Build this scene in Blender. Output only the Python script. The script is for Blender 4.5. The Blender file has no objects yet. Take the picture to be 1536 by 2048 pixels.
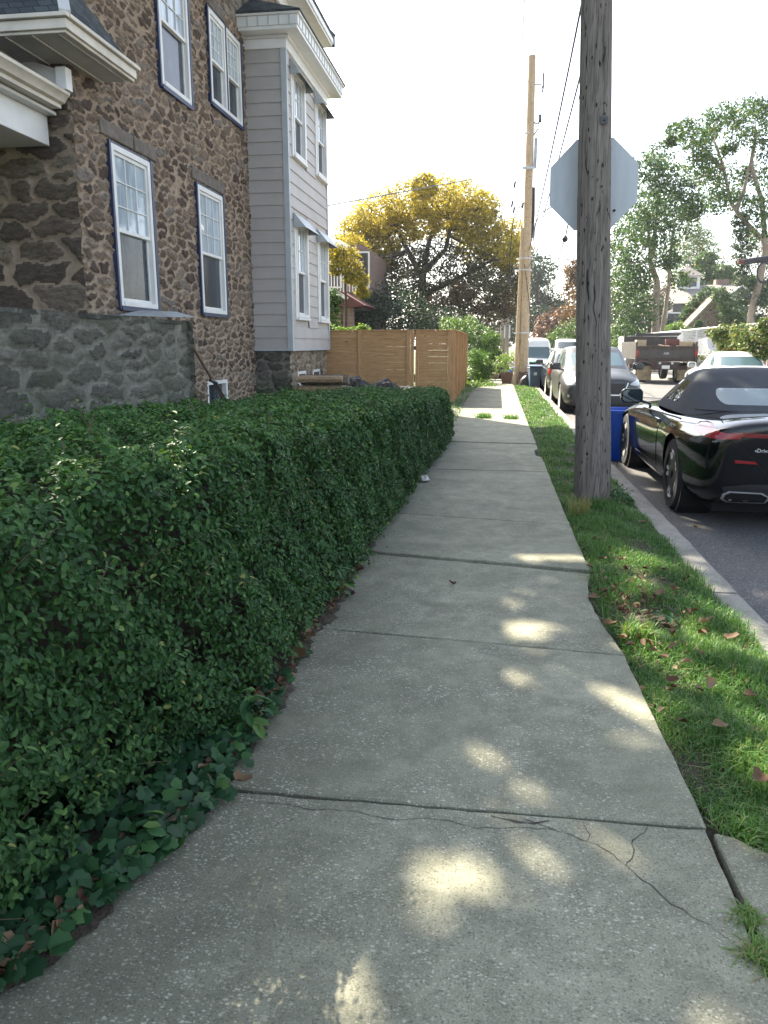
import bpy, bmesh, math, random
import numpy as np
from mathutils import Vector, Matrix
from mathutils.bvhtree import BVHTree
from mathutils.geometry import tessellate_polygon
rad = math.radians
random.seed(7)
rng = np.random.default_rng(11)
scene = bpy.context.scene
col = scene.collection
M = {}

SUN = Vector((1.2, -1.6, -1.83)).normalized()      # the way the sunlight travels


def tag(o, label=None, cat=None, group=None, kind=None):
    if label: o['label'] = label
    if cat: o['category'] = cat
    if group: o['group'] = group
    if kind: o['kind'] = kind
    return o


def empty(name, loc=(0, 0, 0), rz=0.0, **k):
    o = bpy.data.objects.new(name, None)
    col.objects.link(o)
    o.location = loc
    o.rotation_euler = (0, 0, rz)
    o.empty_display_size = 0.2
    return tag(o, **k)


def copy_tree(o, parent=None):
    c = o.copy()
    col.objects.link(c)
    if parent is not None:
        c.parent = parent
    for ch in list(o.children):
        copy_tree(ch, c)
    return c


def link(name, me, parent=None, **k):
    o = bpy.data.objects.new(name, me)
    col.objects.link(o)
    if parent is not None:
        o.parent = parent
    return tag(o, **k)


def shade_smooth(me, angle=None):
    n = len(me.polygons)
    me.polygons.foreach_set('use_smooth', np.ones(n, dtype=bool))
    if angle is not None:
        try:
            me.set_sharp_from_angle(angle=rad(angle))
        except Exception:
            pass


class MB:
    """collects simple solids and links them as one mesh"""
    def __init__(self):
        self.v = []
        self.f = []

    def add(self, verts, faces, mat=None):
        n = len(self.v)
        if mat is not None:
            verts = [mat @ Vector(p) for p in verts]
        self.v += [tuple(p) for p in verts]
        self.f += [tuple(i + n for i in f) for f in faces]
        return self

    def box(self, x0, x1, y0, y1, z0, z1, mat=None):
        v = [(x0, y0, z0), (x1, y0, z0), (x1, y1, z0), (x0, y1, z0), (x0, y0, z1), (x1, y0, z1), (x1, y1, z1), (x0, y1, z1)]
        f = [(0, 3, 2, 1), (4, 5, 6, 7), (0, 1, 5, 4), (1, 2, 6, 5), (2, 3, 7, 6), (3, 0, 4, 7)]
        return self.add(v, f, mat)

    def bar(self, a, b, w, h, up=(0, 0, 1)):
        a = Vector(a); b = Vector(b)
        d = (b - a)
        L = d.length
        d.normalize()
        s = d.cross(Vector(up))
        if s.length < 1e-5: s = d.cross(Vector((1, 0, 0)))
        s.normalize()
        u = s.cross(d)
        m = Matrix((( s.x, d.x, u.x, a.x), (s.y, d.y, u.y, a.y), (s.z, d.z, u.z, a.z), (0, 0, 0, 1)))
        return self.box(-w / 2, w / 2, 0, L, -h / 2, h / 2, m)

    def tube(self, pts, r, n=8, caps=True):
        pts = [Vector(p) for p in pts]
        if not hasattr(r, '__len__'): r = [r] * len(pts)
        rings = []
        prev = None
        for i, p in enumerate(pts):
            if i == 0: t = pts[1] - pts[0]
            elif i == len(pts) - 1: t = pts[-1] - pts[-2]
            else: t = pts[i + 1] - pts[i - 1]
            t.normalize()
            if prev is None:
                ref = Vector((0, 0, 1)) if abs(t.z) < 0.9 else Vector((1, 0, 0))
                s = t.cross(ref).normalized()
            else:
                s = (prev - t * prev.dot(t)).normalized()
            prev = s
            u = t.cross(s)
            rings.append([p + (s * math.cos(2 * math.pi * k / n) + u * math.sin(2 * math.pi * k / n)) * r[i] for k in range(n)])
        v = [q for ring in rings for q in ring]
        f = []
        for i in range(len(pts) - 1):
            for k in range(n):
                a = i * n + k; b = i * n + (k + 1) % n
                f.append((a, b, b + n, a + n))
        if caps:
            f.append(tuple(range(n - 1, -1, -1)))
            f.append(tuple((len(pts) - 1) * n + k for k in range(n)))
        return self.add(v, f)

    def lathe(self, prof, n=24, mat=None, closed=False):
        """profile of (r, z) turned about z"""
        v = []; f = []
        m = len(prof)
        for k in range(n):
            a = 2 * math.pi * k / n
            v += [(r * math.cos(a), r * math.sin(a), z) for r, z in prof]
        for k in range(n):
            k2 = (k + 1) % n
            for i in range(m - 1 + (1 if closed else 0)):
                j = (i + 1) % m
                f.append((k * m + i, k2 * m + i, k2 * m + j, k * m + j))
        if not closed:
            if prof[0][0] > 1e-6: f.append(tuple(k * m for k in range(n - 1, -1, -1)))
            if prof[-1][0] > 1e-6: f.append(tuple(k * m + m - 1 for k in range(n)))
        return self.add(v, f, mat)

    def prism(self, poly, a, b, axis='x'):
        """closed 2-D polygon swept along an axis from a to b"""
        n = len(poly)
        mk = {'x': lambda p, t: (t, p[0], p[1]), 'y': lambda p, t: (p[0], t, p[1]), 'z': lambda p, t: (p[0], p[1], t)}[axis]
        v = [mk(p, a) for p in poly] + [mk(p, b) for p in poly]
        f = [(i, (i + 1) % n, (i + 1) % n + n, i + n) for i in range(n)]
        f += [tuple(range(n - 1, -1, -1)), tuple(range(n, 2 * n))]
        return self.add(v, f)

    def build(self, name, mat, parent=None, smooth=None, bevel=0.0, fix=True, **k):
        me = bpy.data.meshes.new(name)
        me.from_pydata(self.v, [], self.f)
        if fix:
            bm = bmesh.new(); bm.from_mesh(me)
            bmesh.ops.recalc_face_normals(bm, faces=bm.faces)
            bm.to_mesh(me); bm.free()
        me.materials.append(M[mat] if isinstance(mat, str) else mat)
        if smooth is not None: shade_smooth(me, smooth)
        o = link(name, me, parent, **k)
        if bevel > 0:
            b = o.modifiers.new('bevel', 'BEVEL')
            b.width = bevel; b.segments = 2; b.limit_method = 'ANGLE'; b.angle_limit = rad(40)
        return o


def np_mesh(name, V, counts, idx, mat, attrs=None, smooth=False):
    """fast mesh from numpy arrays; attrs = {name: per-vertex float}"""
    me = bpy.data.meshes.new(name)
    me.vertices.add(len(V))
    me.vertices.foreach_set('co', np.ascontiguousarray(V, dtype=np.float32).ravel())
    me.loops.add(len(idx))
    me.loops.foreach_set('vertex_index', np.ascontiguousarray(idx, dtype=np.int32))
    me.polygons.add(len(counts))
    starts = np.concatenate(([0], np.cumsum(counts)[:-1])).astype(np.int32)
    me.polygons.foreach_set('loop_start', starts)
    me.polygons.foreach_set('loop_total', np.ascontiguousarray(counts, dtype=np.int32))
    if smooth: me.polygons.foreach_set('use_smooth', np.ones(len(counts), dtype=bool))
    for k, a in (attrs or {}).items():
        at = me.attributes.new(k, 'FLOAT', 'POINT')
        at.data.foreach_set('value', np.ascontiguousarray(a, dtype=np.float32))
    me.update(calc_edges=True)
    for m in (mat if isinstance(mat, (list, tuple)) else [mat]):
        me.materials.append(M[m] if isinstance(m, str) else m)
    return me


def unit(a):
    return a / (np.linalg.norm(a, axis=1, keepdims=True) + 1e-9)


def leaf_mesh(name, P, N, size, mat, aspect=0.55, fold=0.25, tint=None, six=False, D=None, raw=False):
    """leaves at P with blade normals N; size per leaf; each leaf is folded along its midrib"""
    n = len(P)
    N = unit(N)
    if D is None: D = rng.normal(size=(n, 3))
    D = unit(D - N * np.sum(D * N, axis=1, keepdims=True))
    S = np.cross(N, D)
    size = np.broadcast_to(np.asarray(size, dtype=float), (n,))[:, None]
    w = size * aspect * 0.5
    up = N * w * fold * 2
    base = P - D * size * 0.5
    tip = P + D * size * 0.5 - N * size * 0.06
    if six:
        L1 = P - D * size * 0.2 + S * w * 0.92 + up * 0.9; L2 = P + D * size * 0.2 + S * w * 0.8 + up * 0.8
        R1 = P - D * size * 0.2 - S * w * 0.92 + up * 0.9; R2 = P + D * size * 0.2 - S * w * 0.8 + up * 0.8
        V = np.stack([base, L1, L2, tip, R2, R1], axis=1).reshape(-1, 3)
        o = (np.arange(n) * 6)[:, None]
        F = np.concatenate([o + np.array([[0, 3, 2, 1]]), o + np.array([[0, 5, 4, 3]])], axis=1)
        k = 6
    else:
        L = P + S * w + up; R = P - S * w + up
        V = np.stack([base, L, tip, R], axis=1).reshape(-1, 3)
        o = (np.arange(n) * 4)[:, None]
        F = np.concatenate([o + np.array([[0, 2, 1]]), o + np.array([[0, 3, 2]])], axis=1)
        k = 4
    counts = np.full(n * 2, 4 if six else 3)
    if tint is None: tint = rng.random(n)
    if raw: return V, counts, F.ravel(), np.repeat(tint, k)
    return np_mesh(name, V, counts, F.ravel(), mat, {'tint': np.repeat(tint, k)})


def blades_mesh(name, P, H, W, mat, lean=0.5, tint=None):
    """grass blades rooted at P"""
    n = len(P)
    a = rng.random(n) * 2 * np.pi
    d = np.stack([np.cos(a), np.sin(a), np.zeros(n)], axis=1)
    s = np.stack([-np.sin(a), np.cos(a), np.zeros(n)], axis=1)
    k = (np.abs(rng.normal(size=n)) * lean)[:, None]
    H = np.asarray(H)[:, None]; W = np.broadcast_to(np.asarray(W, dtype=float), (n,))[:, None]
    z = np.array([[0, 0, 1.0]])
    p1 = P + z * H * 0.45 + d * H * k * 0.25
    p2 = P + z * H * np.maximum(0.25, 0.85 - 0.2 * k) + d * H * k * 0.7
    p3 = P + z * H * np.maximum(0.2, 1.0 - 0.45 * k) + d * H * k * 1.15
    V = np.stack([P - s * W, P + s * W, p1 - s * W * 0.9, p1 + s * W * 0.9, p2 - s * W * 0.6, p2 + s * W * 0.6, p3], axis=1).reshape(-1, 3)
    o = (np.arange(n) * 7)[:, None]
    F = np.concatenate([o + np.array([[0, 1, 3, 2]]), o + np.array([[2, 3, 5, 4]]), o + np.array([[4, 5, 6]])], axis=1)
    counts = np.tile(np.array([4, 4, 3]), n)
    if tint is None: tint = rng.random(n)
    return np_mesh(name, V, counts, F.ravel(), mat, {'tint': np.repeat(tint, 7)})


def eval_mesh(o):
    dg = bpy.context.evaluated_depsgraph_get()
    dg.update()
    e = o.evaluated_get(dg)
    return bpy.data.meshes.new_from_object(e)


def subsurf_mesh(verts, faces, level=2, cuts=(), mats=None, creases=None):
    """cage -> subdivided mesh, with cylinders (x-axis: y, z, r, x0, x1) cut out of it"""
    me = bpy.data.meshes.new('cage')
    me.from_pydata(verts, [], faces)
    if mats is not None:
        nm = max(mats) + 1
        for i in range(nm): me.materials.append(None)
        me.polygons.foreach_set('material_index', np.array(mats, dtype=np.int32))
    bm = bmesh.new(); bm.from_mesh(me)
    bmesh.ops.recalc_face_normals(bm, faces=bm.faces)
    bm.to_mesh(me); bm.free()
    o = link('cage', me)
    s = o.modifiers.new('s', 'SUBSURF'); s.levels = level; s.render_levels = level
    tmp = []
    for (y, z, r, x0, x1) in cuts:
        b = MB()
        mt = Matrix.Translation((x0, y, z)) @ Matrix.Rotation(rad(90), 4, 'Y')
        b.lathe([(r, 0), (r, x1 - x0)], 40, mt)
        c = b.build('cut', bpy.data.materials[0])
        c.data.materials.clear()
        m = o.modifiers.new('b', 'BOOLEAN'); m.object = c; m.operation = 'DIFFERENCE'; m.solver = 'EXACT'
        tmp.append(c)
    bpy.context.view_layer.update()
    out = eval_mesh(o)
    for t in tmp + [o]:
        d = t.data
        bpy.data.objects.remove(t)
        bpy.data.meshes.remove(d)
    return out


def split_by_material(me, spec, parent, smooth=40):
    """one linked object per material index; spec = {index: (name, material)}"""
    outs = {}
    for i, (name, mat) in spec.items():
        bm = bmesh.new(); bm.from_mesh(me)
        bmesh.ops.delete(bm, geom=[f for f in bm.faces if f.material_index != i], context='FACES')
        if not bm.faces:
            bm.free(); continue
        for f in bm.faces: f.material_index = 0
        m2 = bpy.data.meshes.new(name)
        bm.to_mesh(m2); bm.free()
        m2.materials.clear(); m2.materials.append(M[mat])
        shade_smooth(m2, smooth)
        outs[i] = link(name, m2, parent)
    return outs


def patch(bvh, poly, o, u, v, d, name, mat, parent, off=0.006, deep=0.01, cuts=5):
    """polygon in the (u, v) plane at o thrown along d on to a body: a thin shell lying on it"""
    o = Vector(o); u = Vector(u); v = Vector(v); d = Vector(d).normalized()
    bm = bmesh.new()
    vs = [bm.verts.new((p[0], p[1], 0)) for p in poly]
    bm.faces.new(vs)
    bmesh.ops.triangulate(bm, faces=bm.faces)
    for _ in range(cuts):
        es = [e for e in bm.edges if e.calc_length() > 0.05]
        if not es: break
        bmesh.ops.subdivide_edges(bm, edges=es, cuts=1)
        bmesh.ops.triangulate(bm, faces=[f for f in bm.faces if len(f.verts) > 3])
    last = None
    for w in bm.verts:
        p = o + u * w.co.x + v * w.co.y
        h = bvh.ray_cast(p, d)
        if h[0] is None:
            h = bvh.find_nearest(p + d * (last if last else 0.3))
            w.co = h[0] - d * off
        else:
            last = h[3]
            w.co = h[0] - d * off
    if deep > 0:
        r = bmesh.ops.extrude_face_region(bm, geom=list(bm.faces))
        for g in r['geom']:
            if isinstance(g, bmesh.types.BMVert): g.co = g.co + d * (deep + off)
    bmesh.ops.recalc_face_normals(bm, faces=bm.faces)
    me = bpy.data.meshes.new(name)
    bm.to_mesh(me); bm.free()
    me.materials.append(M[mat])
    shade_smooth(me, 35)
    return link(name, me, parent)


def text_mesh(txt, size, depth, name, mat, parent, matrix):
    cu = bpy.data.curves.new('t', 'FONT')
    cu.body = txt; cu.size = size; cu.extrude = depth; cu.align_x = 'CENTER'; cu.align_y = 'CENTER'
    o = bpy.data.objects.new('t', cu); col.objects.link(o)
    bpy.context.view_layer.update()
    me = eval_mesh(o)
    bpy.data.objects.remove(o)
    me.transform(matrix)
    me.materials.clear(); me.materials.append(M[mat])
    return link(name, me, parent)


def drop(y):
    """the street falls gently beyond the fence"""
    t = max(0.0, y - 30.0)
    return -0.012 * t * min(1.0, t / 12.0) if t < 60 else -0.72 - 0.002 * (t - 60)


def rubble_sheet(name, axis, c, u0, u1, z0, z1, holes, mat, parent, rowh=0.17, wid=(0.16, 0.5), res=0.02, depth=0.045, sign=1, mortar=0.016, seed=3, offs=None):
    """a wall of laid rubble: every stone stands proud of its mortar. axis 'x': plane x=c, u is y; axis 'y': plane y=c, u is x"""
    r = np.random.default_rng(seed)
    S = []
    z = z0 - rowh
    while z < z1 + rowh:
        h = rowh * r.uniform(0.6, 1.35)
        u = u0 - wid[1] + r.uniform(0, wid[1])
        while u < u1 + wid[1]:
            w = r.uniform(*wid) * (0.55 + 0.45 * h / rowh)
            if h > rowh * 1.05 and r.random() < 0.18:
                S.append((u + w * .5, z + h * .27, w * .8)); S.append((u + w * .5, z + h * .76, w * .8))
            else:
                S.append((u + w * .5 + r.normal() * .02, z + h * .5 + r.normal() * rowh * .17, w))
            u += w
        z += h
    S = np.array(S)
    def axis_vals(a, b, cuts):
        v = np.concatenate([np.arange(a, b, res), [b], cuts])
        v = np.unique(np.round(v, 4))
        keep = np.ones(len(v), bool)
        cs = set(np.round(cuts, 4)) | {round(a, 4), round(b, 4)}
        for i in range(1, len(v)):
            if v[i] - v[i - 1] < res * .3 and v[i] not in cs: keep[i] = False
        return v[keep]
    us = axis_vals(u0, u1, np.array([q for h in holes for q in h[:2] if u0 < q < u1]))
    zs = axis_vals(z0, z1, np.array([q for h in holes for q in h[2:] if z0 < q < z1]))
    U, Z = np.meshgrid(us, zs)
    U = U.ravel(); Z = Z.ravel()
    wu = U + 0.022 * np.sin(Z * 17 + U * 5) + 0.014 * np.sin(Z * 41 - U * 23) + .02 * np.sin(U * 3.1 + Z * 2.3)
    wz = Z + 0.020 * np.sin(U * 13 + Z * 4) + 0.010 * np.sin(U * 37 + 2 + Z * 19)
    d1 = np.full(len(U), 9.0); d2 = np.full(len(U), 9.0); idx = np.zeros(len(U), int)
    asp = np.clip(S[:, 2] / rowh, 0.9, 3.4)
    order = np.argsort(Z, kind='stable')
    for k0 in range(0, len(U), 4000):
        sl = order[k0:k0 + 4000]
        m = np.abs(S[:, 1] - wz[sl].mean()) < rowh * 3 + (wz[sl].max() - wz[sl].min())
        Sm = S[m]; am = asp[m]; ids = np.nonzero(m)[0]
        D = np.sqrt(((wu[sl][:, None] - Sm[None, :, 0]) / am[None]) ** 2 + (wz[sl][:, None] - Sm[None, :, 1]) ** 2)
        a = np.argpartition(D, 1, axis=1)[:, :2]
        da = np.take_along_axis(D, a, 1)
        sw = da[:, 0] > da[:, 1]
        a[sw] = a[sw][:, ::-1]; da[sw] = da[sw][:, ::-1]
        d1[sl] = da[:, 0]; d2[sl] = da[:, 1]; idx[sl] = ids[a[:, 0]]
    e = (d2 - d1) * 0.5
    rs = np.random.default_rng(seed + 1).random((len(S), 4))
    e = e - mortar * (0.7 + .9 * rs[idx, 3])
    t = np.clip(e / 0.02, 0, 1)
    prof = np.sqrt(np.clip(1 - (1 - t) ** 2, 0, 1))
    tilt = (rs[idx, 1] - .5) * (wz - S[idx, 1]) * .35 + (rs[idx, 2] - .5) * (wu - S[idx, 0]) * .12
    chip = 0.006 * np.sin(U * 61 + rs[idx, 0] * 20) * np.sin(Z * 83 + rs[idx, 1] * 30) + .004 * np.sin(U * 130 + Z * 47)
    h = prof * (depth * (.45 + .55 * rs[idx, 0]) + tilt + chip) + 0.003 * np.sin(U * 90) * np.sin(Z * 77)
    mort = np.clip(1 - e / 0.008, 0, 1)
    off = np.zeros(len(U)) if offs is None else offs(U, Z)
    X = c + sign * (h + off)
    V = np.stack([X, U, Z], axis=1) if axis == 'x' else np.stack([U, X, Z], axis=1)
    nu = len(us)
    cu = (us[:-1] + us[1:]) / 2; cz = (zs[:-1] + zs[1:]) / 2
    CU, CZ = np.meshgrid(cu, cz)
    ok = np.ones(CU.shape, bool)
    for hh in holes: ok &= ~((CU > hh[0]) & (CU < hh[1]) & (CZ > hh[2]) & (CZ < hh[3]))
    jj, ii = np.nonzero(ok)
    a = jj * nu + ii
    Fq = np.stack([a, a + 1, a + nu + 1, a + nu], axis=1)
    if (axis == 'x') != (sign > 0): Fq = Fq[:, ::-1]
    me = np_mesh(name, V, np.full(len(Fq), 4), Fq.ravel(), mat, {'stone': rs[idx, 2], 'stone2': rs[idx, 1], 'mortar': mort}, smooth=True)
    return link(name, me, parent)
# ---------------------------------------------------------------- materials
class NT:
    def __init__(self, name):
        m = bpy.data.materials.new(name)
        m.use_nodes = True
        self.m = m; self.t = m.node_tree
        self.t.nodes.clear()
        self.out = self.n('ShaderNodeOutputMaterial')
        M[name] = m

    def n(self, typ, ins=None, **props):
        nd = self.t.nodes.new(typ)
        for k, v in props.items(): setattr(nd, k, v)
        for k, v in (ins or {}).items(): self.set(nd, k, v)
        return nd

    def set(self, nd, k, v):
        s = nd.inputs[k]
        if isinstance(v, bpy.types.NodeSocket): self.t.links.new(v, s)
        elif isinstance(v, bpy.types.Node): self.t.links.new(v.outputs[0], s)
        else:
            if hasattr(s.default_value, '__len__') and not hasattr(v, '__len__'): v = (v, v, v, 1)
            if hasattr(v, '__len__') and len(v) == 3 and len(s.default_value) == 4: v = (*v, 1)
            s.default_value = v

    def coord(self, scale=(1, 1, 1), kind='Object', warp=0.0, wscale=3.0):
        c = self.n('ShaderNodeTexCoord').outputs[kind]
        if warp:
            nz = self.n('ShaderNodeTexNoise', {'Vector': c, 'Scale': wscale, 'Detail': 3})
            s = self.n('ShaderNodeVectorMath', {0: nz.outputs['Color'], 1: (0.5, 0.5, 0.5)}, operation='SUBTRACT')
            s2 = self.n('ShaderNodeVectorMath', {0: s, 'Scale': warp}, operation='SCALE')
            c = self.n('ShaderNodeVectorMath', {0: c, 1: s2}, operation='ADD').outputs[0]
        if scale != (1, 1, 1):
            c = self.n('ShaderNodeMapping', {'Vector': c, 'Scale': scale}).outputs[0]
        return c

    def noise(self, c, scale, detail=4, rough=0.55):
        return self.n('ShaderNodeTexNoise', {'Vector': c, 'Scale': scale, 'Detail': detail, 'Roughness': rough}).outputs['Fac']

    def ramp(self, fac, stops, interp='LINEAR'):
        r = self.n('ShaderNodeValToRGB', {'Fac': fac})
        e = r.color_ramp.elements
        r.color_ramp.interpolation = interp
        while len(e) > 1: e.remove(e[-1])
        for i, (p, c) in enumerate(stops):
            if not hasattr(c, '__len__'): c = (c, c, c)
            if i == 0: el = e[0]; el.position = p
            else: el = e.new(p)
            el.color = (*c, 1)
        return r.outputs[0]

    def mix(self, fac, a, b, mode='MIX'):
        nd = self.n('ShaderNodeMix', data_type='RGBA', blend_type=mode)
        self.set(nd, 0, fac) if not isinstance(fac, (int, float)) else setattr(nd.inputs[0], 'default_value', fac)
        self.set(nd, 6, a); self.set(nd, 7, b)
        return nd.outputs[2]

    def math(self, op, a, b=0.0, c=None):
        nd = self.n('ShaderNodeMath', operation=op)
        self.set(nd, 0, a) if not isinstance(a, (int, float)) else setattr(nd.inputs[0], 'default_value', a)
        self.set(nd, 1, b) if not isinstance(b, (int, float)) else setattr(nd.inputs[1], 'default_value', b)
        return nd.outputs[0]

    def bump(self, h, strength=0.5, dist=0.01, normal=None):
        b = self.n('ShaderNodeBump', {'Height': h, 'Strength': strength, 'Distance': dist})
        if normal is not None: self.set(b, 'Normal', normal)
        return b.outputs[0]

    def bsdf(self, color, rough=0.7, **k):
        p = self.n('ShaderNodeBsdfPrincipled')
        self.set(p, 'Base Color', color)
        self.set(p, 'Roughness', rough)
        for a, v in k.items(): self.set(p, a.replace('_', ' '), v)
        return p

    def done(self, sh):
        self.t.links.new(sh.outputs[0] if isinstance(sh, bpy.types.Node) else sh, self.out.inputs['Surface'])
        return self.m


def simple(name, c, rough=0.6, var=0.25, vscale=4.0, bump=0.15, bscale=60, **k):
    """a plain surface with faint mottling and grain"""
    t = NT(name)
    co = t.coord()
    f = t.noise(co, vscale, 5)
    lo = tuple(x * (1 - var) for x in c); hi = tuple(min(1, x * (1 + var)) for x in c)
    cc = t.ramp(f, [(0.3, lo), (0.7, hi)])
    kw = {}
    if bump: kw['Normal'] = t.bump(t.noise(co, bscale, 3), bump, 0.004)
    return t.done(t.bsdf(cc, rough, **kw, **k))


def leafmat(name, stops, rough=0.45, trans=0.35, spec=0.4):
    t = NT(name)
    a = t.n('ShaderNodeAttribute', attribute_name='tint').outputs['Fac']
    c = t.ramp(a, stops)
    p = t.bsdf(c, rough, Specular_IOR_Level=spec)
    tc = t.mix(1.0, c, (1.0, 1.0, 0.55), 'MULTIPLY')
    tr = t.n('ShaderNodeBsdfTranslucent', {'Color': tc})
    mx = t.n('ShaderNodeMixShader', {0: trans, 1: p.outputs[0], 2: tr.outputs[0]})
    return t.done(mx)


# concrete with washed-out aggregate
def concrete(name, lo, hi, chip, chipscale=105, stain=0.95):
    t = NT(name)
    co = t.coord()
    big = t.noise(co, 0.9, 5, 0.6)
    mid = t.noise(co, 7, 6, 0.7)
    c = t.ramp(big, [(0.3, lo), (0.72, hi)])
    c = t.mix(t.ramp(mid, [(0.3, 0.0), (0.75, stain)]), c, tuple(x * 0.66 for x in lo))
    blot = t.ramp(t.noise(t.coord(warp=0.5, wscale=1.2), 2.3, 6, 0.75), [(0.47, 0), (0.66, 0.7)])
    c = t.mix(blot, c, tuple(x * 0.55 for x in lo))
    if name == 'concrete':                                  # shade beside the hedge put into the slab colour, with a noisy edge
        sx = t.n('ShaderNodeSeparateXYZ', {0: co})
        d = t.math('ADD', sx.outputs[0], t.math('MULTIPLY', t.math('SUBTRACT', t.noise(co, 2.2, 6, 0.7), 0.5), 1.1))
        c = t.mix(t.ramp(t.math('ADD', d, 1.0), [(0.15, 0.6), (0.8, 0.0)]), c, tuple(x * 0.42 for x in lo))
    cw = t.coord((1.0, 1.5, 1.0), warp=0.006, wscale=90)
    vo = t.n('ShaderNodeTexVoronoi', {'Vector': cw, 'Scale': chipscale, 'Randomness': 1.0})
    r = t.n('ShaderNodeSeparateColor', {0: vo.outputs['Color']})
    pick = t.math('GREATER_THAN', r.outputs[0], 0.6)
    inside = t.ramp(vo.outputs['Distance'], [(0.3, 1), (0.5, 0)])
    worn = t.ramp(t.noise(co, 3.1, 4), [(0.36, 0.12), (0.62, 0.75)])
    fac = t.math('MULTIPLY', t.math('MULTIPLY', pick, inside), worn)
    c2 = t.mix(t.n('ShaderNodeSeparateColor', {0: vo.outputs['Color']}).outputs[1], chip, tuple(x * 0.55 for x in chip))
    c = t.mix(fac, c, c2)
    vb = t.n('ShaderNodeTexVoronoi', {'Vector': cw, 'Scale': chipscale * 0.5, 'Randomness': 1.0})
    rb = t.n('ShaderNodeSeparateColor', {0: vb.outputs['Color']})
    fb = t.math('MULTIPLY', t.math('MULTIPLY', t.math('GREATER_THAN', rb.outputs[2], 0.88), t.ramp(vb.outputs['Distance'], [(0.2, 0.8), (0.4, 0)])), worn)
    c = t.mix(fb, c, tuple(min(1, x * 1.1) for x in chip))
    pits = t.ramp(t.noise(co, 150, 2, 0.5), [(0.33, 0.6), (0.44, 0)])
    c = t.mix(pits, c, tuple(x * 0.33 for x in lo))
    grit = t.noise(co, 210, 2, 0.6)
    c = t.mix(0.5, c, t.ramp(grit, [(0.3, 0.32), (0.7, 0.72)]), 'OVERLAY')
    h = t.math('ADD', t.math('MULTIPLY', t.noise(co, 110, 3), 0.6), t.math('MULTIPLY', fac, 0.35))
    return t.done(t.bsdf(c, 0.85, Normal=t.bump(h, 0.55, 0.006), Specular_IOR_Level=0.3))


concrete('concrete', (0.232, 0.234, 0.168), (0.375, 0.372, 0.278), (0.53, 0.52, 0.43))
concrete('kerbstone', (0.22, 0.21, 0.18), (0.36, 0.34, 0.30), (0.45, 0.44, 0.40), 60, 0.6)
simple('crack', (0.055, 0.05, 0.04), 0.95)

t = NT('asphalt')
co = t.coord()
c = t.ramp(t.noise(co, 0.6, 6, 0.65), [(0.3, (0.055, 0.056, 0.06)), (0.7, (0.105, 0.103, 0.10))])
vo = t.n('ShaderNodeTexVoronoi', {'Vector': co, 'Scale': 95})
c = t.mix(t.math('MULTIPLY', t.math('GREATER_THAN', t.n('ShaderNodeSeparateColor', {0: vo.outputs['Color']}).outputs[0], 0.7), 0.7), c, (0.17, 0.165, 0.155))
t.done(t.bsdf(c, 0.9, Normal=t.bump(t.noise(co, 150, 3), 0.6, 0.008)))

t = NT('soil')
co = t.coord()
c = t.ramp(t.noise(co, 9, 8, 0.7), [(0.3, (0.022, 0.016, 0.011)), (0.55, (0.055, 0.042, 0.028)), (0.75, (0.11, 0.085, 0.055))])
t.done(t.bsdf(c, 0.95, Normal=t.bump(t.noise(co, 40, 6), 1.0, 0.03)))

t = NT('turf')
co = t.coord()
c = t.ramp(t.noise(co, 5, 8, 0.7), [(0.3, (0.035, 0.05, 0.018)), (0.52, (0.06, 0.09, 0.03)), (0.75, (0.11, 0.12, 0.05))])
t.done(t.bsdf(c, 0.95, Normal=t.bump(t.noise(co, 60, 5), 1.0, 0.03)))

simple('lot', (0.2, 0.19, 0.17), 0.95, 0.35, 0.5, 0.4, 30)


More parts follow.
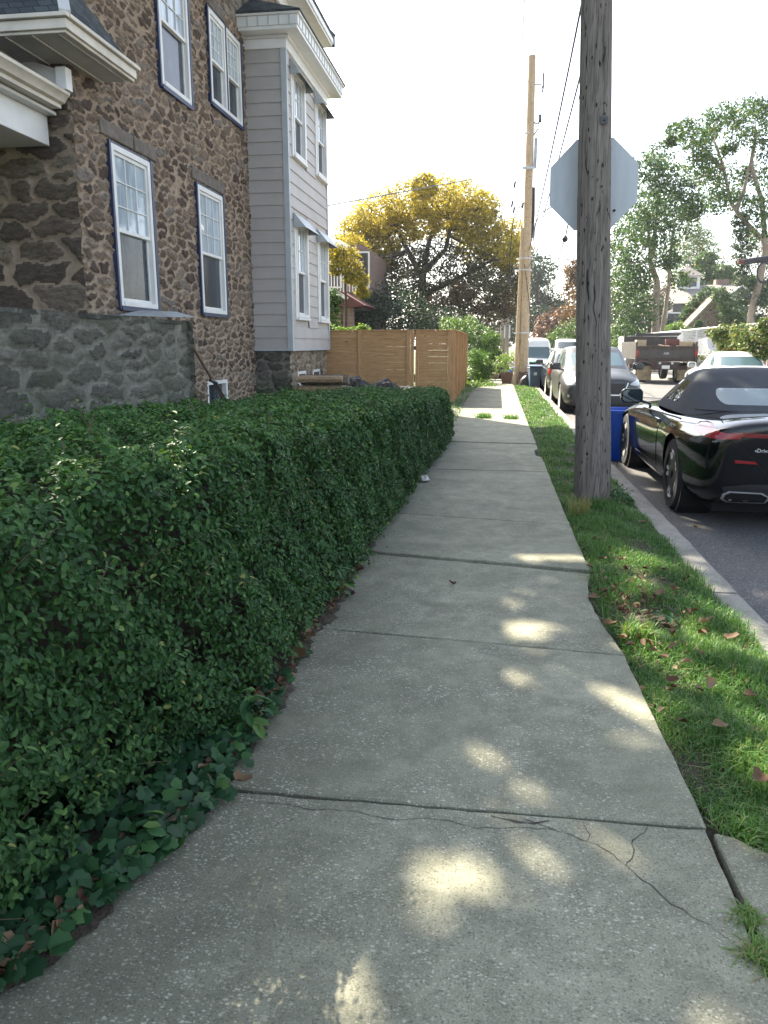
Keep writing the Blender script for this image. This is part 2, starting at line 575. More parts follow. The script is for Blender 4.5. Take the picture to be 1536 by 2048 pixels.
def stone(name, scale, cols, mortar, thr=(0.045, 0.10), moss=None, rough=0.85):
    t = NT(name)
    co = t.coord((scale, scale, scale * 1.9), warp=0.16, wscale=2.6)
    vd = t.n('ShaderNodeTexVoronoi', {'Vector': co, 'Scale': 1.0, 'Randomness': 0.86}, feature='DISTANCE_TO_EDGE').outputs['Distance']
    vc = t.n('ShaderNodeTexVoronoi', {'Vector': co, 'Scale': 1.0, 'Randomness': 0.86})
    sc = t.n('ShaderNodeSeparateColor', {0: vc.outputs['Color']})
    o = t.coord()
    strat = t.noise(t.coord((6, 6, 34), warp=0.05), 1.0, 6, 0.7)
    c = t.ramp(sc.outputs[0], cols)
    c = t.mix(0.9, c, t.ramp(strat, [(0.28, 0.14), (0.5, 0.48), (0.72, 0.86)]), 'OVERLAY')
    c = t.mix(t.ramp(t.noise(o, 26, 5, 0.75), [(0.52, 0), (0.75, 0.6)]), c, tuple(x * 0.3 for x in cols[0][1]))
    c = t.mix(t.ramp(t.noise(t.coord((9, 9, 22)), 2.2, 5, 0.7), [(0.6, 0), (0.74, 0.5)]), c, tuple(x * 1.9 + 0.02 for x in cols[-1][1]))
    edge = t.math('ADD', vd, t.math('MULTIPLY', t.math('SUBTRACT', t.noise(o, 24, 4), 0.5), 0.07))
    m = t.ramp(edge, [(thr[0], 1), (thr[1], 0)])
    mc = t.ramp(t.noise(o, 6, 6), [(0.3, tuple(x * 0.7 for x in mortar)), (0.7, tuple(x * 1.15 for x in mortar))])
    c = t.mix(m, c, mc)
    if moss:
        f = t.ramp(t.noise(t.coord((1, 1, 0.7)), 1.7, 7, 0.7), [(0.4, 0), (0.62, 0.75)])
        c = t.mix(f, c, moss)
    h = t.math('MULTIPLY', t.ramp(edge, [(thr[0] * 0.5, 0.25), (thr[0], 0.3), (thr[1] * 1.1, 0.55), (thr[1] * 3.2, 1.0)]), 1.0)
    h2 = t.math('ADD', h, t.math('MULTIPLY', strat, 0.4))
    h2 = t.math('ADD', h2, t.math('MULTIPLY', sc.outputs[1], 0.25))
    return t.done(t.bsdf(c, rough, Normal=t.bump(h2, 1.0, 0.055), Specular_IOR_Level=0.25))


stone('rubble_pale', 3.0, [(0, (0.12, 0.095, 0.07)), (0.5, (0.2, 0.165, 0.12)), (1, (0.27, 0.22, 0.17))], (0.30, 0.25, 0.19), (0.04, 0.09))
stone('mossy_rubble', 2.1, [(0, (0.05, 0.05, 0.045)), (0.5, (0.08, 0.08, 0.07)), (1, (0.12, 0.115, 0.10))], (0.14, 0.14, 0.12), (0.04, 0.15), (0.05, 0.062, 0.045))


def laid(name, cols, mortar, moss=None, mossat=(.45, .65)):
    """stone and mortar of the rubble sheets; the mesh carries which is which"""
    t = NT(name)
    o = t.coord()
    sa = t.n('ShaderNodeAttribute', attribute_name='stone').outputs['Fac']
    sb = t.n('ShaderNodeAttribute', attribute_name='stone2').outputs['Fac']
    mo = t.n('ShaderNodeAttribute', attribute_name='mortar').outputs['Fac']
    c = t.ramp(sa, cols)
    cb = t.n('ShaderNodeCombineXYZ', {0: t.math('MULTIPLY', sb, 30.0), 1: t.math('MULTIPLY', sa, 17.0), 2: 0.0})
    vv = t.n('ShaderNodeVectorMath', {0: t.coord((7, 7, 26), warp=0.06, wscale=5), 1: cb}, operation='ADD').outputs[0]
    strat = t.n('ShaderNodeTexNoise', {'Vector': vv, 'Scale': 1.3, 'Detail': 6, 'Roughness': 0.72}).outputs['Fac']
    c = t.mix(0.85, c, t.ramp(strat, [(0.28, 0.12), (0.5, 0.48), (0.72, 0.9)]), 'OVERLAY')
    c = t.mix(t.ramp(t.noise(o, 17, 6, 0.75), [(0.5, 0), (0.72, 0.7)]), c, tuple(x * 0.4 for x in cols[0][1]))
    c = t.mix(t.ramp(t.noise(t.coord((9, 9, 22)), 2.4, 5, 0.75), [(0.6, 0), (0.72, 0.5)]), c, tuple(min(1, x * 1.8 + 0.03) for x in cols[-1][1]))
    f = t.math('ADD', mo, t.math('MULTIPLY', t.math('SUBTRACT', t.noise(o, 45, 4), 0.5), 0.9))
    mc = t.ramp(t.noise(o, 5, 7, 0.7), [(0.3, tuple(x * 0.68 for x in mortar)), (0.7, tuple(x * 1.2 for x in mortar))])
    c = t.mix(t.ramp(f, [(0.35, 0), (0.62, 1)]), c, mc)
    if moss:
        c = t.mix(t.ramp(t.noise(t.coord((1, 1, 0.7)), 1.9, 7, 0.7), [(mossat[0], 0), (mossat[1], 0.8)]), c, moss)
    h = t.math('ADD', strat, t.math('MULTIPLY', t.noise(o, 70, 4), 0.5))
    return t.done(t.bsdf(c, 0.88, Normal=t.bump(h, 0.8, 0.014), Specular_IOR_Level=0.25))


laid('street_rubble', [(0, (0.072, 0.053, 0.041)), (0.3, (0.12, 0.088, 0.064)), (0.6, (0.175, 0.132, 0.094)), (0.85, (0.225, 0.175, 0.13)), (1, (0.165, 0.145, 0.125))], (0.37, 0.285, 0.21))
laid('front_rubble', [(0, (0.068, 0.054, 0.044)), (0.5, (0.13, 0.104, 0.08)), (1, (0.205, 0.17, 0.135))], (0.32, 0.255, 0.195))
laid('mossy_laid', [(0, (0.07, 0.068, 0.056)), (0.5, (0.115, 0.11, 0.09)), (1, (0.17, 0.162, 0.135))], (0.215, 0.21, 0.17), (0.095, 0.105, 0.07), (.44, .7))
laid('pale_laid', [(0, (0.13, 0.10, 0.072)), (0.5, (0.22, 0.172, 0.122)), (1, (0.30, 0.245, 0.18))], (0.35, 0.285, 0.21))
simple('lintel_stone', (0.14, 0.118, 0.098), 0.85, 0.35, 9, 0.5, 30)

t = NT('brick')
co = t.coord((1, 1, 1))
sx = t.n('ShaderNodeSeparateXYZ', {0: co})
cb = t.n('ShaderNodeCombineXYZ', {0: t.math('ADD', sx.outputs[0], sx.outputs[1]), 1: sx.outputs[2]})
b = t.n('ShaderNodeTexBrick', {'Vector': cb, 'Color1': (0.12, 0.06, 0.045, 1), 'Color2': (0.2, 0.1, 0.07, 1), 'Mortar': (0.3, 0.27, 0.24, 1), 'Scale': 4.5, 'Mortar Size': 0.025})
t.done(t.bsdf(b.outputs[0], 0.9))

t = NT('shingle')
co = t.coord((1, 1, 1))
sx = t.n('ShaderNodeSeparateXYZ', {0: co})
cb = t.n('ShaderNodeCombineXYZ', {0: t.math('ADD', sx.outputs[0], sx.outputs[1]), 1: t.math('MULTIPLY', sx.outputs[2], 1.3)})
b = t.n('ShaderNodeTexBrick', {'Vector': cb, 'Color1': (0.035, 0.042, 0.05, 1), 'Color2': (0.085, 0.1, 0.105, 1), 'Mortar': (0.012, 0.014, 0.018, 1), 'Scale': 3.6, 'Mortar Size': 0.02, 'Brick Width': 0.6, 'Row Height': 0.4})
c = t.mix(0.6, b.outputs[0], t.ramp(t.noise(co, 70, 3), [(0.3, 0.25), (0.7, 0.75)]), 'OVERLAY')
t.done(t.bsdf(c, 0.9, Normal=t.bump(b.outputs['Fac'], 0.6, -0.012)))

simple('white_paint', (0.70, 0.695, 0.67), 0.5, 0.08, 3, 0.1)
simple('cream_paint', (0.60, 0.55, 0.46), 0.55, 0.18, 3, 0.15)
simple('vinyl_white', (0.72, 0.72, 0.70), 0.4, 0.05, 5, 0.05)
simple('navy_paint', (0.022, 0.035, 0.085), 0.45, 0.2)
simple('siding', (0.425, 0.395, 0.37), 0.55, 0.07, 2.2, 0.12, 30)
simple('grey_trim', (0.42, 0.45, 0.47), 0.5, 0.1)
simple('soffit', (0.52, 0.50, 0.45), 0.6, 0.1)
simple('tin', (0.36, 0.39, 0.40), 0.45, 0.25, 3, 0.2, 12)
simple('dark_iron', (0.03, 0.03, 0.03), 0.5, 0.3)
simple('galvanised', (0.52, 0.53, 0.54), 0.45, 0.15, 8, Metallic=0.6)
simple('interior', (0.05, 0.055, 0.06), 0.9)
simple('handle_wood', (0.16, 0.10, 0.065), 0.6)


def glass(name, c, rough=0.03, ior=1.55, wav=0.0):
    t = NT(name)
    co = t.coord()
    kw = {}
    if wav: kw['Normal'] = t.bump(t.noise(co, 2.2, 2), wav, 0.02)
    return t.done(t.bsdf(c, rough, IOR=ior, **kw))


t = NT('curtained_pane')
co = t.coord((1, 9, 1), warp=0.1)
c = t.ramp(t.noise(co, 1.5, 3), [(0.35, (0.30, 0.36, 0.41)), (0.65, (0.5, 0.57, 0.62))])
t.done(t.bsdf(c, 0.03, IOR=1.6, Normal=t.bump(t.noise(t.coord(), 1.6, 2), 0.12, 0.02)))
t = NT('screen_pane')
co = t.coord((1, 3, 1), warp=0.4)
c = t.ramp(t.noise(co, 1.2, 3), [(0.4, (0.02, 0.025, 0.034)), (0.62, (0.05, 0.06, 0.075))])
t.done(t.bsdf(c, 0.12, IOR=1.45, Normal=t.bump(t.noise(t.coord(), 1.6, 2), 0.1, 0.02)))
glass('car_glass', (0.03, 0.045, 0.05), 0.02, 1.9)
glass('car_glass_pale', (0.07, 0.12, 0.135), 0.03, 1.7)


def wood(name, lo, hi, dark, axis, rings=9.0, rough=0.75, knots=True, check=0.0):
    t = NT(name)
    sc = {'x': (0.7, 14, 14), 'y': (14, 0.7, 14), 'z': (14, 14, 0.7)}[axis]
    co = t.coord(sc, warp=0.05, wscale=1.5)
    g = t.noise(co, 1.6, 7, 0.65)
    g2 = t.noise(co, rings, 4, 0.6)
    c = t.ramp(g, [(0.3, lo), (0.7, hi)])
    c = t.mix(t.ramp(g2, [(0.47, 0), (0.66, 0.7)]), c, dark)
    h = g2
    if knots:
        vo = t.n('ShaderNodeTexVoronoi', {'Vector': t.coord(tuple(x * 0.16 + 1.2 for x in sc), warp=0.1), 'Scale': 1.3})
        c = t.mix(t.ramp(vo.outputs['Distance'], [(0.05, 0.85), (0.11, 0)]), c, tuple(x * 0.4 for x in dark))
    if check:
        cs = t.coord(tuple(x * 1.0 for x in sc), warp=0.3, wscale=1.0)
        ck = t.ramp(t.noise(cs, 2.6, 3, 0.5), [(0.30, 1), (0.36, 0)])
        c = t.mix(t.math('MULTIPLY', ck, check), c, tuple(x * 0.2 for x in dark))
        pk = t.n('ShaderNodeTexVoronoi', {'Vector': t.coord({'z': (16, 16, 6)}.get(axis, (6, 6, 6)), warp=0.06, wscale=8), 'Scale': 1.6})
        pm = t.math('MULTIPLY', t.ramp(pk.outputs['Distance'], [(0.14, 0.95), (0.24, 0)]), t.math('GREATER_THAN', t.n('ShaderNodeSeparateColor', {0: pk.outputs['Color']}).outputs[0], 0.45))
        c = t.mix(pm, c, tuple(x * 0.16 for x in dark))
        h = t.math('SUBTRACT', t.math('SUBTRACT', h, t.math('MULTIPLY', ck, 1.0)), pm)
    return t.done(t.bsdf(c, rough, Normal=t.bump(h, 0.6, 0.01), Specular_IOR_Level=0.3))


wood('weathered_pole', (0.125, 0.11, 0.093), (0.24, 0.212, 0.18), (0.04, 0.034, 0.03), 'z', 6, 0.9, True, 0.9)
wood('new_pole', (0.47, 0.345, 0.21), (0.62, 0.48, 0.32), (0.3, 0.19, 0.09), 'z', 8, 0.8, True, 0.4)
wood('old_pole', (0.25, 0.2, 0.16), (0.36, 0.3, 0.25), (0.12, 0.09, 0.07), 'z', 8, 0.9)
wood('cedar_x', (0.39, 0.22, 0.10), (0.55, 0.345, 0.17), (0.25, 0.13, 0.058), 'x', 8, 0.75)
wood('cedar_y', (0.39, 0.22, 0.10), (0.55, 0.345, 0.17), (0.25, 0.13, 0.058), 'y', 8, 0.75)
wood('cedar_z', (0.39, 0.22, 0.10), (0.55, 0.345, 0.17), (0.25, 0.13, 0.058), 'z', 8, 0.75)
wood('bark', (0.12, 0.095, 0.07), (0.24, 0.2, 0.16), (0.06, 0.045, 0.035), 'z', 5, 0.95, False)
wood('pale_bark', (0.2, 0.165, 0.12), (0.34, 0.29, 0.23), (0.18, 0.14, 0.1), 'z', 4, 0.95, False)
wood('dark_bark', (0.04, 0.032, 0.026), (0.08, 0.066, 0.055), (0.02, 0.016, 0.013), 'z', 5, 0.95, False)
simple('twig', (0.09, 0.07, 0.045), 0.9)
simple('log_end', (0.3, 0.21, 0.12), 0.85, 0.3, 12)

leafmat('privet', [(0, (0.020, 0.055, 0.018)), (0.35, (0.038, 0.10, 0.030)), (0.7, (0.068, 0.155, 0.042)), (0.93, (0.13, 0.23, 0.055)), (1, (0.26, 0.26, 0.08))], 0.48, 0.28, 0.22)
leafmat('ivy_leaf', [(0, (0.012, 0.042, 0.018)), (0.6, (0.028, 0.085, 0.032)), (0.9, (0.05, 0.13, 0.035)), (1, (0.12, 0.2, 0.05))], 0.5, 0.2, 0.25)
leafmat('grass_blade', [(0, (0.045, 0.13, 0.03)), (0.5, (0.10, 0.225, 0.045)), (0.85, (0.18, 0.30, 0.07)), (0.95, (0.26, 0.25, 0.10)), (1, (0.36, 0.3, 0.15))], 0.5, 0.35)
leafmat('golden_leaf', [(0, (0.10, 0.10, 0.02)), (0.3, (0.24, 0.215, 0.035)), (0.7, (0.48, 0.38, 0.045)), (1, (0.62, 0.48, 0.06))], 0.5, 0.5)
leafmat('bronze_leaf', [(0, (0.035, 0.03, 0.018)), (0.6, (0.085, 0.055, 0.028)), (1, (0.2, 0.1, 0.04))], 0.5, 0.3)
leafmat('green_leaf', [(0, (0.022, 0.06, 0.02)), (0.5, (0.05, 0.11, 0.03)), (0.85, (0.10, 0.17, 0.04)), (1, (0.2, 0.19, 0.05))], 0.5, 0.35)
leafmat('dark_leaf', [(0, (0.012, 0.03, 0.018)), (0.6, (0.03, 0.06, 0.032)), (1, (0.06, 0.10, 0.045))], 0.5, 0.25)
leafmat('shaded_crown_leaf', [(0, (0.03, 0.035, 0.014)), (0.6, (0.07, 0.07, 0.026)), (1, (0.14, 0.12, 0.04))], 0.5, 0.3)  # shade inside the golden crown, put into a darker leaf colour
leafmat('bright_leaf', [(0, (0.06, 0.13, 0.03)), (0.5, (0.12, 0.22, 0.045)), (1, (0.22, 0.3, 0.08))], 0.5, 0.4)
leafmat('purple_leaf', [(0, (0.05, 0.025, 0.022)), (0.5, (0.12, 0.06, 0.045)), (1, (0.22, 0.12, 0.085))], 0.5, 0.3)
leafmat('autumn_leaf', [(0, (0.06, 0.12, 0.03)), (0.5, (0.13, 0.17, 0.045)), (0.85, (0.27, 0.18, 0.06)), (1, (0.33, 0.1, 0.05))], 0.5, 0.35)
leafmat('dead_leaf', [(0, (0.07, 0.03, 0.02)), (0.4, (0.11, 0.065, 0.036)), (1, (0.24, 0.165, 0.10))], 0.7, 0.1, 0.2)


def paint(name, c, rough=0.25, coat=1.0, metallic=0.0, dusty=0.12):
    t = NT(name)
    co = t.coord()
    f = t.noise(co, 2.5, 4)
    cc = t.ramp(f, [(0.3, tuple(x * 0.93 for x in c)), (0.7, c)])
    dust = t.ramp(t.noise(co, 9, 5, 0.7), [(0.3, rough), (0.7, rough + dusty)])
    return t.done(t.bsdf(cc, dust, Metallic=metallic, Coat_Weight=coat, Coat_Roughness=0.03))


paint('black_paint', (0.003, 0.0035, 0.004), 0.04, 0.2, 0.0, 0.03)
paint('grey_paint', (0.036, 0.038, 0.04), 0.3, 0.2, 0.0)
paint('navy_car', (0.018, 0.022, 0.03), 0.3)
paint('white_car', (0.74, 0.75, 0.75), 0.3)
simple('black_plastic', (0.016, 0.016, 0.017), 0.5, 0.2)
simple('tyre_rubber', (0.018, 0.018, 0.018), 0.85, 0.3, 20)
simple('underbody', (0.008, 0.008, 0.008), 0.95)
simple('softtop', (0.035, 0.042, 0.052), 0.9, 0.15, 6, 0.3, 300)
simple('chrome', (0.75, 0.75, 0.76), 0.3, 0.05, 3, 0, Metallic=0.6)
simple('rim_metal', (0.6, 0.6, 0.6), 0.35, 0.1, 3, 0)
simple('rim_black', (0.012, 0.012, 0.013), 0.35)
glass('red_lens', (0.26, 0.012, 0.016), 0.08, 1.6)
glass('dark_red_lens', (0.16, 0.006, 0.01), 0.06, 1.6)
glass('clear_lens', (0.42, 0.45, 0.46), 0.08, 1.6)
simple('plate_blank', (0.16, 0.2, 0.24), 0.5, 0.1)
simple('plate_white', (0.7, 0.7, 0.66), 0.5, 0.15, 20)
simple('grey_plastic', (0.05, 0.055, 0.058), 0.45)
simple('truck_black', (0.04, 0.034, 0.03), 0.5, 0.4, 3)
simple('rusty_black', (0.06, 0.035, 0.028), 0.8, 0.5, 6)
simple('mud_flap', (0.22, 0.17, 0.10), 0.9, 0.35, 5)
simple('cardboard', (0.46, 0.36, 0.22), 0.9, 0.15)
simple('lumber', (0.40, 0.22, 0.12), 0.85, 0.4, 8)
simple('blue_bin', (0.01, 0.075, 0.42), 0.4, 0.12, 3, 0.1)
simple('navy_bin', (0.07, 0.11, 0.17), 0.5, 0.15)
simple('black_bin', (0.025, 0.027, 0.03), 0.5, 0.2)
simple('brown_pot', (0.15, 0.085, 0.065), 0.7, 0.2)
simple('dark_cloth', (0.012, 0.014, 0.03), 0.9)
simple('pink_cloth', (0.5, 0.33, 0.28), 0.9)
simple('lilac_cloth', (0.36, 0.33, 0.5), 0.9)
simple('pale_bag', (0.4, 0.43, 0.5), 0.5)
simple('blue_bag', (0.02, 0.1, 0.4), 0.4)
t = NT('tarp')
co = t.coord()
t.done(t.bsdf(t.ramp(t.noise(co, 8, 5), [(0.3, (0.006, 0.0065, 0.008)), (0.7, (0.022, 0.023, 0.027))]), 0.5, Specular_IOR_Level=0.25, Normal=t.bump(t.noise(t.coord(warp=0.2), 9, 5), 0.8, 0.04)))
t = NT('sign_back')
co = t.coord((3, 3, 0.6))
t.done(t.bsdf(t.ramp(t.noise(co, 3, 5, 0.6), [(0.3, (0.42, 0.455, 0.47)), (0.7, (0.52, 0.55, 0.56))]), 0.5, Metallic=0.15, Normal=t.bump(t.noise(co, 30, 3), 0.1, 0.003)))
simple('sign_red', (0.45, 0.02, 0.02), 0.4)
simple('cable_black', (0.02, 0.022, 0.028), 0.6)
simple('cable_grey', (0.12, 0.12, 0.13), 0.6)
simple('paper_litter', (0.5, 0.48, 0.46), 0.8, 0.4, 30)
simple('roof_grey', (0.22, 0.2, 0.18), 0.9, 0.3, 4)
simple('house_grey', (0.1, 0.1, 0.1), 0.8, 0.2)
simple('stucco', (0.38, 0.33, 0.24), 0.9, 0.2)
simple('red_brown', (0.11, 0.032, 0.026), 0.7)
simple('green_tarp', (0.02, 0.14, 0.12), 0.6)
# ---------------------------------------------------------------- ground, road, pavement
YS = [-12, -6, -3, 0, 3, 6, 9, 12, 15, 18, 21, 24, 27, 30, 33, 36, 39, 42, 45, 50, 55, 60, 70, 80, 90, 105, 130, 180, 260, 420, 700]


def sheet(name, xs, ys, z, mat, label=None, wob=0.0):
    v = []; f = []
    for y in ys:
        for x in xs:
            v.append((x, y, z + drop(y) + (random.uniform(-wob, wob) if wob else 0)))
    n = len(xs)
    for j in range(len(ys) - 1):
        for i in range(n - 1):
            f.append((j * n + i, j * n + i + 1, (j + 1) * n + i + 1, (j + 1) * n + i))
    me = bpy.data.meshes.new(name)
    me.from_pydata(v, [], f)
    me.materials.append(M[mat])
    shade_smooth(me)
    return link(name, me, None, kind='structure', label=label)


sheet('ground', [-500, -60, -20, 0, 20, 60, 500], YS, -0.42, 'turf')
sheet('road', [1.40, 3, 5, 8.1], [y for y in YS if y <= 180], -0.15, 'asphalt')
sheet('lawn', [-40, -20, -10, -5, -2.2, -1.14], [y for y in YS if y <= 60], -0.02, 'turf', wob=0.0)
sheet('building_site_ground', [8.35, 12, 20, 40, 80], [y for y in YS if -12 <= y <= 130], -0.02, 'lot')
# far kerb
b = MB()
for j in range(len(YS) - 8):
    y0, y1 = YS[j], YS[j + 1]
    for zz in (0,):
        v = [(8.08, y0, -0.2 + drop(y0)), (8.36, y0, -0.2 + drop(y0)), (8.36, y0, -0.012 + drop(y0)), (8.08, y0, -0.012 + drop(y0)),
             (8.08, y1, -0.2 + drop(y1)), (8.36, y1, -0.2 + drop(y1)), (8.36, y1, -0.012 + drop(y1)), (8.08, y1, -0.012 + drop(y1))]
        b.add(v, [(0, 3, 7, 4), (3, 2, 6, 7), (2, 1, 5, 6)])
b.build('kerb_far_side', 'kerbstone', kind='structure')

# verge soil between pavement and kerb
b = MB()
vx = [0.58, 0.72, 0.9, 1.08, 1.24, 1.30]
vz = [-0.05, -0.02, 0.0, 0.0, -0.02, -0.03]
ys = np.concatenate([np.arange(2.06, 30, 0.25), [30, 36, 45, 60, 90]])
V = []; F = []
for y in ys:
    for x, z in zip(vx, vz): V.append((x, float(y), z + drop(float(y)) + random.uniform(-.012, .012)))
for j in range(len(ys) - 1):
    for i in range(5): F.append((j * 6 + i, j * 6 + i + 1, j * 6 + i + 7, j * 6 + i + 6))
me = bpy.data.meshes.new('verge_soil'); me.from_pydata(V, [], F); me.materials.append(M['soil']); shade_smooth(me)
link('verge_soil', me, None, kind='structure')
# bed under the hedge
V = []; F = []
ys = np.arange(-1.5, 17.0, 0.03)
for y in ys:
    e = -0.86 - max(0, 2.05 - y) * 0.28 + 0.02 * math.sin(y * 5.1) + 0.016 * math.sin(y * 13.7) + 0.012 * math.sin(y * 37) + 0.008 * math.sin(y * 71 + 1) + random.uniform(-.006, .006)
    for x, z in ((-2.9, 0.0), (-2.0, 0.03), (-1.4, 0.035), (e - 0.14, 0.03), (e - 0.03, 0.018), (e + 0.02, 0.001)):
        V.append((x, float(y), z + random.uniform(-.004, .004) if z > 0.01 else z))
for j in range(len(ys) - 1):
    for i in range(5): F.append((j * 6 + i, j * 6 + i + 1, j * 6 + i + 7, j * 6 + i + 6))
me = bpy.data.meshes.new('hedge_bed'); me.from_pydata(V, [], F); me.materials.append(M['soil']); shade_smooth(me)
link('hedge_bed', me, None, kind='structure')


# pavement slabs
def edge_pts(a, b, jit, step=0.07):
    a = Vector(a); b = Vector(b)
    n = max(2, int((b - a).length / step))
    d = (b - a).normalized(); s = Vector((-d.y, d.x))
    out = []
    w = 0
    for i in range(n):
        w = w * 0.6 + random.uniform(-jit, jit)
        out.append(a.lerp(b, i / n) + (s * w if i else Vector((0, 0))))
    return out


def slab(mb, corners, zf, jit=0.003, ch=0.005, thick=0.16):
    pts = []
    for i in range(len(corners)):
        pts += edge_pts(corners[i], corners[(i + 1) % len(corners)], jit)
    c = sum(pts, Vector((0, 0))) / len(pts)
    n = len(pts)
    inn = []
    for i, p in enumerate(pts):
        t = (pts[(i + 1) % n] - pts[i - 1]).normalized()
        inn.append(p + Vector((-t.y, t.x)) * ch * random.uniform(0.7, 1.5))
    V = [(p.x, p.y, zf(p.x, p.y)) for p in inn] + [(p.x, p.y, zf(p.x, p.y) - ch * 0.9) for p in pts] + [(p.x, p.y, zf(p.x, p.y) - thick) for p in pts]
    tri = tessellate_polygon([[Vector((p.x, p.y, 0)) for p in inn]])
    F = [tuple(t) for t in tri]
    F += [(i, n + i, n + (i + 1) % n, (i + 1) % n) for i in range(n)]
    F += [(n + i, 2 * n + i, 2 * n + (i + 1) % n, n + (i + 1) % n) for i in range(n)]
    mb.add(V, F)


mb = MB()
g = 0.007
def flat(z, sx=0.0, sy=0.0, y0=0.0):
    return lambda x, y: z + sx * x + sy * (y - y0) + drop(y)
L, R = -1.3, 0.655
slab(mb, [(L, -1.6), (R - .01, -1.6), (R + .005, 2.176), (L, 2.162)], flat(-0.004, 0, 0, 2.17))
slab(mb, [(L, 2.175), (R + .01, 2.185), (0.645, 2.95), (0.63, 3.5), (L, 3.68)], flat(0.0))
slab(mb, [(L, 3.70), (0.632, 3.52), (0.59, 3.85), (0.565, 4.12), (0.56, 4.4), (0.59, 4.66), (0.625, 4.84), (0.0, 4.97), (L, 5.2)], flat(-0.004))
slab(mb, [(L, 5.23), (0.0, 5.0), (0.625, 4.885), (0.615, 6.19), (L, 6.52)], flat(0.010, 0, -0.006, 4.9))
slab(mb, [(L, 6.535), (0.615, 6.205), (0.605, 7.6), (0.605, 8.88), (L, 8.88)], flat(0.001))
slab(mb, [(L, 8.9), (0.605, 8.9), (0.60, 10.05), (0.53, 10.2), (0.53, 10.7), (0.59, 10.9), (0.59, 11.38), (L, 11.55)], flat(0.004))
slab(mb, [(L, 11.58), (0.59, 11.41), (0.59, 13.85), (L, 13.95)], flat(0.012, 0, -0.004, 11.4))
yy = [13.87, 15.4, 17.0, 18.6, 20.2, 21.8, 23.4, 25, 26.6, 28.2, 30, 32, 34, 36, 38, 41, 44, 47, 50, 55, 60, 70, 90]
for a, c in zip(yy[:-1], yy[1:]):
    slab(mb, [(L, a + g), (0.585, a + g), (0.585, c - g), (L, c - g)], flat(random.uniform(-.004, .006)))
sw = mb.build('sidewalk', 'concrete', kind='structure', fix=False)
# walk crossing the verge at the near end
mb = MB()
slab(mb, [(0.675, -1.6), (1.26, -1.6), (1.26, 1.84), (1.16, 1.89), (0.98, 1.98), (0.84, 2.07), (0.735, 2.155), (0.683, 2.165)], flat(-0.007))
mb.build('crossing_slab', 'concrete', kind='structure', fix=False)
# dirt in the open joint
MB().box(-1.3, 0.7, -1.6, 60 - 30, -0.12, -0.045).build('joint_dirt', 'soil', kind='structure')


def crack(pts, w, z):
    V = []; F = []
    P = []
    for a, c in zip(pts[:-1], pts[1:]):
        a = Vector(a); c = Vector(c)
        n = max(2, int((c - a).length / 0.018))
        for i in range(n): P.append(a.lerp(c, i / n))
    P.append(Vector(pts[-1]))
    wob = 0; m = len(P)
    for i, p in enumerate(P):
        t = (P[min(i + 1, m - 1)] - P[max(i - 1, 0)]).normalized()
        s = Vector((-t.y, t.x))
        wob = wob * 0.7 + random.uniform(-.006, .006)
        ww = w * 0.58 * random.uniform(0.2, 1.35) * min(1, 0.25 + min(i, m - 1 - i) * 0.25)
        q = p + s * wob
        V += [(*(q - s * ww / 2), z), (*(q + s * ww / 2), z)]
    for i in range(m - 1): F.append((2 * i, 2 * i + 1, 2 * i + 3, 2 * i + 2))
    return V, F


mb = MB()
z0 = -0.0028
def cr(pts, w, z=z0): mb.add(*crack(pts, w, z))
# the branching crack in the nearest slab (ground coordinates in metres)
cr([(0.10, 2.155), (0.22, 2.11), (0.30, 2.06), (0.36, 2.03), (0.40, 1.965), (0.45, 1.90), (0.49, 1.83), (0.53, 1.79), (0.575, 1.765)], 0.0065)
cr([(0.30, 2.06), (0.31, 2.10), (0.305, 2.165)], 0.006)
cr([(0.40, 1.965), (0.425, 2.02), (0.43, 2.07), (0.46, 2.12), (0.50, 2.165)], 0.007)
cr([(0.36, 2.03), (0.32, 2.01), (0.31, 2.05)], 0.004)
cr([(-0.75, 2.12), (-0.5, 2.115), (-0.3, 2.10), (-0.15, 2.10), (-0.02, 2.085), (0.08, 2.10), (0.22, 2.11)], 0.0045)
cr([(0.02, 2.15), (0.09, 2.135), (0.15, 2.13), (0.20, 2.15)], 0.02)
cr([(0.575, 1.765), (0.62, 1.72), (0.65, 1.69)], 0.003)
cr([(0.69, 1.70), (0.74, 1.78), (0.80, 1.84), (0.88, 1.86)], 0.007)
cr([(-0.9, 3.95), (-0.6, 3.85), (-0.3, 3.78)], 0.004, 0.0015)
cr([(0.25, 3.60), (0.36, 3.66), (0.50, 3.62), (0.62, 3.70)], 0.005, -0.0025)
cr([(-0.8, 10.2), (-0.3, 10.15), (0.0, 10.1)], 0.012, 0.0065)
mb.build('crack', 'crack', sw, fix=False)

# kerb stones: one run, with joints
mb = MB()
y = 2.0
def kerb_piece(a, c, dz):
    n = max(2, int((c - a) / 0.12))
    prof = [(1.275, -0.3), (1.275, -0.03), (1.288, -0.014), (1.44, -0.016), (1.468, -0.035), (1.482, -0.3)]
    V = []; F = []
    for i in range(n + 1):
        yy_ = a + (c - a) * i / n
        for x, z in prof:
            V.append((x + random.uniform(-.004, .004), yy_, z + dz + drop(yy_) + random.uniform(-.003, .003)))
    for i in range(n):
        for k in range(5): F.append((i * 6 + k, i * 6 + k + 1, i * 6 + k + 7, i * 6 + k + 6))
    F += [(0, 1, 2, 3, 4, 5), tuple(n * 6 + k for k in range(6))[::-1]]
    mb.add(V, F)
while y < 95:
    ln = 2.6 if y < 40 else 8
    kerb_piece(y + 0.008, y + ln - 0.008, random.uniform(-.008, .006)); y += ln
mb.build('kerb', 'kerbstone', kind='structure', smooth=40)
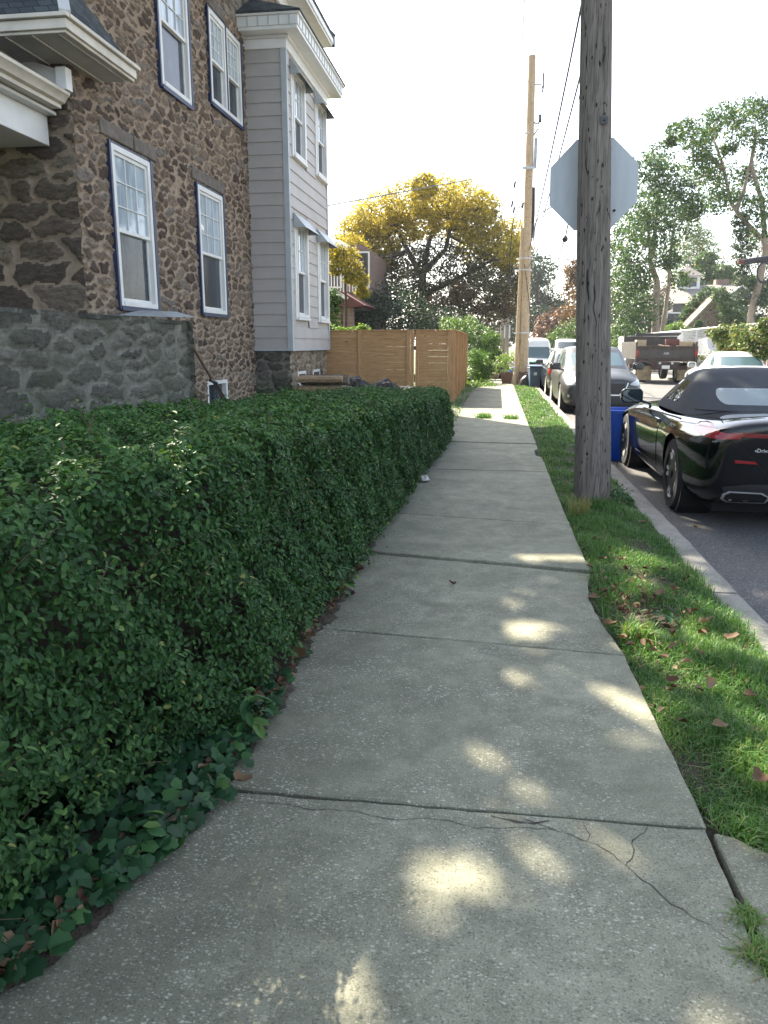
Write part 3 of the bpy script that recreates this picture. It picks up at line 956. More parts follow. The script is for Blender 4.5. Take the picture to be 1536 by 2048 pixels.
# ---------------------------------------------------------------- the stone house
house = empty('stone_house', (-5, 12, 0), label='brown rubble stone house with grey clapboard bay and white sash windows behind the hedge', cat='house')
house.location = (0, 0, 0)
WX = -5.0


def grid_wall(mb, axis, c, u0, u1, z0, z1, holes, depth=0.14, sign=1):
    """flat wall with rectangular openings and reveals. axis 'x': plane x=c, u is y. axis 'y': plane y=c, u is x."""
    us = sorted({u0, u1, *[h[0] for h in holes], *[h[1] for h in holes]})
    zs = sorted({z0, z1, *[h[2] for h in holes], *[h[3] for h in holes]})
    P = (lambda u, z, d=0.0: (c - sign * d, u, z)) if axis == 'x' else (lambda u, z, d=0.0: (u, c - sign * d, z))
    for a, b_ in zip(us[:-1], us[1:]):
        for p, q in zip(zs[:-1], zs[1:]):
            m = ((a + b_) / 2, (p + q) / 2)
            if any(h[0] < m[0] < h[1] and h[2] < m[1] < h[3] for h in holes): continue
            mb.add([P(a, p), P(b_, p), P(b_, q), P(a, q)], [(0, 1, 2, 3)])
    for (a, b_, p, q) in holes:
        for (s, e) in (((a, p), (b_, p)), ((b_, p), (b_, q)), ((b_, q), (a, q)), ((a, q), (a, p))):
            mb.add([P(*s), P(*e), P(*e, depth), P(*s, depth)], [(0, 1, 2, 3)])


W1 = (9.93, 11.06, 1.93, 3.94)
W2 = (12.86, 14.03, 1.96, 4.0)
W3 = (11.67, 12.78, 5.14, 7.02)
W4 = (13.72, 15.35, 5.48, 6.93)
BW = (12.95, 14.0, 0.12, 0.80)
HOLES = [W1, W2, W3, W4, BW]
rubble_sheet('wall', 'x', WX - .012, 9.10, 15.76, -0.3, 7.22, HOLES, 'street_rubble', house, 0.14, (0.18, 0.52), 0.018, 0.042, 1, .009, 5)
mb = MB()
mb.add([(WX - .01, 14.04, 7.2), (WX - .01, 15.76, 7.2), (WX - .01, 15.76, 7.5), (WX - .01, 14.04, 7.5)], [(0, 1, 2, 3)])
mb.add([(WX, 14.04, 7.5), (WX, 21.5, 7.5), (WX, 21.5, 8.97), (WX, 14.04, 8.97)], [(0, 1, 2, 3)])
mb.build('upper_wall', 'rubble_pale', house, fix=False)
mb = MB()
mb.add([(WX, 15.76, -.3), (WX, 21.5, -.3), (WX, 21.5, 7.5), (WX, 15.76, 7.5)], [(0, 1, 2, 3)])
for (a, b_, p, q) in HOLES:
    for (s, e) in (((a, p), (b_, p)), ((b_, p), (b_, q)), ((b_, q), (a, q)), ((a, q), (a, p))):
        mb.add([(WX + .01, *s), (WX + .01, *e), (WX - .16, *e), (WX - .16, *s)], [(0, 1, 2, 3)])
mb.build('gable_wall', 'rubble_pale', house, fix=False)
mb = MB()
mb.add([(WX, 21.5, -.3), (-13, 21.5, -.3), (-13, 21.5, 8.97), (WX, 21.5, 8.97)], [(0, 1, 2, 3)])
mb.build('rear_wall', 'rubble_pale', house, fix=False)
mb = MB()
mb.add([(WX, 14.04, 7.5), (-13, 14.04, 7.5), (-13, 14.04, 8.97), (WX, 14.04, 8.97)], [(0, 1, 2, 3)])
mb.build('step_wall', 'rubble_pale', house, fix=False)  # closes the step above the front roof lowered for the sun
rubble_sheet('front_wall', 'y', 9.115, -8.0, -4.985, 0.9, 5.7, [], 'front_rubble', house, 0.235, (0.28, 0.8), 0.025, 0.055, -1, .013, 9)
MB().add([(-8.0, 9.12, -.3), (-13, 9.12, -.3), (-13, 9.12, 7.5), (-8.0, 9.12, 7.5)], [(0, 1, 2, 3)]).build('front_wall', 'rubble_pale', house, fix=False)
# stone lintels, faintly larger slabs over each opening
for (a, b_, z) in ((9.72, 10.62, 4.0), (10.65, 11.35, 4.0), (12.7, 14.2, 4.06), (13.55, 14.6, 6.99)):
    MB().box(WX - 0.05, WX + 0.034, a, b_, z, z + 0.19).build('lintel', 'lintel_stone', house, bevel=0.018)
# buttress-like foundation courses at the ground
for a, b_, z in ((10.62, 12.9, .42), (14.05, 15.72, .36)):
    rubble_sheet('footing', 'x', WX + .06, a, b_, -.2, z, [], 'mossy_laid', house, .2, (.25, .6), .03, .05, 1, .012, int(a))


def muntins(mb, x, a, b_, z0, z1, nc, nr, t=0.015, d=0.02):
    for i in range(1, nc):
        y = a + (b_ - a) * i / nc
        mb.box(x, x + d, y - t / 2, y + t / 2, z0, z1)
    for j in range(1, nr):
        z = z0 + (z1 - z0) * j / nr
        mb.box(x, x + d * 0.9, a, b_, z - t / 2, z + t / 2)


def sash_window(xw, a, b_, z0, z1, mid=0.52, nc=3, nr=2, navy=0.045, depth=0.05, sill=True, outset=0.02, mullion=None):
    """a double-hung window in the plane x = xw looking towards +x"""
    f = MB()
    fw = 0.075
    x0, x1 = xw - depth, xw + outset
    f.box(x0, x1, a, a + fw, z0, z1).box(x0, x1, b_ - fw, b_, z0, z1)
    f.box(x0, x1, a + fw, b_ - fw, z1 - fw, z1).box(x0, x1 + 0.012, a + fw, b_ - fw, z0, z0 + fw * 0.85)
    bays = [(a + fw, b_ - fw)]
    if mullion:
        m = (a + b_) / 2
        f.box(x0, x1, m - 0.09, m + 0.09, z0 + fw * .85, z1 - fw)
        bays = [(a + fw, m - 0.09), (m + 0.09, b_ - fw)]
    w = f.build('window', 'white_paint', house, bevel=0.006)
    if navy:
        t = MB()
        t.box(xw - 0.04, xw + 0.019, a - navy, a, z0 - navy, z1 + navy * .6).box(xw - .04, xw + 0.028, b_, b_ + navy * 1.5, z0 - navy, z1 + navy * .6)
        t.box(xw - 0.04, xw + 0.012, a, b_, z1, z1 + navy * .6).box(xw - 0.04, xw + 0.03, a, b_, z0 - navy * 1.3, z0)
        if mullion: t.box(x1, x1 + 0.006, m - 0.03, m + 0.03, z0, z1)
        t.build('trim', 'navy_paint', w)
    for (p, q) in bays:
        zm = z0 + (z1 - z0) * (1 - mid)
        s = MB()
        sw_ = 0.045
        xs = xw - depth + 0.012
        for (u0, u1, dx) in ((zm - 0.02, z1 - fw, 0.0), (z0 + fw * .85, zm + 0.02, -0.035)):
            s.box(xs + dx, xs + dx + 0.032, p, p + sw_, u0, u1).box(xs + dx, xs + dx + 0.032, q - sw_, q, u0, u1)
            s.box(xs + dx, xs + dx + 0.032, p + sw_, q - sw_, u1 - sw_, u1).box(xs + dx, xs + dx + 0.032, p + sw_, q - sw_, u0, u0 + sw_)
        muntins(s, xs + 0.006, p + sw_, q - sw_, zm, z1 - fw - sw_, nc, nr)
        s.build('sash', 'white_paint', w, bevel=0.003)
        MB().box(xs + 0.0, xs + 0.006, p + sw_ - .004, q - sw_ + .004, zm + 0.02, z1 - fw - sw_ + .004).build('upper_pane', 'curtained_pane', w)
        MB().box(xs - 0.03, xs - 0.022, p + sw_ - .004, q - sw_ + .004, z0 + fw, zm - 0.01).build('lower_pane', 'screen_pane', w)
        MB().box(xs - 0.075, xs - 0.07, p, q, z0, z1).build('backing', 'interior', w)
    if sill:
        MB().box(xw - 0.02, xw + 0.07, a - 0.03, b_ + 0.03, z0 - 0.055, z0 - 0.005).build('sill', 'white_paint', w, bevel=0.006)
    return w


sash_window(WX + .03, *W1, sill=False, nc=3, nr=3)
sash_window(WX + .03, *W2, sill=False, nc=3, nr=3)
sash_window(WX + .03, *W3, sill=False, nc=3, nr=3)
sash_window(WX + .03, *W4, sill=False, nc=3, nr=3, mullion=True)
# basement window
f = MB()
a, b_, p, q = BW
f.box(-5.1, -4.99, a, a + .08, p, q).box(-5.1, -4.99, b_ - .08, b_, p, q).box(-5.1, -4.99, a + .08, b_ - .08, q - .07, q).box(-5.1, -4.985, a + .08, b_ - .08, p, p + .05)
w = f.build('basement_window', 'white_paint', house, bevel=0.005)
MB().box(-5.09, -5.08, a, b_, p, q).build('pane', 'screen_pane', w)

# ---- the two-storey clapboard bay
BX = -4.2; BY0, BY1 = 15.72, 19.27; BZ0, BZ1 = 1.33, 6.93


def clapboards(mb, axis, c, u0, u1, z0, z1, holes, ex=0.235, out=0.024, sign=1):
    """lapped boards: each leans out at its lower edge"""
    n = int(round((z1 - z0) / ex)); ex = (z1 - z0) / n
    P = (lambda u, z, d: (c + d * sign, u, z)) if axis == 'x' else (lambda u, z, d: (u, c + d * sign, z))
    for i in range(n):
        a, b_ = z0 + i * ex, z0 + (i + 1) * ex
        cuts = [u0, u1]
        for h in holes:
            if h[2] < b_ - 1e-4 and h[3] > a + 1e-4: cuts += [h[0], h[1]]
        cuts = sorted(cuts)
        for s, e in zip(cuts[0::2], cuts[1::2]):
            if e - s < 1e-3: continue
            j = random.uniform(-.0015, .0015)
            mb.add([P(s, a, out + j), P(e, a, out + j), P(e, b_, 0.004), P(s, b_, 0.004), P(s, a, -0.002), P(e, a, -0.002)],
                   [(0, 1, 2, 3), (0, 4, 5, 1)])


bw = [(16.12, 17.1, 1.99, 3.93), (18.18, 19.16, 1.99, 3.9), (16.12, 17.1, 5.15, 6.76), (18.18, 19.16, 5.2, 6.8)]
mb = MB()
clapboards(mb, 'x', BX, BY0 + 0.05, BY1 - 0.04, BZ0, BZ1, [(h[0] - .1, h[1] + .1, h[2] - .06, h[3] + .1) for h in bw])
grid_wall(mb, 'x', BX - .006, BY0, BY1, BZ0, BZ1, bw, .05)
clapboards(mb, 'y', BY0, WX, BX - 0.05, BZ0, BZ1, [], sign=-1)
mb.add([(WX, BY0 + .006, BZ0), (BX, BY0 + .006, BZ0), (BX, BY0 + .006, BZ1), (WX, BY0 + .006, BZ1)], [(0, 1, 2, 3)])
clapboards(mb, 'y', BY1, WX, BX - 0.05, BZ0, BZ1, [], sign=1)
bay = mb.build('bay_siding', 'siding', house, fix=False)
mb = MB()
mb.box(BX - 0.075, BX + 0.034, BY0 - 0.034, BY0 - 0.0, BZ0, BZ1)
mb.box(BX - 0.0, BX + 0.034, BY0 + 0.0, BY0 + 0.075, BZ0, BZ1)
mb.box(BX - 0.0, BX + 0.03, BY1 - 0.055, BY1 + 0.03, BZ0, BZ1)
mb.box(WX, BX + 0.03, BY0 - 0.03, BY1, BZ0 - 0.03, BZ0)
mb.build('corner_board', 'grey_trim', bay)
for h in bw:
    w = sash_window(BX + 0.01, *h, navy=0, nc=3, nr=2, sill=True, depth=0.05, outset=0.045)
    t = MB()
    a, b_, p, q = h
    t.box(BX - .004, BX + 0.04, a - .1, a, p - .05, q + .1).box(BX - .004, BX + .04, b_, b_ + .1, p - .05, q + .1).box(BX - .004, BX + .04, a, b_, q, q + .1)
    t.build('casing', 'vinyl_white', w)
    # metal awning hood
    aw = MB()
    zt = q + 0.1; d = 0.24 if p < 3 else 0.2; hgt = 0.28
    y0, y1 = a - 0.12, b_ + 0.12
    aw.add([(BX + .03, y0, zt), (BX + .03, y1, zt), (BX + .03 + d, y1, zt - hgt), (BX + .03 + d, y0, zt - hgt), (BX + .03, y0, zt - hgt), (BX + .03, y1, zt - hgt)],
           [(0, 1, 2, 3), (0, 3, 4), (1, 5, 2)])
    s = aw.build('awning', 'tin', w, fix=False)
    so = s.modifiers.new('s', 'SOLIDIFY'); so.thickness = 0.008
# bay foundation of paler stone with two small windows
mb = MB()
mb.box(-4.95, BX - 0.065, BY0 + 0.06, BY1 - 0.05, -0.3, BZ0 - 0.032)
mb.build('bay_foundation', 'rubble_pale', house)
rubble_sheet('bay_foundation', 'x', BX - .07, BY0 + .05, BY1 - .05, -.3, BZ0 - .032, [(16.35, 17.07, .34, .86), (17.75, 18.47, .34, .86)], 'pale_laid', house, .2, (.2, .5), .025, .045, 1, .013, 21)
rubble_sheet('bay_foundation', 'y', BY0 + .06, WX, BX - .06, -.3, BZ0 - .032, [], 'mossy_laid', house, .2, (.25, .6), .025, .045, -1, .013, 22)
for a in (16.35, 17.75):
    f = MB()
    xx = BX - 0.06
    f.box(xx - .02, xx + .015, a, a + .72, 0.34, 0.40).box(xx - .02, xx + .015, a, a + .06, 0.40, 0.86).box(xx - .02, xx + .015, a + .66, a + .72, 0.40, 0.86).box(xx - .02, xx + .015, a + .06, a + .66, 0.80, 0.86)
    w = f.build('basement_window', 'white_paint', house)
    MB().box(xx - .01, xx + .004, a + .06, a + .66, 0.62, 0.80).build('pane', 'screen_pane', w)
    MB().box(xx - .01, xx + .007, a + .06, a + .66, 0.40, 0.62).build('panel', 'vinyl_white', w)
# bay cornice and little roof
mb = MB()
e = 0.34
prof_z = [(BZ1, BZ1 + 0.17, 0.05), (BZ1 + 0.17, BZ1 + 0.22, 0.10), (BZ1 + 0.22, BZ1 + 0.28, e), (BZ1 + 0.28, BZ1 + 0.45, e + 0.02), (BZ1 + 0.45, BZ1 + 0.485, e + 0.06)]
for (a, b_, o_) in prof_z:
    mb.box(WX - .02, BX + o_, BY0 - o_, BY1 + o_, a, b_)
cor = mb.build('bay_cornice', 'vinyl_white', house, bevel=0.008)
for i in range(18):
    y = BY0 - e + 0.1 + i * (BY1 - BY0 + 2 * e - 0.2) / 17
    MB().box(BX + e + .02, BX + e + .03, y - .008, y + .008, BZ1 + 0.285, BZ1 + 0.44).build('gutter_strap', 'grey_trim', cor)
for i in range(5):
    x = WX + 0.2 + i * 0.2
    MB().box(x - .008, x + .008, BY0 - e - .03, BY0 - e - .02, BZ1 + 0.285, BZ1 + 0.44).build('gutter_strap', 'grey_trim', cor)
mb = MB()
zt = BZ1 + 0.487; o_ = e + 0.075
V = [(WX, BY0 - o_, zt), (BX + o_, BY0 - o_, zt), (BX + o_, BY1 + o_, zt), (WX, BY1 + o_, zt), (WX, BY0 + .55, zt + 0.62), (WX, BY1 - .55, zt + 0.62),
     (WX, BY0 - o_, zt + .03), (BX + o_, BY0 - o_, zt + .03), (BX + o_, BY1 + o_, zt + .03), (WX, BY1 + o_, zt + .03)]
F = [(6, 7, 4), (7, 8, 5, 4), (8, 9, 5), (0, 1, 7, 6), (1, 2, 8, 7), (2, 3, 9, 8), (0, 3, 2, 1)]
mb.add(V, F)
mb.build('bay_roof', 'shingle', house)
# main eaves over the street wall, white frieze and soffit, steep slate roof above
mb = MB()
mb.box(WX - .1, WX + 0.06, 14.04, 21.5, 8.70, 8.97)
mb.box(WX - .1, WX + 0.50, 14.0, 21.62, 8.972, 9.03).box(WX + 0.40, WX + 0.53, 13.98, 21.64, 9.032, 9.20)
mb.build('eaves', 'vinyl_white', house, bevel=0.01)
mb = MB()
mb.prism([(WX + 0.55, 9.17), (WX + 0.55, 9.23), (WX - 0.15, 9.85), (WX - 4.5, 10.5), (WX - 8, 10.2), (WX - 8, 9.05), (WX + 0.4, 9.05)], 13.95, 21.7, 'y')
# unseen front roof, kept low to let sun reach the pavement
V = [(x, y, z) for (y, x, z) in ((9.0, -4.6, 7.15), (14.03, -4.6, 7.15), (14.03, -9, 9.4), (9.0, -9, 9.4), (14.03, -13.2, 7.4), (9.0, -13.2, 7.4))]
mb.add(V, [(0, 1, 2, 3), (3, 2, 4, 5), (0, 3, 5), (1, 4, 2), (0, 5, 4, 1)])
mb.build('roof', 'shingle', house)
mb = MB()
mb.box(WX - 0.02, WX + 0.55, 21.702, 21.74, 9.0, 9.24)
mb.bar((WX + 0.5, 21.72, 9.2), (WX - 0.15, 21.72, 9.85), 0.05, 0.22, (1, 0, 0))
mb.build('rake_board', 'navy_paint', house)

# ---- pent roof at the street corner (top left of the view)
pent = MB()
PX1, PY1, PZ = -4.5, 8.2, 4.72
V = [(-13, PY1, PZ), (PX1, PY1, PZ), (PX1, 9.75, PZ), (WX, 9.75, PZ + .42), (WX, 9.115, PZ + 0.95), (-13, 9.115, PZ + 0.95), (WX, 9.75, PZ), (-13, 9.115, PZ)]
pent.add([(-13, PY1, PZ), (PX1, PY1, PZ), (WX, 9.0, PZ + 0.88), (-13, 9.0, PZ + 0.88)], [(0, 1, 2, 3)])
pent.add([(PX1, PY1, PZ), (PX1, 9.78, PZ), (WX, 9.35, PZ + 0.75), (WX, 9.0, PZ + 0.88)], [(0, 1, 2, 3)])
pent.add([(-13, 9.0, PZ + .88), (WX, 9.0, PZ + .88), (WX, 9.35, PZ + .75), (WX - .001, 9.115, PZ + .93), (-13, 9.115, PZ + .93)], [(0, 1, 2, 3, 4)])
pent.add([(PX1, 9.78, PZ), (WX, 9.78, PZ + .05), (WX, 9.35, PZ + 0.75)], [(0, 1, 2)])
pr = pent.build('pent_roof', 'shingle', house, fix=False)
so = pr.modifiers.new('s', 'SOLIDIFY'); so.thickness = 0.03
mb = MB()
mb.box(-13, PX1 + .03, PY1 - .03, PY1 + .0, PZ - .13, PZ - .035).box(-13, PX1 + .06, PY1 - .07, PY1 + .0, PZ - .03, PZ + .012)
mb.box(PX1, PX1 + .03, PY1 + .002, 9.76, PZ - .13, PZ - .035).box(PX1, PX1 + .07, PY1 + .002, 9.8, PZ - .03, PZ + .012)
mb.box(-13, PX1 - .002, PY1 + .002, PY1 + .03, PZ - .16, PZ - .03)
mb.box(PX1 - .03, PX1 - .002, PY1 + .032, 9.76, PZ - .16, PZ - .03)
mb.build('fascia', 'cream_paint', pr, bevel=0.006)
mb = MB()
mb.box(-13, PX1 - .032, PY1 + .032, 9.10, PZ - .15, PZ - .125).box(WX + .003, PX1 - .032, 9.102, 9.75, PZ - .15, PZ - .125)
for i in range(26):
    x = PX1 - .1 - i * 0.3
    if x > WX: mb.box(x - .008, x + .008, PY1 + .035, 9.74, PZ - .165, PZ - .151)
    else: mb.box(x - .008, x + .008, PY1 + .035, 9.08, PZ - .165, PZ - .151)
mb.build('soffit', 'soffit', pr)
mb = MB()
mb.bar((PX1 + .03, PY1 - .03, PZ + .02), (WX, 9.02, PZ + .93), 0.11, 0.035)
mb.build('hip_flashing', 'vinyl_white', pr)
# ---- porch: roof edge with white cornice and beam, dark stone knee wall
mb = MB()
mb.box(-12, -5.28, 3.0, 9.06, 3.70, 4.02).box(-12, -5.16, 3.0, 9.06, 4.022, 4.06)
bm_ = mb.build('porch_beam', 'white_paint', house, bevel=0.008)
mb = MB()
mb.prism([(-5.5, 4.07), (-5.05, 4.07), (-5.05, 4.11), (-5.0, 4.125), (-4.975, 4.17), (-4.93, 4.20), (-4.93, 4.235), (-5.5, 4.235)], 3.0, 8.98, 'y')
mb.build('gutter', 'cream_paint', bm_, smooth=30)
mb = MB()
mb.prism([(-4.96, 4.238), (-4.96, 4.255), (-5.8, 4.42), (-12, 4.7), (-12, 4.238)], 3.0, 9.1, 'y')
mb.build('porch_roof', 'shingle', house)
mb = MB()
mb.box(-5.02, -4.90, 8.86, 8.99, 4.24, 4.47)
mb.bar((-5.03, 8.98, 4.39), (-5.7, 8.98, 4.60), 0.03, 0.16)
mb.build('flashing', 'vinyl_white', bm_)
# knee wall: the top climbs a little, the far end flares at its foot
def kw_off(U, Z):
    e = np.clip((U - 9.2) / 1.25, 0, 1)
    return 0.10 * e * np.clip(1 - Z / 1.75, 0, 1) + 0.02 * np.sin(U * 3.3 + Z * 2)
kw = rubble_sheet('porch_wall', 'x', -4.33, 3.5, 10.52, -.3, 1.745, [], 'mossy_laid', house, .2, (.4, 1.0), .028, .035, 1, .014, 31, kw_off)
rubble_sheet('porch_wall', 'y', 10.50, -4.99, -4.22, -.3, 1.745, [], 'mossy_laid', house, .2, (.3, .6), .03, .04, 1, .014, 32)
mb = MB(); mb.box(-4.98, -4.31, 3.5, 10.51, 1.70, 1.746)
mb.build('coping', 'mossy_rubble', kw)
mb = MB()
mb.add([(-4.95, 9.75, 1.80), (-4.24, 9.75, 1.775), (-4.2, 10.62, 1.80), (-4.9, 10.75, 1.83), (-4.75, 10.0, 1.87), (-4.45, 10.0, 1.86), (-4.42, 10.45, 1.87), (-4.75, 10.5, 1.875)],
       [(0, 1, 5, 4), (1, 2, 6, 5), (2, 3, 7, 6), (3, 0, 4, 7), (4, 5, 6, 7), (3, 2, 1, 0)])
mb.build('cap_sheet', 'tin', kw)
# porch floor and the dark behind
MB().box(-12, -4.8, 3.5, 9.05, 0.9, 1.0).build('porch_floor', 'mossy_rubble', house)
# ---------------------------------------------------------------- planting
CAM_H = 1.42
_F, _TH = 1538.0, math.atan(334 / 1538)
_YAW = math.atan(229 * math.cos(_TH) / 1538)


def at(px, py, Y):
    """a point of the far scenery at distance Y, from where it stands in the photograph (1536 x 2048)"""
    x = (px - 768) / _F; y = -(py - 1024) / _F
    f = math.cos(_TH) + y * math.sin(_TH); u = -math.sin(_TH) + y * math.cos(_TH)
    s, c = math.sin(_YAW), math.cos(_YAW)
    dx, dy = x * c - f * s, x * s + f * c
    return Vector((dx * Y / dy, Y, CAM_H + u * Y / dy))


def on_ground(px, py, z=0.0):
    a = at(px, py, 1.0) - Vector((0, 0, CAM_H))
    t = (z - CAM_H) / a.z
    return Vector((a.x * t, a.y * t, z))


def wobble(P, amp, f):
    return amp * (np.sin(P[:, 0] * f * 1.3 + P[:, 1] * f) * np.sin(P[:, 1] * f * 0.73 + P[:, 2] * f * 1.9 + 1.7) + 0.6 * np.sin(P[:, 1] * f * 2.3 + P[:, 2] * f * 2.9 + P[:, 0] * 3.1 * f))


# ---- privet hedge
def hedge_front(y):
    return np.interp(y, [0, 1.6, 2.6, 5, 8, 11, 13], [-1.14, -1.07, -0.94, -0.88, -0.80, -0.71, -0.76])


def hedge_top(y):
    return 1.17 - 0.036 * y


def hedge_points(n, y0, y1, depth):
    y = rng.uniform(y0, y1, n)
    zt = hedge_top(y); xf = hedge_front(y)
    back = -2.36
    s = rng.random(n)
    fr = 0.46
    P = np.zeros((n, 3)); N = np.zeros((n, 3))
    P[:, 1] = y
    m = s < fr
    h = s / fr
    z = 0.06 + (zt - 0.06) * h ** 0.9
    P[m, 0] = (xf + 0.05 * np.clip(0.6 - z, 0, 1) / 0.6 - 0.16 * np.clip(0.42 - z, 0, 1) / 0.42 * np.clip((2.7 - y) / 0.7, 0, 1))[m]
    P[m, 2] = z[m]
    N[m, 0] = 1.0; N[m, 2] = 0.25
    q = ~m
    t = ((s - fr) / (1 - fr))
    P[q, 0] = (xf + (back - xf) * t)[q]; P[q, 2] = zt[q]
    N[q, 2] = 1.0
    # rounded upper edge
    r = 0.15
    dx = np.clip(P[:, 0] - (xf - r), 0, None); dz = np.clip(P[:, 2] - (zt - r), 0, None)
    L = np.hypot(dx, dz) + 1e-6
    k = np.where((dx > 0) & (dz > 0), r / np.maximum(L, r), 1.0)
    P[:, 0] = np.where((dx > 0) & (dz > 0), xf - r + dx * k, P[:, 0])
    P[:, 2] = np.where((dx > 0) & (dz > 0), zt - r + dz * k, P[:, 2])
    both = (dx > 0) & (dz > 0)
    N[both, 0] = dx[both]; N[both, 2] = dz[both]
    # rounded far end
    e = np.clip(y - (12.2 - 0.4), 0, None)
    N[:, 1] = e * 1.5
    P[:, 2] -= (e ** 2) * 0.4 * (P[:, 2] > 0.2)
    P[:, 0] -= (e ** 2) * 0.25
    N = unit(N)
    d = rng.exponential(depth, n)
    bump = wobble(P, 0.032, 4.6) + wobble(P, 0.018, 13)
    P = P + N * (bump - d + 0.02)[:, None]
    return P, N, d


hedge = empty('privet_hedge', (-1.6, 6, 0), label='long clipped dark green privet hedge along the left of the sidewalk', cat='hedge')
hedge.location = (0, 0, 0)


def hedge_part(n, y0, y1, size, depth, six):
    P, N, d = hedge_points(n, y0, y1, depth)
    keep = np.ones(len(P), bool)
    low = (P[:, 2] < 0.34) & (P[:, 1] < 6)
    keep &= ~(low & (rng.random(len(P)) < (0.30 - P[:, 2]) * 1.5))
    gap = wobble(P * np.array([1, 1, 1.0]), 1.0, 7.5)
    keep &= ~((gap > 0.7) & (rng.random(len(P)) < 0.72))
    P = P[keep]; N = N[keep]; d = d[keep]
    nn = len(P)
    rn = rng.normal(size=(nn, 3))
    Nn = unit(N * 0.75 + np.array([0.12, -0.12, 0.42]) + rn * 0.50)
    D = np.array([0.35, 0.0, 0.55]) + rng.normal(size=(nn, 3)) * 0.9
    sz = size * rng.uniform(0.6, 1.25, nn)
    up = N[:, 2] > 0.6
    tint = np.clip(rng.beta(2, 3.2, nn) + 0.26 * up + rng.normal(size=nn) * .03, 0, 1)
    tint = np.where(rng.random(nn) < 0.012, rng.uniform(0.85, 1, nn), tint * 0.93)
    return leaf_mesh('foliage', P, Nn, sz, 'privet', 0.56, 0.22, tint, six, D, True)


def join_raw(name, parts, mat, parent):
    o = 0; V = []; C = []; F = []; T = []
    for (v, c, f, t_) in parts:
        V.append(v); C.append(c); F.append(f + o); T.append(t_); o += len(v)
    return link(name, np_mesh(name, np.concatenate(V), np.concatenate(C), np.concatenate(F), mat, {'tint': np.concatenate(T)}), parent)


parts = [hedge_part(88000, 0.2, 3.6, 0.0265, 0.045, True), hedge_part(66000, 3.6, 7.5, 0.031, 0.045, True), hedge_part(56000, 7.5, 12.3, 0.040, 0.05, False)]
# young shoots standing out of the clipped surface
n = 520
P, N, d = hedge_points(n, 0.4, 12.0, 0.01)
LP = []; LN = []; LD = []; tw = MB()
for i in range(n):
    p = Vector(P[i]); nn_ = Vector(N[i])
    dr = (nn_ * 0.6 + Vector((random.uniform(-.4, .4), random.uniform(-.5, .4), 0.6))).normalized()
    L_ = random.uniform(0.05, 0.15)
    if i % 3 == 0: tw.tube([p - dr * 0.08, p + dr * L_ * 0.5, p + dr * L_ + Vector((0, 0, -.01))], [0.002, 0.0016, 0.0008], 4, False)
    for k in range(7):
        q = p + dr * L_ * k / 6
        s = dr.cross(Vector((0.3, 0.5, 1))).normalized() * (1 if k % 2 else -1)
        LP.append(q + s * 0.012); LD.append(s + dr * 0.8); LN.append(Vector((0, 0, 1)) + s * 0.3 + nn_ * .3)
parts.append(leaf_mesh('foliage', np.array(LP), np.array(LN), rng.uniform(0.018, 0.032, len(LP)), 'privet', 0.5, 0.2, np.clip(rng.normal(0.62, 0.2, len(LP)), 0, 1), True, np.array(LD), True))
join_raw('foliage', parts, 'privet', hedge)
# the woody inside: stems and a dark thicket of twigs
for i in range(150):
    y = random.uniform(0.5, 12.0)
    xf = float(hedge_front(y)) - random.uniform(0.32, 1.1)
    p = Vector((xf, y, 0.0))
    q = p + Vector((random.uniform(-.12, .25), random.uniform(-.15, .15), random.uniform(.45, .7)))
    tw.tube([p, p.lerp(q, .5) + Vector((random.uniform(-.04, .04), random.uniform(-.04, .04), 0)), q], [0.014, 0.009, 0.004], 5, False)
for i in range(420):
    y = random.uniform(0.6, 9.0)
    z = random.uniform(0.12, 0.95)
    p = Vector((float(hedge_front(y)) - 0.10, y, min(z, float(hedge_top(y)) - .05)))
    dr = Vector((random.uniform(0.0, .8), random.uniform(-1, 1), random.uniform(-.2, 1))).normalized()
    tw.tube([p, p + dr * random.uniform(.06, .16)], [0.0022, 0.001], 4, False)
tw.build('stem', 'twig', hedge, fix=False, kind='stuff')
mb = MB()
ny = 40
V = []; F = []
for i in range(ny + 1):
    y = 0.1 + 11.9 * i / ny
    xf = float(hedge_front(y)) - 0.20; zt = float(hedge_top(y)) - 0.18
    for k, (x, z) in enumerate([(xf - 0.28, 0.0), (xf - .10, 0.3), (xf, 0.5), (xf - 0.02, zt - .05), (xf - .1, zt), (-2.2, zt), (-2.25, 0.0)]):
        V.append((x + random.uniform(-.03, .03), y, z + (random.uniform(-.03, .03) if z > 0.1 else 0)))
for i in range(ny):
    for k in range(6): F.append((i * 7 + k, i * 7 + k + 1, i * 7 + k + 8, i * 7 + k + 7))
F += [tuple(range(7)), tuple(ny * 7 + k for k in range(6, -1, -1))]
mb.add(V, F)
mb.build('twig_core', 'dark_bark', hedge)


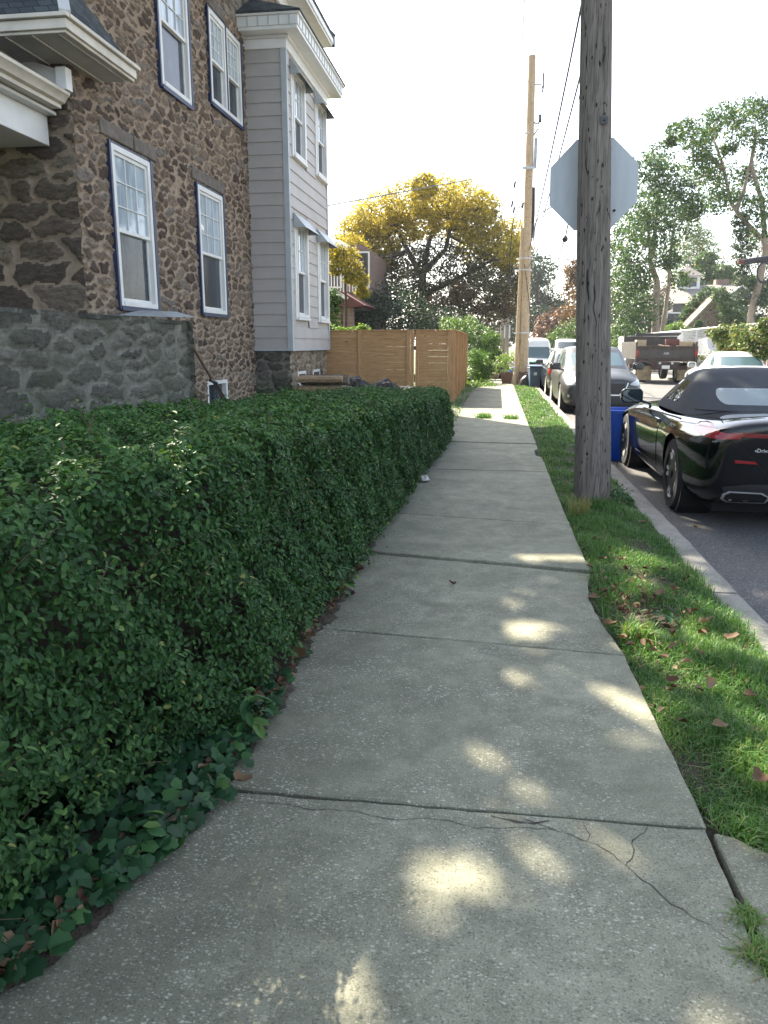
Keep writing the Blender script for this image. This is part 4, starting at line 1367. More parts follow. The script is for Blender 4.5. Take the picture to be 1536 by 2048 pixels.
# ---- ivy carpet in the near left corner
def ivy_mesh(name, P, N, size, mat):
    sh = np.array([(0, -.42), (.18, -.5), (.44, -.30), (.40, -.08), (.50, .14), (.30, .24), (0, .58), (-.30, .24), (-.50, .14), (-.40, -.08), (-.44, -.30), (-.18, -.5)])
    n = len(P); k = len(sh)
    N = unit(N)
    D = rng.normal(size=(n, 3)); D = unit(D - N * np.sum(D * N, axis=1, keepdims=True))
    S = np.cross(N, D)
    sz = size[:, None, None]
    rim = P[:, None, :] + (S[:, None, :] * sh[None, :, 0:1] + D[:, None, :] * sh[None, :, 1:2]) * sz - N[:, None, :] * (np.abs(sh[None, :, 0:1]) * 0.16) * sz
    V = np.concatenate([P[:, None, :] + N[:, None, :] * 0.0, rim], axis=1).reshape(-1, 3)
    o = (np.arange(n) * (k + 1))[:, None, None]
    tri = np.array([[0, i + 1, (i + 1) % k + 1] for i in range(k)])[None]
    F = (o + tri).reshape(-1)
    return np_mesh(name, V, np.full(n * k, 3), F, mat, {'tint': np.repeat(rng.beta(1.6, 2.4, n), k + 1)})


def bed_edge(y):
    return -0.86 - np.maximum(0, 2.05 - y) * 0.28


n = 2500
y = rng.uniform(0.5, 3.0, n)
x = bed_edge(y) - np.abs(rng.exponential(0.30, n)) + 0.075 * rng.random(n)
keep = (rng.random(n) < np.interp(y, [0.5, 2.0, 2.6, 3.0], [1, 1, 0.4, 0.12])) & (x > -2.2)
x, y = x[keep], y[keep]
n = len(x)
dd = np.clip(bed_edge(y) - x, 0, 1)
P = np.stack([x, y, 0.025 + rng.random(n) * (0.03 + 0.22 * dd)], axis=1)
N = np.array([0.25, -0.25, 1.0]) + rng.normal(size=(n, 3)) * 0.38
tag(link('ivy', ivy_mesh('ivy', P, N, rng.uniform(0.026, 0.062, n), 'ivy_leaf')), 'dark green ivy creeping over the soil at the foot of the hedge', 'ivy', None, 'stuff')
# low weeds along the edge of the pavement by the hedge
n = 2600
y = rng.uniform(1.2, 13.5, n)
cl = np.sin(y * 3.1) + np.sin(y * 7.7 + 1) + np.sin(y * 1.3 + 2)
keep = rng.random(n) < np.clip(0.25 + cl * 0.3, 0.03, 1)
y = y[keep]; n = len(y)
x = bed_edge(y) + rng.normal(size=n) * 0.05 - 0.02
P = np.stack([x, y, 0.02 + np.abs(rng.normal(size=n)) * 0.05], axis=1)
tag(link('weeds', leaf_mesh('weeds', P, np.array([.2, -.2, 1]) + rng.normal(size=(n, 3)) * .5, rng.uniform(.02, .055, n), 'ivy_leaf', .5, .2, np.clip(rng.normal(.72, .2, n), 0, 1), True)), 'low green weeds along the soil edge of the sidewalk', 'weeds', None, 'stuff')


def curled_leaf(name, size, mat='dead_leaf', parent=None, tint=0.5):
    """a dry fallen leaf: lobed outline, curled up"""
    k = 18
    V = [(0, 0, 0.0)]
    cu = random.uniform(0.5, 1.3)
    for ring, fr in ((1, 0.55), (2, 1.0)):
        for i in range(k):
            a = 2 * math.pi * i / k
            r = size * fr * (0.30 + 0.10 * math.cos(a) + (0.20 * abs(math.cos(1.5 * a)) ** 1.5 + (0.03 if i % 2 else -0.03)) * (ring - 1) + 0.08 * (2 - ring) + random.uniform(-.03, .03))
            X = r * math.cos(a) * 1.25; Y_ = r * math.sin(a)
            V.append((X, Y_, cu * (Y_ * Y_) / size * 1.6 + 0.5 * cu * X * X / size + 0.002))
    F = [(0, 1 + i, 1 + (i + 1) % k) for i in range(k)] + [(1 + i, 1 + k + i, 1 + k + (i + 1) % k, 1 + (i + 1) % k) for i in range(k)]
    me = bpy.data.meshes.new(name); me.from_pydata(V, [], F); me.materials.append(M[mat])
    at_ = me.attributes.new('tint', 'FLOAT', 'POINT'); at_.data.foreach_set('value', np.full(len(V), tint, dtype=np.float32))
    shade_smooth(me)
    return link(name, me, parent)


fallen = [
    (905, 1168, .07, .1, 'dark red dry leaf lying alone in the middle of the sidewalk'),
    (722, 1140, .10, .15, 'reddish brown leaf on the sidewalk edge beneath the hedge, farther of two'),
    (702, 1190, .10, .25, 'reddish brown leaf on the sidewalk edge beneath the hedge, nearer of two'),
    (478, 1562, .09, .6, 'tan dead leaf at the left end of the nearest sidewalk joint'),
    (175, 1660, .12, .7, 'big tan dead leaf lying among the ivy'),
    (592, 1305, .12, .55, 'upright brown dead leaf against the dark base of the hedge'),
    (395, 1420, .12, .35, 'large russet dead leaf in the hollow under the near hedge'),
    (1190, 1195, .12, .5, 'brown leaf wedged in the notch of the sidewalk edge'),
    (1215, 1250, .11, .6, 'curled brown leaf in the soil just past the sidewalk notch'),
    (1320, 1190, .12, .65, 'tan curled leaf standing in the bare patch of the verge'),
    (1350, 1180, .10, .8, 'pale tan leaf beside the green weed on the verge'),
    (1410, 1245, .11, .85, 'pale beige leaf near the kerb on the verge'),
    (1460, 1275, .10, .55, 'brown leaf on the grass close to the kerb top'),
    (1415, 1365, .10, .9, 'upright pale leaf in the sunny grass of the near verge'),
    (1495, 1392, .10, .6, 'orange brown leaf in the sunny grass at the right'),
    (1435, 1450, .09, .85, 'small buff leaf in the middle of the near grass'),
    (1525, 1558, .12, .4, 'rusty leaf in the dark grass nearest the camera'),
    (1340, 1362, .08, .2, 'dark red leaf on the upper edge of the near grass'),
    (1240, 1120, .10, .6, 'brown leaf in the grass between pole and sidewalk notch'),
    (1285, 1045, .09, .7, 'long tan leaf in the grass just below the pole'),
    (1135, 968, .10, .9, 'pale leaf in the grass left of the old pole'),
    (1390, 1055, .09, .7, 'grey leaf lying on the asphalt behind the convertible'),
]
for px, py, s, tnt, lab in fallen:
    onroad = px > 1380 and py < 1100
    z = 0.05 if px > 1195 and not onroad else (0.006 if not px < 640 else 0.05)
    if onroad: z = -0.145
    p = on_ground(px, py, z)
    o = curled_leaf('fallen_leaf', s * 0.62, tint=tnt)
    o.location = p
    o.rotation_euler = (random.uniform(-.3, .3), random.uniform(-.3, .3), random.uniform(0, 6.28))
    if 'upright' in lab: o.rotation_euler.x = 1.1
    tag(o, lab, 'leaf', 'fallen leaves')
# leaf litter under the hedge and in the verge
n = 700
y = rng.uniform(1.0, 10, n)
x = bed_edge(y) - np.abs(rng.exponential(0.07, n)) + 0.03 * rng.random(n)
P1 = np.stack([x, y, np.full(n, 0.03) + rng.random(n) * .02], axis=1)
n2 = 150
y = rng.normal(4.0, 0.55, n2); x = 0.62 + np.abs(rng.normal(size=n2)) * 0.25
P2 = np.stack([x, y, np.full(n2, 0.03) + rng.random(n2) * .02], axis=1)
P = np.concatenate([P1, P2[(P2[:, 0] < 1.2) & (P2[:, 1] > 2.3)]])
tag(link('leaf_litter', leaf_mesh('leaf_litter', P, np.array([0, 0, 1]) + rng.normal(size=(len(P), 3)) * .45, rng.uniform(.02, .055, len(P)), 'dead_leaf', .6, .5, None, True)), 'small brown leaf litter along the sidewalk edges', 'leaf litter', None, 'stuff')


# ---- grass
def grass_region(n, fx, y0, y1, h, w, dens=None):
    y = rng.uniform(y0, y1, n)
    u = rng.random(n)
    x0, x1 = fx(y)
    x = x0 + (x1 - x0) * u
    P = np.stack([x, y, np.zeros(n)], axis=1)
    P[:, 2] = np.interp(x, vx, vz) * (x > 0.5) - 0.015 + np.array([drop(float(q)) for q in y])
    if dens is not None:
        k = rng.random(n) < dens(x, y)
        P = P[k]
    H = h * rng.uniform(0.5, 1.3, len(P)) * (0.8 + 0.45 * np.sin(P[:, 0] * 9 + P[:, 1] * 3.1) * np.sin(P[:, 1] * 4.3))
    H = np.maximum(H, h * .3)
    base = 0.36 + 0.2 * np.sin(P[:, 0] * 6 + P[:, 1] * 2.2) * np.sin(P[:, 1] * 1.7 + 1)
    tint = np.clip(base + rng.normal(size=len(P)) * .2, 0, .88)
    tint = np.where(rng.random(len(P)) < 0.05, rng.uniform(.9, 1, len(P)), tint)
    return P, H, np.full(len(P), w) * rng.uniform(.6, 1.2, len(P)), tint


def verge_x(y):
    lft = np.interp(y, [2.0, 2.17, 2.4, 3.0, 3.6, 4.1, 4.5, 4.9, 6.2, 9, 14, 30, 90], [0.86, 0.70, 0.665, 0.655, 0.645, 0.60, 0.59, 0.63, 0.615, .6, .57, .5, .5])
    return lft, np.full_like(y, 1.29)


def bare(x, y):
    d = np.exp(-((x - 0.82) ** 2 / 0.05 + (y - 4.05) ** 2 / 0.16)) + 0.5 * np.exp(-((x - 0.9) ** 2 / .05 + (y - 6.75) ** 2 / 0.02))
    edge = np.clip((x - verge_x(y)[0]) / 0.04, 0.75, 1)
    start = np.clip((y - (2.15 - 0.42 * np.clip((x - .7) / .55, 0, 1))) / 0.08, 0, 1)
    return np.clip(1 - d * 0.92, 0, 1) * edge * start


G1 = grass_region(36000, verge_x, 1.75, 4.0, 0.085, 0.0021, bare)
G2 = grass_region(26000, verge_x, 4.0, 8.0, 0.085, 0.0026, bare)
G3 = grass_region(20000, verge_x, 8.0, 15.0, 0.075, 0.004)
G4 = grass_region(16000, verge_x, 15.0, 34.0, 0.075, 0.009)
G5 = grass_region(9000, lambda y: (np.full_like(y, -2.4), np.interp(y, [12, 14, 20, 30, 40], [-0.80, -0.74, -0.80, -.66, -.6])), 12.6, 34.0, 0.09, 0.008)
PP, HH, WW, TT = [np.concatenate(k) for k in zip(G1, G2, G3, G4, G5)]
tag(link('grass', blades_mesh('grass', PP, HH, WW, 'grass_blade', 0.75, TT)), 'green lawn grass covering the verge strip and sidewalk edges', 'grass', None, 'stuff')


def tuft(name, loc, n, r, h, lab, cat='weed', mat='grass_blade', w=0.002, lean=.8, tint=(.4, .2), group=None):
    a = rng.random(n) * 6.28; q = np.sqrt(rng.random(n)) * r
    P = np.stack([np.cos(a) * q, np.sin(a) * q, np.zeros(n)], axis=1)
    o = link(name, blades_mesh(name, P, h * rng.uniform(.5, 1.2, n), w, mat, lean, np.clip(rng.normal(tint[0], tint[1], n), 0, 1)))
    o.location = loc
    return tag(o, lab, cat, group)


tuft('moss_tuft', on_ground(1492, 1845, -.02), 260, .035, .035, 'small moss tuft in the joint at the lower right, farther of two', 'moss', 'grass_blade', .0018, 1.2, (.8, .12), 'moss tufts in the sidewalk joint')
tuft('moss_tuft', on_ground(1528, 1925, -.02), 380, .05, .045, 'larger moss tuft in the joint at the lower right, nearest the camera', 'moss', 'grass_blade', .0018, 1.2, (.8, .12), 'moss tufts in the sidewalk joint')
tuft('dry_grass_tuft', on_ground(1160, 1030, 0), 160, .09, .17, 'dry straw coloured grass tuft at the left foot of the old pole', 'grass tuft', 'grass_blade', .0026, .5, (.95, .05))
tuft('grass_tuft', on_ground(1275, 1275, 0), 150, .08, .10, 'pale yellow green grass tuft beside the sidewalk below the leaf patch', 'grass tuft', 'grass_blade', .0028, .8, (.72, .15))
tuft('grass_tuft', on_ground(1325, 1065, -.14), 120, .06, .10, 'grass tuft growing from the gutter against the kerb', 'grass tuft', 'grass_blade', .0026, .9, (.6, .2))
tuft('grass_tuft', on_ground(968, 836, 0.0), 150, .18, .12, 'green tuft growing from a far sidewalk joint, left one', 'grass tuft', 'grass_blade', .006, .6, (.35, .2), 'weeds in the far sidewalk joints')
tuft('grass_tuft', on_ground(1022, 838, 0.0), 150, .16, .10, 'green tuft growing from a far sidewalk joint, right one', 'grass tuft', 'grass_blade', .006, .6, (.35, .2), 'weeds in the far sidewalk joints')


def leafy_weed(loc, n, r, h, size, lab, mat='ivy_leaf', tint=.8, name='leafy_weed', cat='weed'):
    a = rng.random(n) * 6.28; q = np.sqrt(rng.random(n)) * r
    P = np.stack([np.cos(a) * q, np.sin(a) * q, rng.random(n) * h], axis=1)
    o = link(name, leaf_mesh(name, P, P * np.array([1, 1, .2]) / r + np.array([0, 0, 1.2]) + rng.normal(size=(n, 3)) * .3, rng.uniform(.6, 1.2, n) * size, mat, .5, .2, np.clip(rng.normal(tint, .15, n), 0, 1), True, P * np.array([1, 1, .3]) + rng.normal(size=(n, 3)) * .02))
    o.location = loc
    return tag(o, lab, cat)


leafy_weed(on_ground(1320, 1245, 0.02), 26, .09, .07, .06, 'broad leaved green weed in the bare patch of the verge')
leafy_weed(on_ground(500, 1460, 0.03), 34, .08, .14, .07, 'bright green weed at the sidewalk edge in front of the near hedge')
leafy_weed(on_ground(650, 1195, 0.03), 60, .13, .22, .06, 'light green creeper hanging over the sidewalk from the hedge foot')
leafy_weed(on_ground(300, 1685, 0.02), 18, .05, .07, .06, 'light green sprig at the ivy edge beside the nearest slab')
leafy_weed(on_ground(1195, 1000, 0.0) + Vector((.18, -.1, 0)), 90, .13, .15, .045, 'green weeds growing around the right foot of the old pole', tint=.55)


# ---- trees
def blob_leaves(blobs, per_m2, size, sub=0.32, outward=0.7, tint=(0.5, 0.22), up=0.4):
    """leaf positions: every blob is a shell of small sub-clumps with gaps between them"""
    Ps = []; Ns = []
    for (c, r) in blobs:
        c = np.array(c); r = np.array(r, dtype=float)
        area = 4 * np.pi * (np.prod(r) ** (2 / 3))
        k = max(5, int(area / (sub * float(np.mean(r))) ** 2 * 0.75))
        d = unit(rng.normal(size=(k, 3)))
        rr = rng.uniform(0.55, 1.08, (k, 1)) ** 0.6
        cen = c + d * r * rr
        n = max(8, int(area * per_m2 / k))
        s = sub * float(np.mean(r)) * rng.uniform(0.45, 0.95, (k, 1, 1))
        off = rng.normal(size=(k, n, 3)) * s * np.array([1.0, 1.0, 0.6])
        P = (cen[:, None, :] + off).reshape(-1, 3)
        N = (np.repeat(d, n, axis=0) * outward + np.array([0, 0, up]) + rng.normal(size=(k * n, 3)) * 0.6)
        Ps.append(P); Ns.append(N)
    P = np.concatenate(Ps); N = np.concatenate(Ns)
    n = len(P)
    return P, N, size * rng.uniform(.6, 1.3, n), np.clip(rng.normal(tint[0], tint[1], n), 0, 1)


def limb(mb, a, b, r0, r1, sag=0.12, n=7, rough=0.04):
    a = Vector(a); b = Vector(b)
    L = (b - a).length
    side = Vector((random.uniform(-1, 1), random.uniform(-1, 1), 0)) * L * rough * 2
    pts = []
    for i in range(n + 1):
        t = i / n
        p = a.lerp(b, t) + side * math.sin(math.pi * t) + Vector((0, 0, -L * sag * math.sin(math.pi * t)))
        if 0 < i < n: p += Vector((random.uniform(-1, 1), random.uniform(-1, 1), random.uniform(-1, 1))) * L * rough * .4
        pts.append(p)
    mb.tube(pts, [r0 + (r1 - r0) * (i / n) ** 0.8 for i in range(n + 1)], 7)
    return pts


def tree(name, label, trunk, r0, crowns, bark='bark', cat='tree', group=None, limbs=True, twigs=3):
    """trunk: list of polylines of points (first is the main stem); crowns: list of (part name, blobs, density, leaf size, material, tint, sub)"""
    base = Vector(trunk[0][0])
    root = empty(name, base, label=label, cat=cat, group=group)
    bpy.context.view_layer.update()
    mb = MB()
    forks = []
    for i, pl in enumerate(trunk):
        pl = [Vector(p) for p in pl]
        rr = r0 if i == 0 else r0 * 0.62
        m = len(pl)
        fine = []
        for a, b_ in zip(pl[:-1], pl[1:]):
            for k in range(4): fine.append(a.lerp(b_, k / 4) + Vector((random.uniform(-1, 1), random.uniform(-1, 1), 0)) * rr * .12)
        fine.append(pl[-1])
        q = len(fine) - 1
        rad_ = [rr * (1 - 0.62 * k / q) for k in range(q + 1)]
        if i == 0: rad_[0] *= 1.3
        mb.tube(fine, rad_, 10)
        forks += fine[len(fine) // 2:]
    if limbs:
        for cr_ in crowns:
            for (c, r) in cr_[1]:
                c = Vector(c)
                f = min(forks, key=lambda p: (p - c).length + max(0, p.z - c.z) * 2)
                rr = r0 * 0.30 * min(1.2, max(0.35, max(r) / 1.6))
                pts = limb(mb, f, c, rr, rr * .3)
                for _ in range(twigs):
                    d = Vector((random.uniform(-1, 1) * r[0], random.uniform(-1, 1) * r[1], random.uniform(-.4, 1) * r[2])) * .85
                    limb(mb, pts[random.randint(3, 6)], c + d, rr * .35, rr * .1, .03, 4)
    mb.v = [tuple(Vector(p) - base) for p in mb.v]
    mb.build('trunk', bark, root, smooth=60, fix=False)
    for (pn, blobs, dens, size, mat, tint, sub) in crowns:
        P, N, S, T = blob_leaves(blobs, dens, size, sub, tint=tint)
        me = leaf_mesh(pn, P - np.array(base), N, S, mat, .62, .2, T)
        link(pn, me, root)
    return root


def blobs_at(lst, Y, spread=0.0, squash=0.85, deep=0.9):
    out = []
    for q in lst:
        px, py, r = q[:3]
        yy_ = q[3] if len(q) > 3 else Y + random.uniform(-spread, spread)
        c = at(px, py, yy_)
        rm = r * yy_ / 1538
        out.append((c, (rm, rm * deep, rm * squash)))
    return out


gz = lambda Y, z=-.05: z + drop(Y)
# golden tree over the sidewalk
Y = 45
gold = blobs_at([(708, 462, 34), (685, 495, 30), (678, 520, 26), (740, 445, 46), (722, 515, 40), (1000, 500, 44), (890, 415, 50), (830, 440, 46), (940, 430, 44), (675, 545, 26), (762, 430, 52), (810, 405, 48), (868, 392, 48), (925, 400, 44), (965, 412, 34), (735, 470, 44), (790, 460, 40), (705, 500, 30), (690, 525, 30), (715, 560, 34), (900, 440, 42), (850, 372, 26),
                 (955, 450, 46), (985, 478, 44), (1018, 470, 34), (1030, 500, 30), (945, 490, 40), (845, 450, 34), (668, 505, 24), (700, 575, 24), (765, 500, 34)], Y, 2.6)
mid = blobs_at([(760, 540, 48), (810, 520, 44), (870, 510, 40), (925, 535, 44), (985, 540, 48), (1015, 560, 40), (770, 590, 46), (830, 570, 40), (900, 590, 46), (960, 590, 48), (1005, 600, 40), (740, 625, 40), (800, 635, 44), (860, 640, 40)], Y, 3.0)  # inner crown: its shade is put into the darker leaf colour
bronze = blobs_at([(880, 610, 26), (905, 620, 36), (945, 635, 36), (985, 630, 32), (860, 640, 24), (925, 590, 26), (1020, 610, 28)], Y - 4, 1.0)  # lower foliage: bronze leaves carry the shade under the crown
t0 = at(848, 700, Y); t0.z = gz(Y)
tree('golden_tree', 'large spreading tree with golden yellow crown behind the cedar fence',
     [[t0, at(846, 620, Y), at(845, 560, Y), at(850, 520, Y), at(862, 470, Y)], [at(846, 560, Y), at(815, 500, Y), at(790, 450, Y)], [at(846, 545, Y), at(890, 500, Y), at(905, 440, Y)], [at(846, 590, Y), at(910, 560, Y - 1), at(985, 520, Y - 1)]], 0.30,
     [('crown', gold, 140, 0.14, 'golden_leaf', (.58, .27), .20), ('shaded_crown', mid, 120, 0.15, 'shaded_crown_leaf', (.45, .27), .26), ('shaded_bronze_foliage', bronze, 110, .13, 'bronze_leaf', (.5, .25), .32)], 'dark_bark')
tree('young_golden_tree', 'slender golden leaved tree in front of the brick house balcony', [[Vector((at(690, 690, 30).x, 30, 0)), at(692, 600, 30), at(690, 530, 30)]], .07,
     [('crown', blobs_at([(668, 505, 20), (690, 512, 22), (705, 535, 18), (675, 535, 16), (718, 560, 18), (700, 555, 14), (725, 585, 12)], 30, .6), 130, .10, 'golden_leaf', (.4, .25), .3)], 'dark_bark')
# evergreen mass behind the fence
Y = 37
tree('evergreen_shrub', 'dark evergreen shrub filling the gap between porch and golden tree',
     [[Vector((at(790, 690, Y).x, Y, gz(Y))), at(790, 650, Y)]], .1,
     [('crown', blobs_at([(735, 620, 40), (775, 600, 40), (770, 650, 42), (815, 625, 44), (850, 655, 40), (890, 650, 42), (930, 665, 38), (720, 650, 30)], Y, 1.5), 110, .13, 'dark_leaf', (.4, .22), .3)], 'dark_bark', 'shrub')
Y = 23
tree('vine_shrub', 'bright yellow green leafy shrub peeping over the left fence panel', [[Vector((at(690, 700, Y).x, Y, 0)), at(690, 668, Y)]], .05,
     [('crown', blobs_at([(665, 668, 16), (685, 670, 16), (705, 668, 14), (725, 662, 13), (655, 660, 12)], Y, .3), 120, .10, 'bright_leaf', (.6, .2), .4)], 'bark', 'shrub')
tree('ivy_column', 'green vine climbing the wall beside the clapboard bay', [[Vector((at(664, 700, 27).x, 27, 0)), at(664, 600, 27)]], .04,
     [('crown', blobs_at([(664, 590, 13), (662, 620, 15), (664, 645, 15), (672, 600, 10)], 27, .3), 90, .10, 'green_leaf', (.5, .2), .4)], 'bark', 'vine')
Y = 34
tree('leafy_shrub', 'loose bright green shrub rising behind the right end of the fence', [[Vector((at(950, 760, Y).x, Y, gz(Y))), at(950, 680, Y)]], .08,
     [('crown', blobs_at([(905, 655, 20), (935, 650, 20), (925, 672, 26), (960, 672, 26), (975, 690, 24), (945, 700, 28), (895, 645, 12), (985, 680, 14)], Y, .8), 75, .11, 'bright_leaf', (.35, .22), .36)], 'bark', 'shrub')
Y = 29.5
tree('arching_shrub', 'arching yellow green shrub hanging over the sidewalk past the fence', [[Vector((at(945, 772, Y).x, Y, gz(Y))), at(945, 740, Y)]], .06,
     [('crown', blobs_at([(948, 715, 18), (962, 720, 18), (950, 740, 24), (965, 745, 20), (945, 760, 18), (972, 735, 13)], Y, .5), 150, .085, 'bright_leaf', (.28, .2), .34)], 'bark', 'shrub')
Y = 37
tree('round_hedge', 'rounded dark green clipped hedge behind the arching shrub', [[Vector((at(975, 760, Y).x, Y, gz(Y))), at(975, 720, Y)]], .06,
     [('crown', blobs_at([(960, 705, 20), (978, 705, 18), (988, 706, 12), (980, 728, 18), (965, 730, 20)], Y, .6), 130, .08, 'green_leaf', (.4, .2), .22)], 'bark', 'hedge')
tree('ground_creeper', 'low yellow green creeper on the sidewalk edge at the shrub foot', [[on_ground(950, 772), on_ground(950, 772) + Vector((0, 0, .05))]], .02,
     [('crown', [((p.x, p.y, .06), (.4, .7, .06)) for p in (on_ground(945, 773), on_ground(965, 772))], 120, .08, 'bright_leaf', (.5, .3), .3)], 'bark', 'plant', limbs=False)
# far end of the street, left to right
Y = 95
tree('dark_tree', 'tall dark green tree closing the street behind the tan pole', [[Vector((at(1075, 690, Y).x, Y, gz(Y))), at(1075, 560, Y)]], .4,
     [('crown', blobs_at([(1070, 530, 28), (1085, 545, 28), (1062, 560, 26), (1080, 580, 26), (1065, 610, 34), (1085, 640, 34), (1060, 660, 34), (1105, 605, 22), (1120, 615, 18), (1095, 665, 30), (1040, 640, 34), (1025, 600, 30), (1020, 660, 30), (1000, 640, 30), (985, 670, 28)], Y, 4), 24, .34, 'dark_leaf', (.6, .25), .34)], 'dark_bark')
Y = 76
tree('copper_tree', 'reddish purple leaved tree behind the white van', [[Vector((at(1105, 700, Y).x, Y, gz(Y))), at(1105, 650, Y)]], .2,
     [('crown', blobs_at([(1095, 650, 22), (1110, 640, 22), (1125, 645, 22), (1090, 668, 20), (1115, 665, 22), (1082, 665, 12)], Y, 2), 24, .28, 'purple_leaf', (.55, .22), .36)], 'dark_bark')
tree('brown_tree', 'tall brownish tree half hidden by the old pole', [[Vector((at(1160, 700, 72).x, 72, gz(72))), at(1160, 560, 72)]], .25,
     [('crown', blobs_at([(1150, 540, 18), (1165, 560, 26), (1150, 580, 20), (1160, 610, 30), (1140, 630, 22), (1165, 650, 30), (1190, 560, 34), (1200, 620, 40), (1195, 500, 24)], 72, 2), 20, .28, 'bronze_leaf', (.8, .2), .36)], 'dark_bark')
Y = 62
tree('round_bush', 'light green rounded bush right of the white van', [[Vector((at(1140, 720, Y).x, Y, gz(Y))), at(1140, 690, Y)]], .12,
     [('crown', blobs_at([(1115, 680, 22), (1135, 668, 24), (1155, 662, 26), (1140, 690, 26), (1170, 690, 28), (1200, 680, 30), (1230, 690, 24)], Y, 2), 34, .22, 'green_leaf', (.62, .22), .34)], 'bark', 'bush')
# right side
Y = 52
tree('twin_trunk_tree', 'tall tree with two pale bare trunks behind the dump truck',
     [[Vector((at(1312, 700, Y).x, Y, gz(Y))), at(1312, 600, Y), at(1314, 565, Y), at(1303, 530, Y), at(1310, 470, Y), at(1318, 380, Y)],
      [Vector((at(1318, 690, Y).x, Y + .5, gz(Y))), at(1328, 640, Y + .5), at(1337, 570, Y + .5), at(1341, 500, Y + .5), at(1350, 440, Y + .5)], [at(1303, 545, Y), at(1300, 500, Y), at(1296, 440, Y)]], .27,
     [('crown', blobs_at([(1318, 312, 24), (1300, 335, 26), (1325, 345, 30), (1350, 360, 32), (1375, 385, 26), (1390, 412, 22), (1296, 372, 30), (1330, 390, 32), (1288, 410, 36), (1360, 420, 34), (1320, 430, 36), (1270, 440, 36), (1300, 460, 40), (1345, 460, 36), (1250, 480, 36), (1280, 500, 36), (1380, 425, 18),
                         (1240, 520, 34), (1262, 545, 34), (1245, 590, 34), (1270, 600, 30), (1240, 640, 34), (1275, 560, 28), (1290, 620, 26), (1265, 650, 26), (1335, 520, 20), (1355, 560, 22)], Y, 3.2), 52, .19, 'green_leaf', (.42, .25), .36)], 'pale_bark')
tree('pale_green_tree', 'yellow green tree between the twin trunks and the cupola house', [[Vector((at(1385, 690, 92).x, 92, gz(92))), at(1385, 540, 92)]], .3,
     [('crown', blobs_at([(1385, 465, 22), (1370, 490, 28), (1400, 480, 26), (1415, 500, 22), (1355, 510, 26), (1395, 510, 28), (1375, 540, 34), (1420, 530, 26), (1440, 545, 20)], 92, 2.5), 20, .26, 'green_leaf', (.75, .22), .36)], 'bark')
tree('cypress_tree', 'dark pointed evergreen behind the cupola house', [[Vector((at(1420, 690, 84).x, 84, gz(84))), at(1420, 560, 84)]], .3,
     [('crown', blobs_at([(1412, 520, 16), (1412, 545, 22), (1420, 570, 26), (1400, 560, 24), (1450, 560, 22), (1475, 570, 22), (1500, 575, 24), (1455, 545, 14), (1380, 580, 24), (1525, 590, 26)], 84, 2), 18, .32, 'green_leaf', (.5, .22), .3)], 'dark_bark')
Y = 43
tree('leaning_tree', 'tall airy tree with leaning bare trunk and ivy at the right edge',
     [[Vector((at(1495, 690, Y).x, Y, gz(Y))), at(1502, 630, Y), at(1520, 560, Y), at(1532, 500, Y), at(1528, 470, Y), at(1524, 400, Y), at(1502, 330, Y), at(1512, 260, Y)],
      [at(1524, 480, Y), at(1478, 430, Y), at(1462, 405, Y), at(1446, 330, Y), at(1430, 285, Y)], [at(1472, 420, Y), at(1488, 380, Y), at(1502, 320, Y)], [at(1446, 340, Y), at(1410, 300, Y), at(1385, 275, Y)]], .20,
     [('crown', blobs_at([(1352, 262, 16), (1372, 258, 20), (1388, 280, 24), (1402, 300, 22), (1420, 245, 22), (1440, 228, 22), (1462, 238, 24), (1490, 222, 22), (1515, 215, 22), (1535, 240, 26), (1480, 268, 22), (1512, 270, 26), (1420, 315, 24), (1395, 330, 22), (1440, 340, 22), (1432, 375, 26), (1458, 378, 28), (1440, 405, 22), (1475, 400, 20), (1535, 300, 24),
                         (1520, 345, 24), (1535, 390, 28), (1510, 420, 24), (1530, 450, 26), (1515, 480, 20), (1490, 350, 16), (1535, 520, 22), (1460, 300, 12), (1420, 272, 16), (1343, 282, 9), (1408, 350, 16)], Y, 2.6), 62, .15, 'green_leaf', (.5, .25), .42),
      ('ivy_sleeve', blobs_at([(1480, 440, 14), (1482, 465, 14), (1482, 490, 15), (1484, 515, 15), (1486, 535, 15), (1490, 570, 18), (1484, 600, 18), (1516, 600, 18), (1530, 570, 18), (1520, 630, 18)], Y + .6, .5), 70, .13, 'dark_leaf', (.75, .2), .4)], 'pale_bark')
# unseen crown added above the house for shade, gaps cut where sun patches fall
SP = [(500, 2000, 72, 40), (640, 1965, 42, 34), (655, 1880, 16, 10), (600, 1895, 16, 10), (880, 1770, 100, 48), (945, 1505, 50, 28), (930, 1440, 42, 22), (1000, 1360, 80, 26), (1200, 1390, 60, 34), (985, 1208, 48, 14), (1060, 1250, 72, 20), (1100, 1112, 62, 15), (1040, 1078, 40, 9),
      (1055, 1052, 48, 9), (1000, 1315, 26, 12), (1040, 1590, 30, 18), (1235, 1040, 70, 20), (1290, 1085, 60, 16), (1330, 1275, 70, 22), (1445, 1385, 70, 28), (1520, 1390, 40, 25), (1260, 1290, 40, 20), (640, 1360, 30, 8), (800, 1020, 30, 6), (610, 1385, 16, 5), (1400, 1300, 30, 14), (1240, 1130, 40, 10), (1230, 1010, 30, 14)]
ell = []
for px, py, rx, ry in SP:
    if py > 1700: rx *= 1.3; ry *= 1.3
    c = on_ground(px, py); a = on_ground(px + rx, py); d_ = on_ground(px, py - ry)
    ell.append((c.x, c.y, abs(a.x - c.x) * .85, abs(d_.y - c.y) * .85))
for _ in range(26):                                         # and some that fall on the hedge top and the lawn
    ell.append((random.uniform(-2.4, -1.0) + .6, random.uniform(1.5, 7) - .85, random.uniform(.04, .11), random.uniform(.05, .14)))
n = 64000
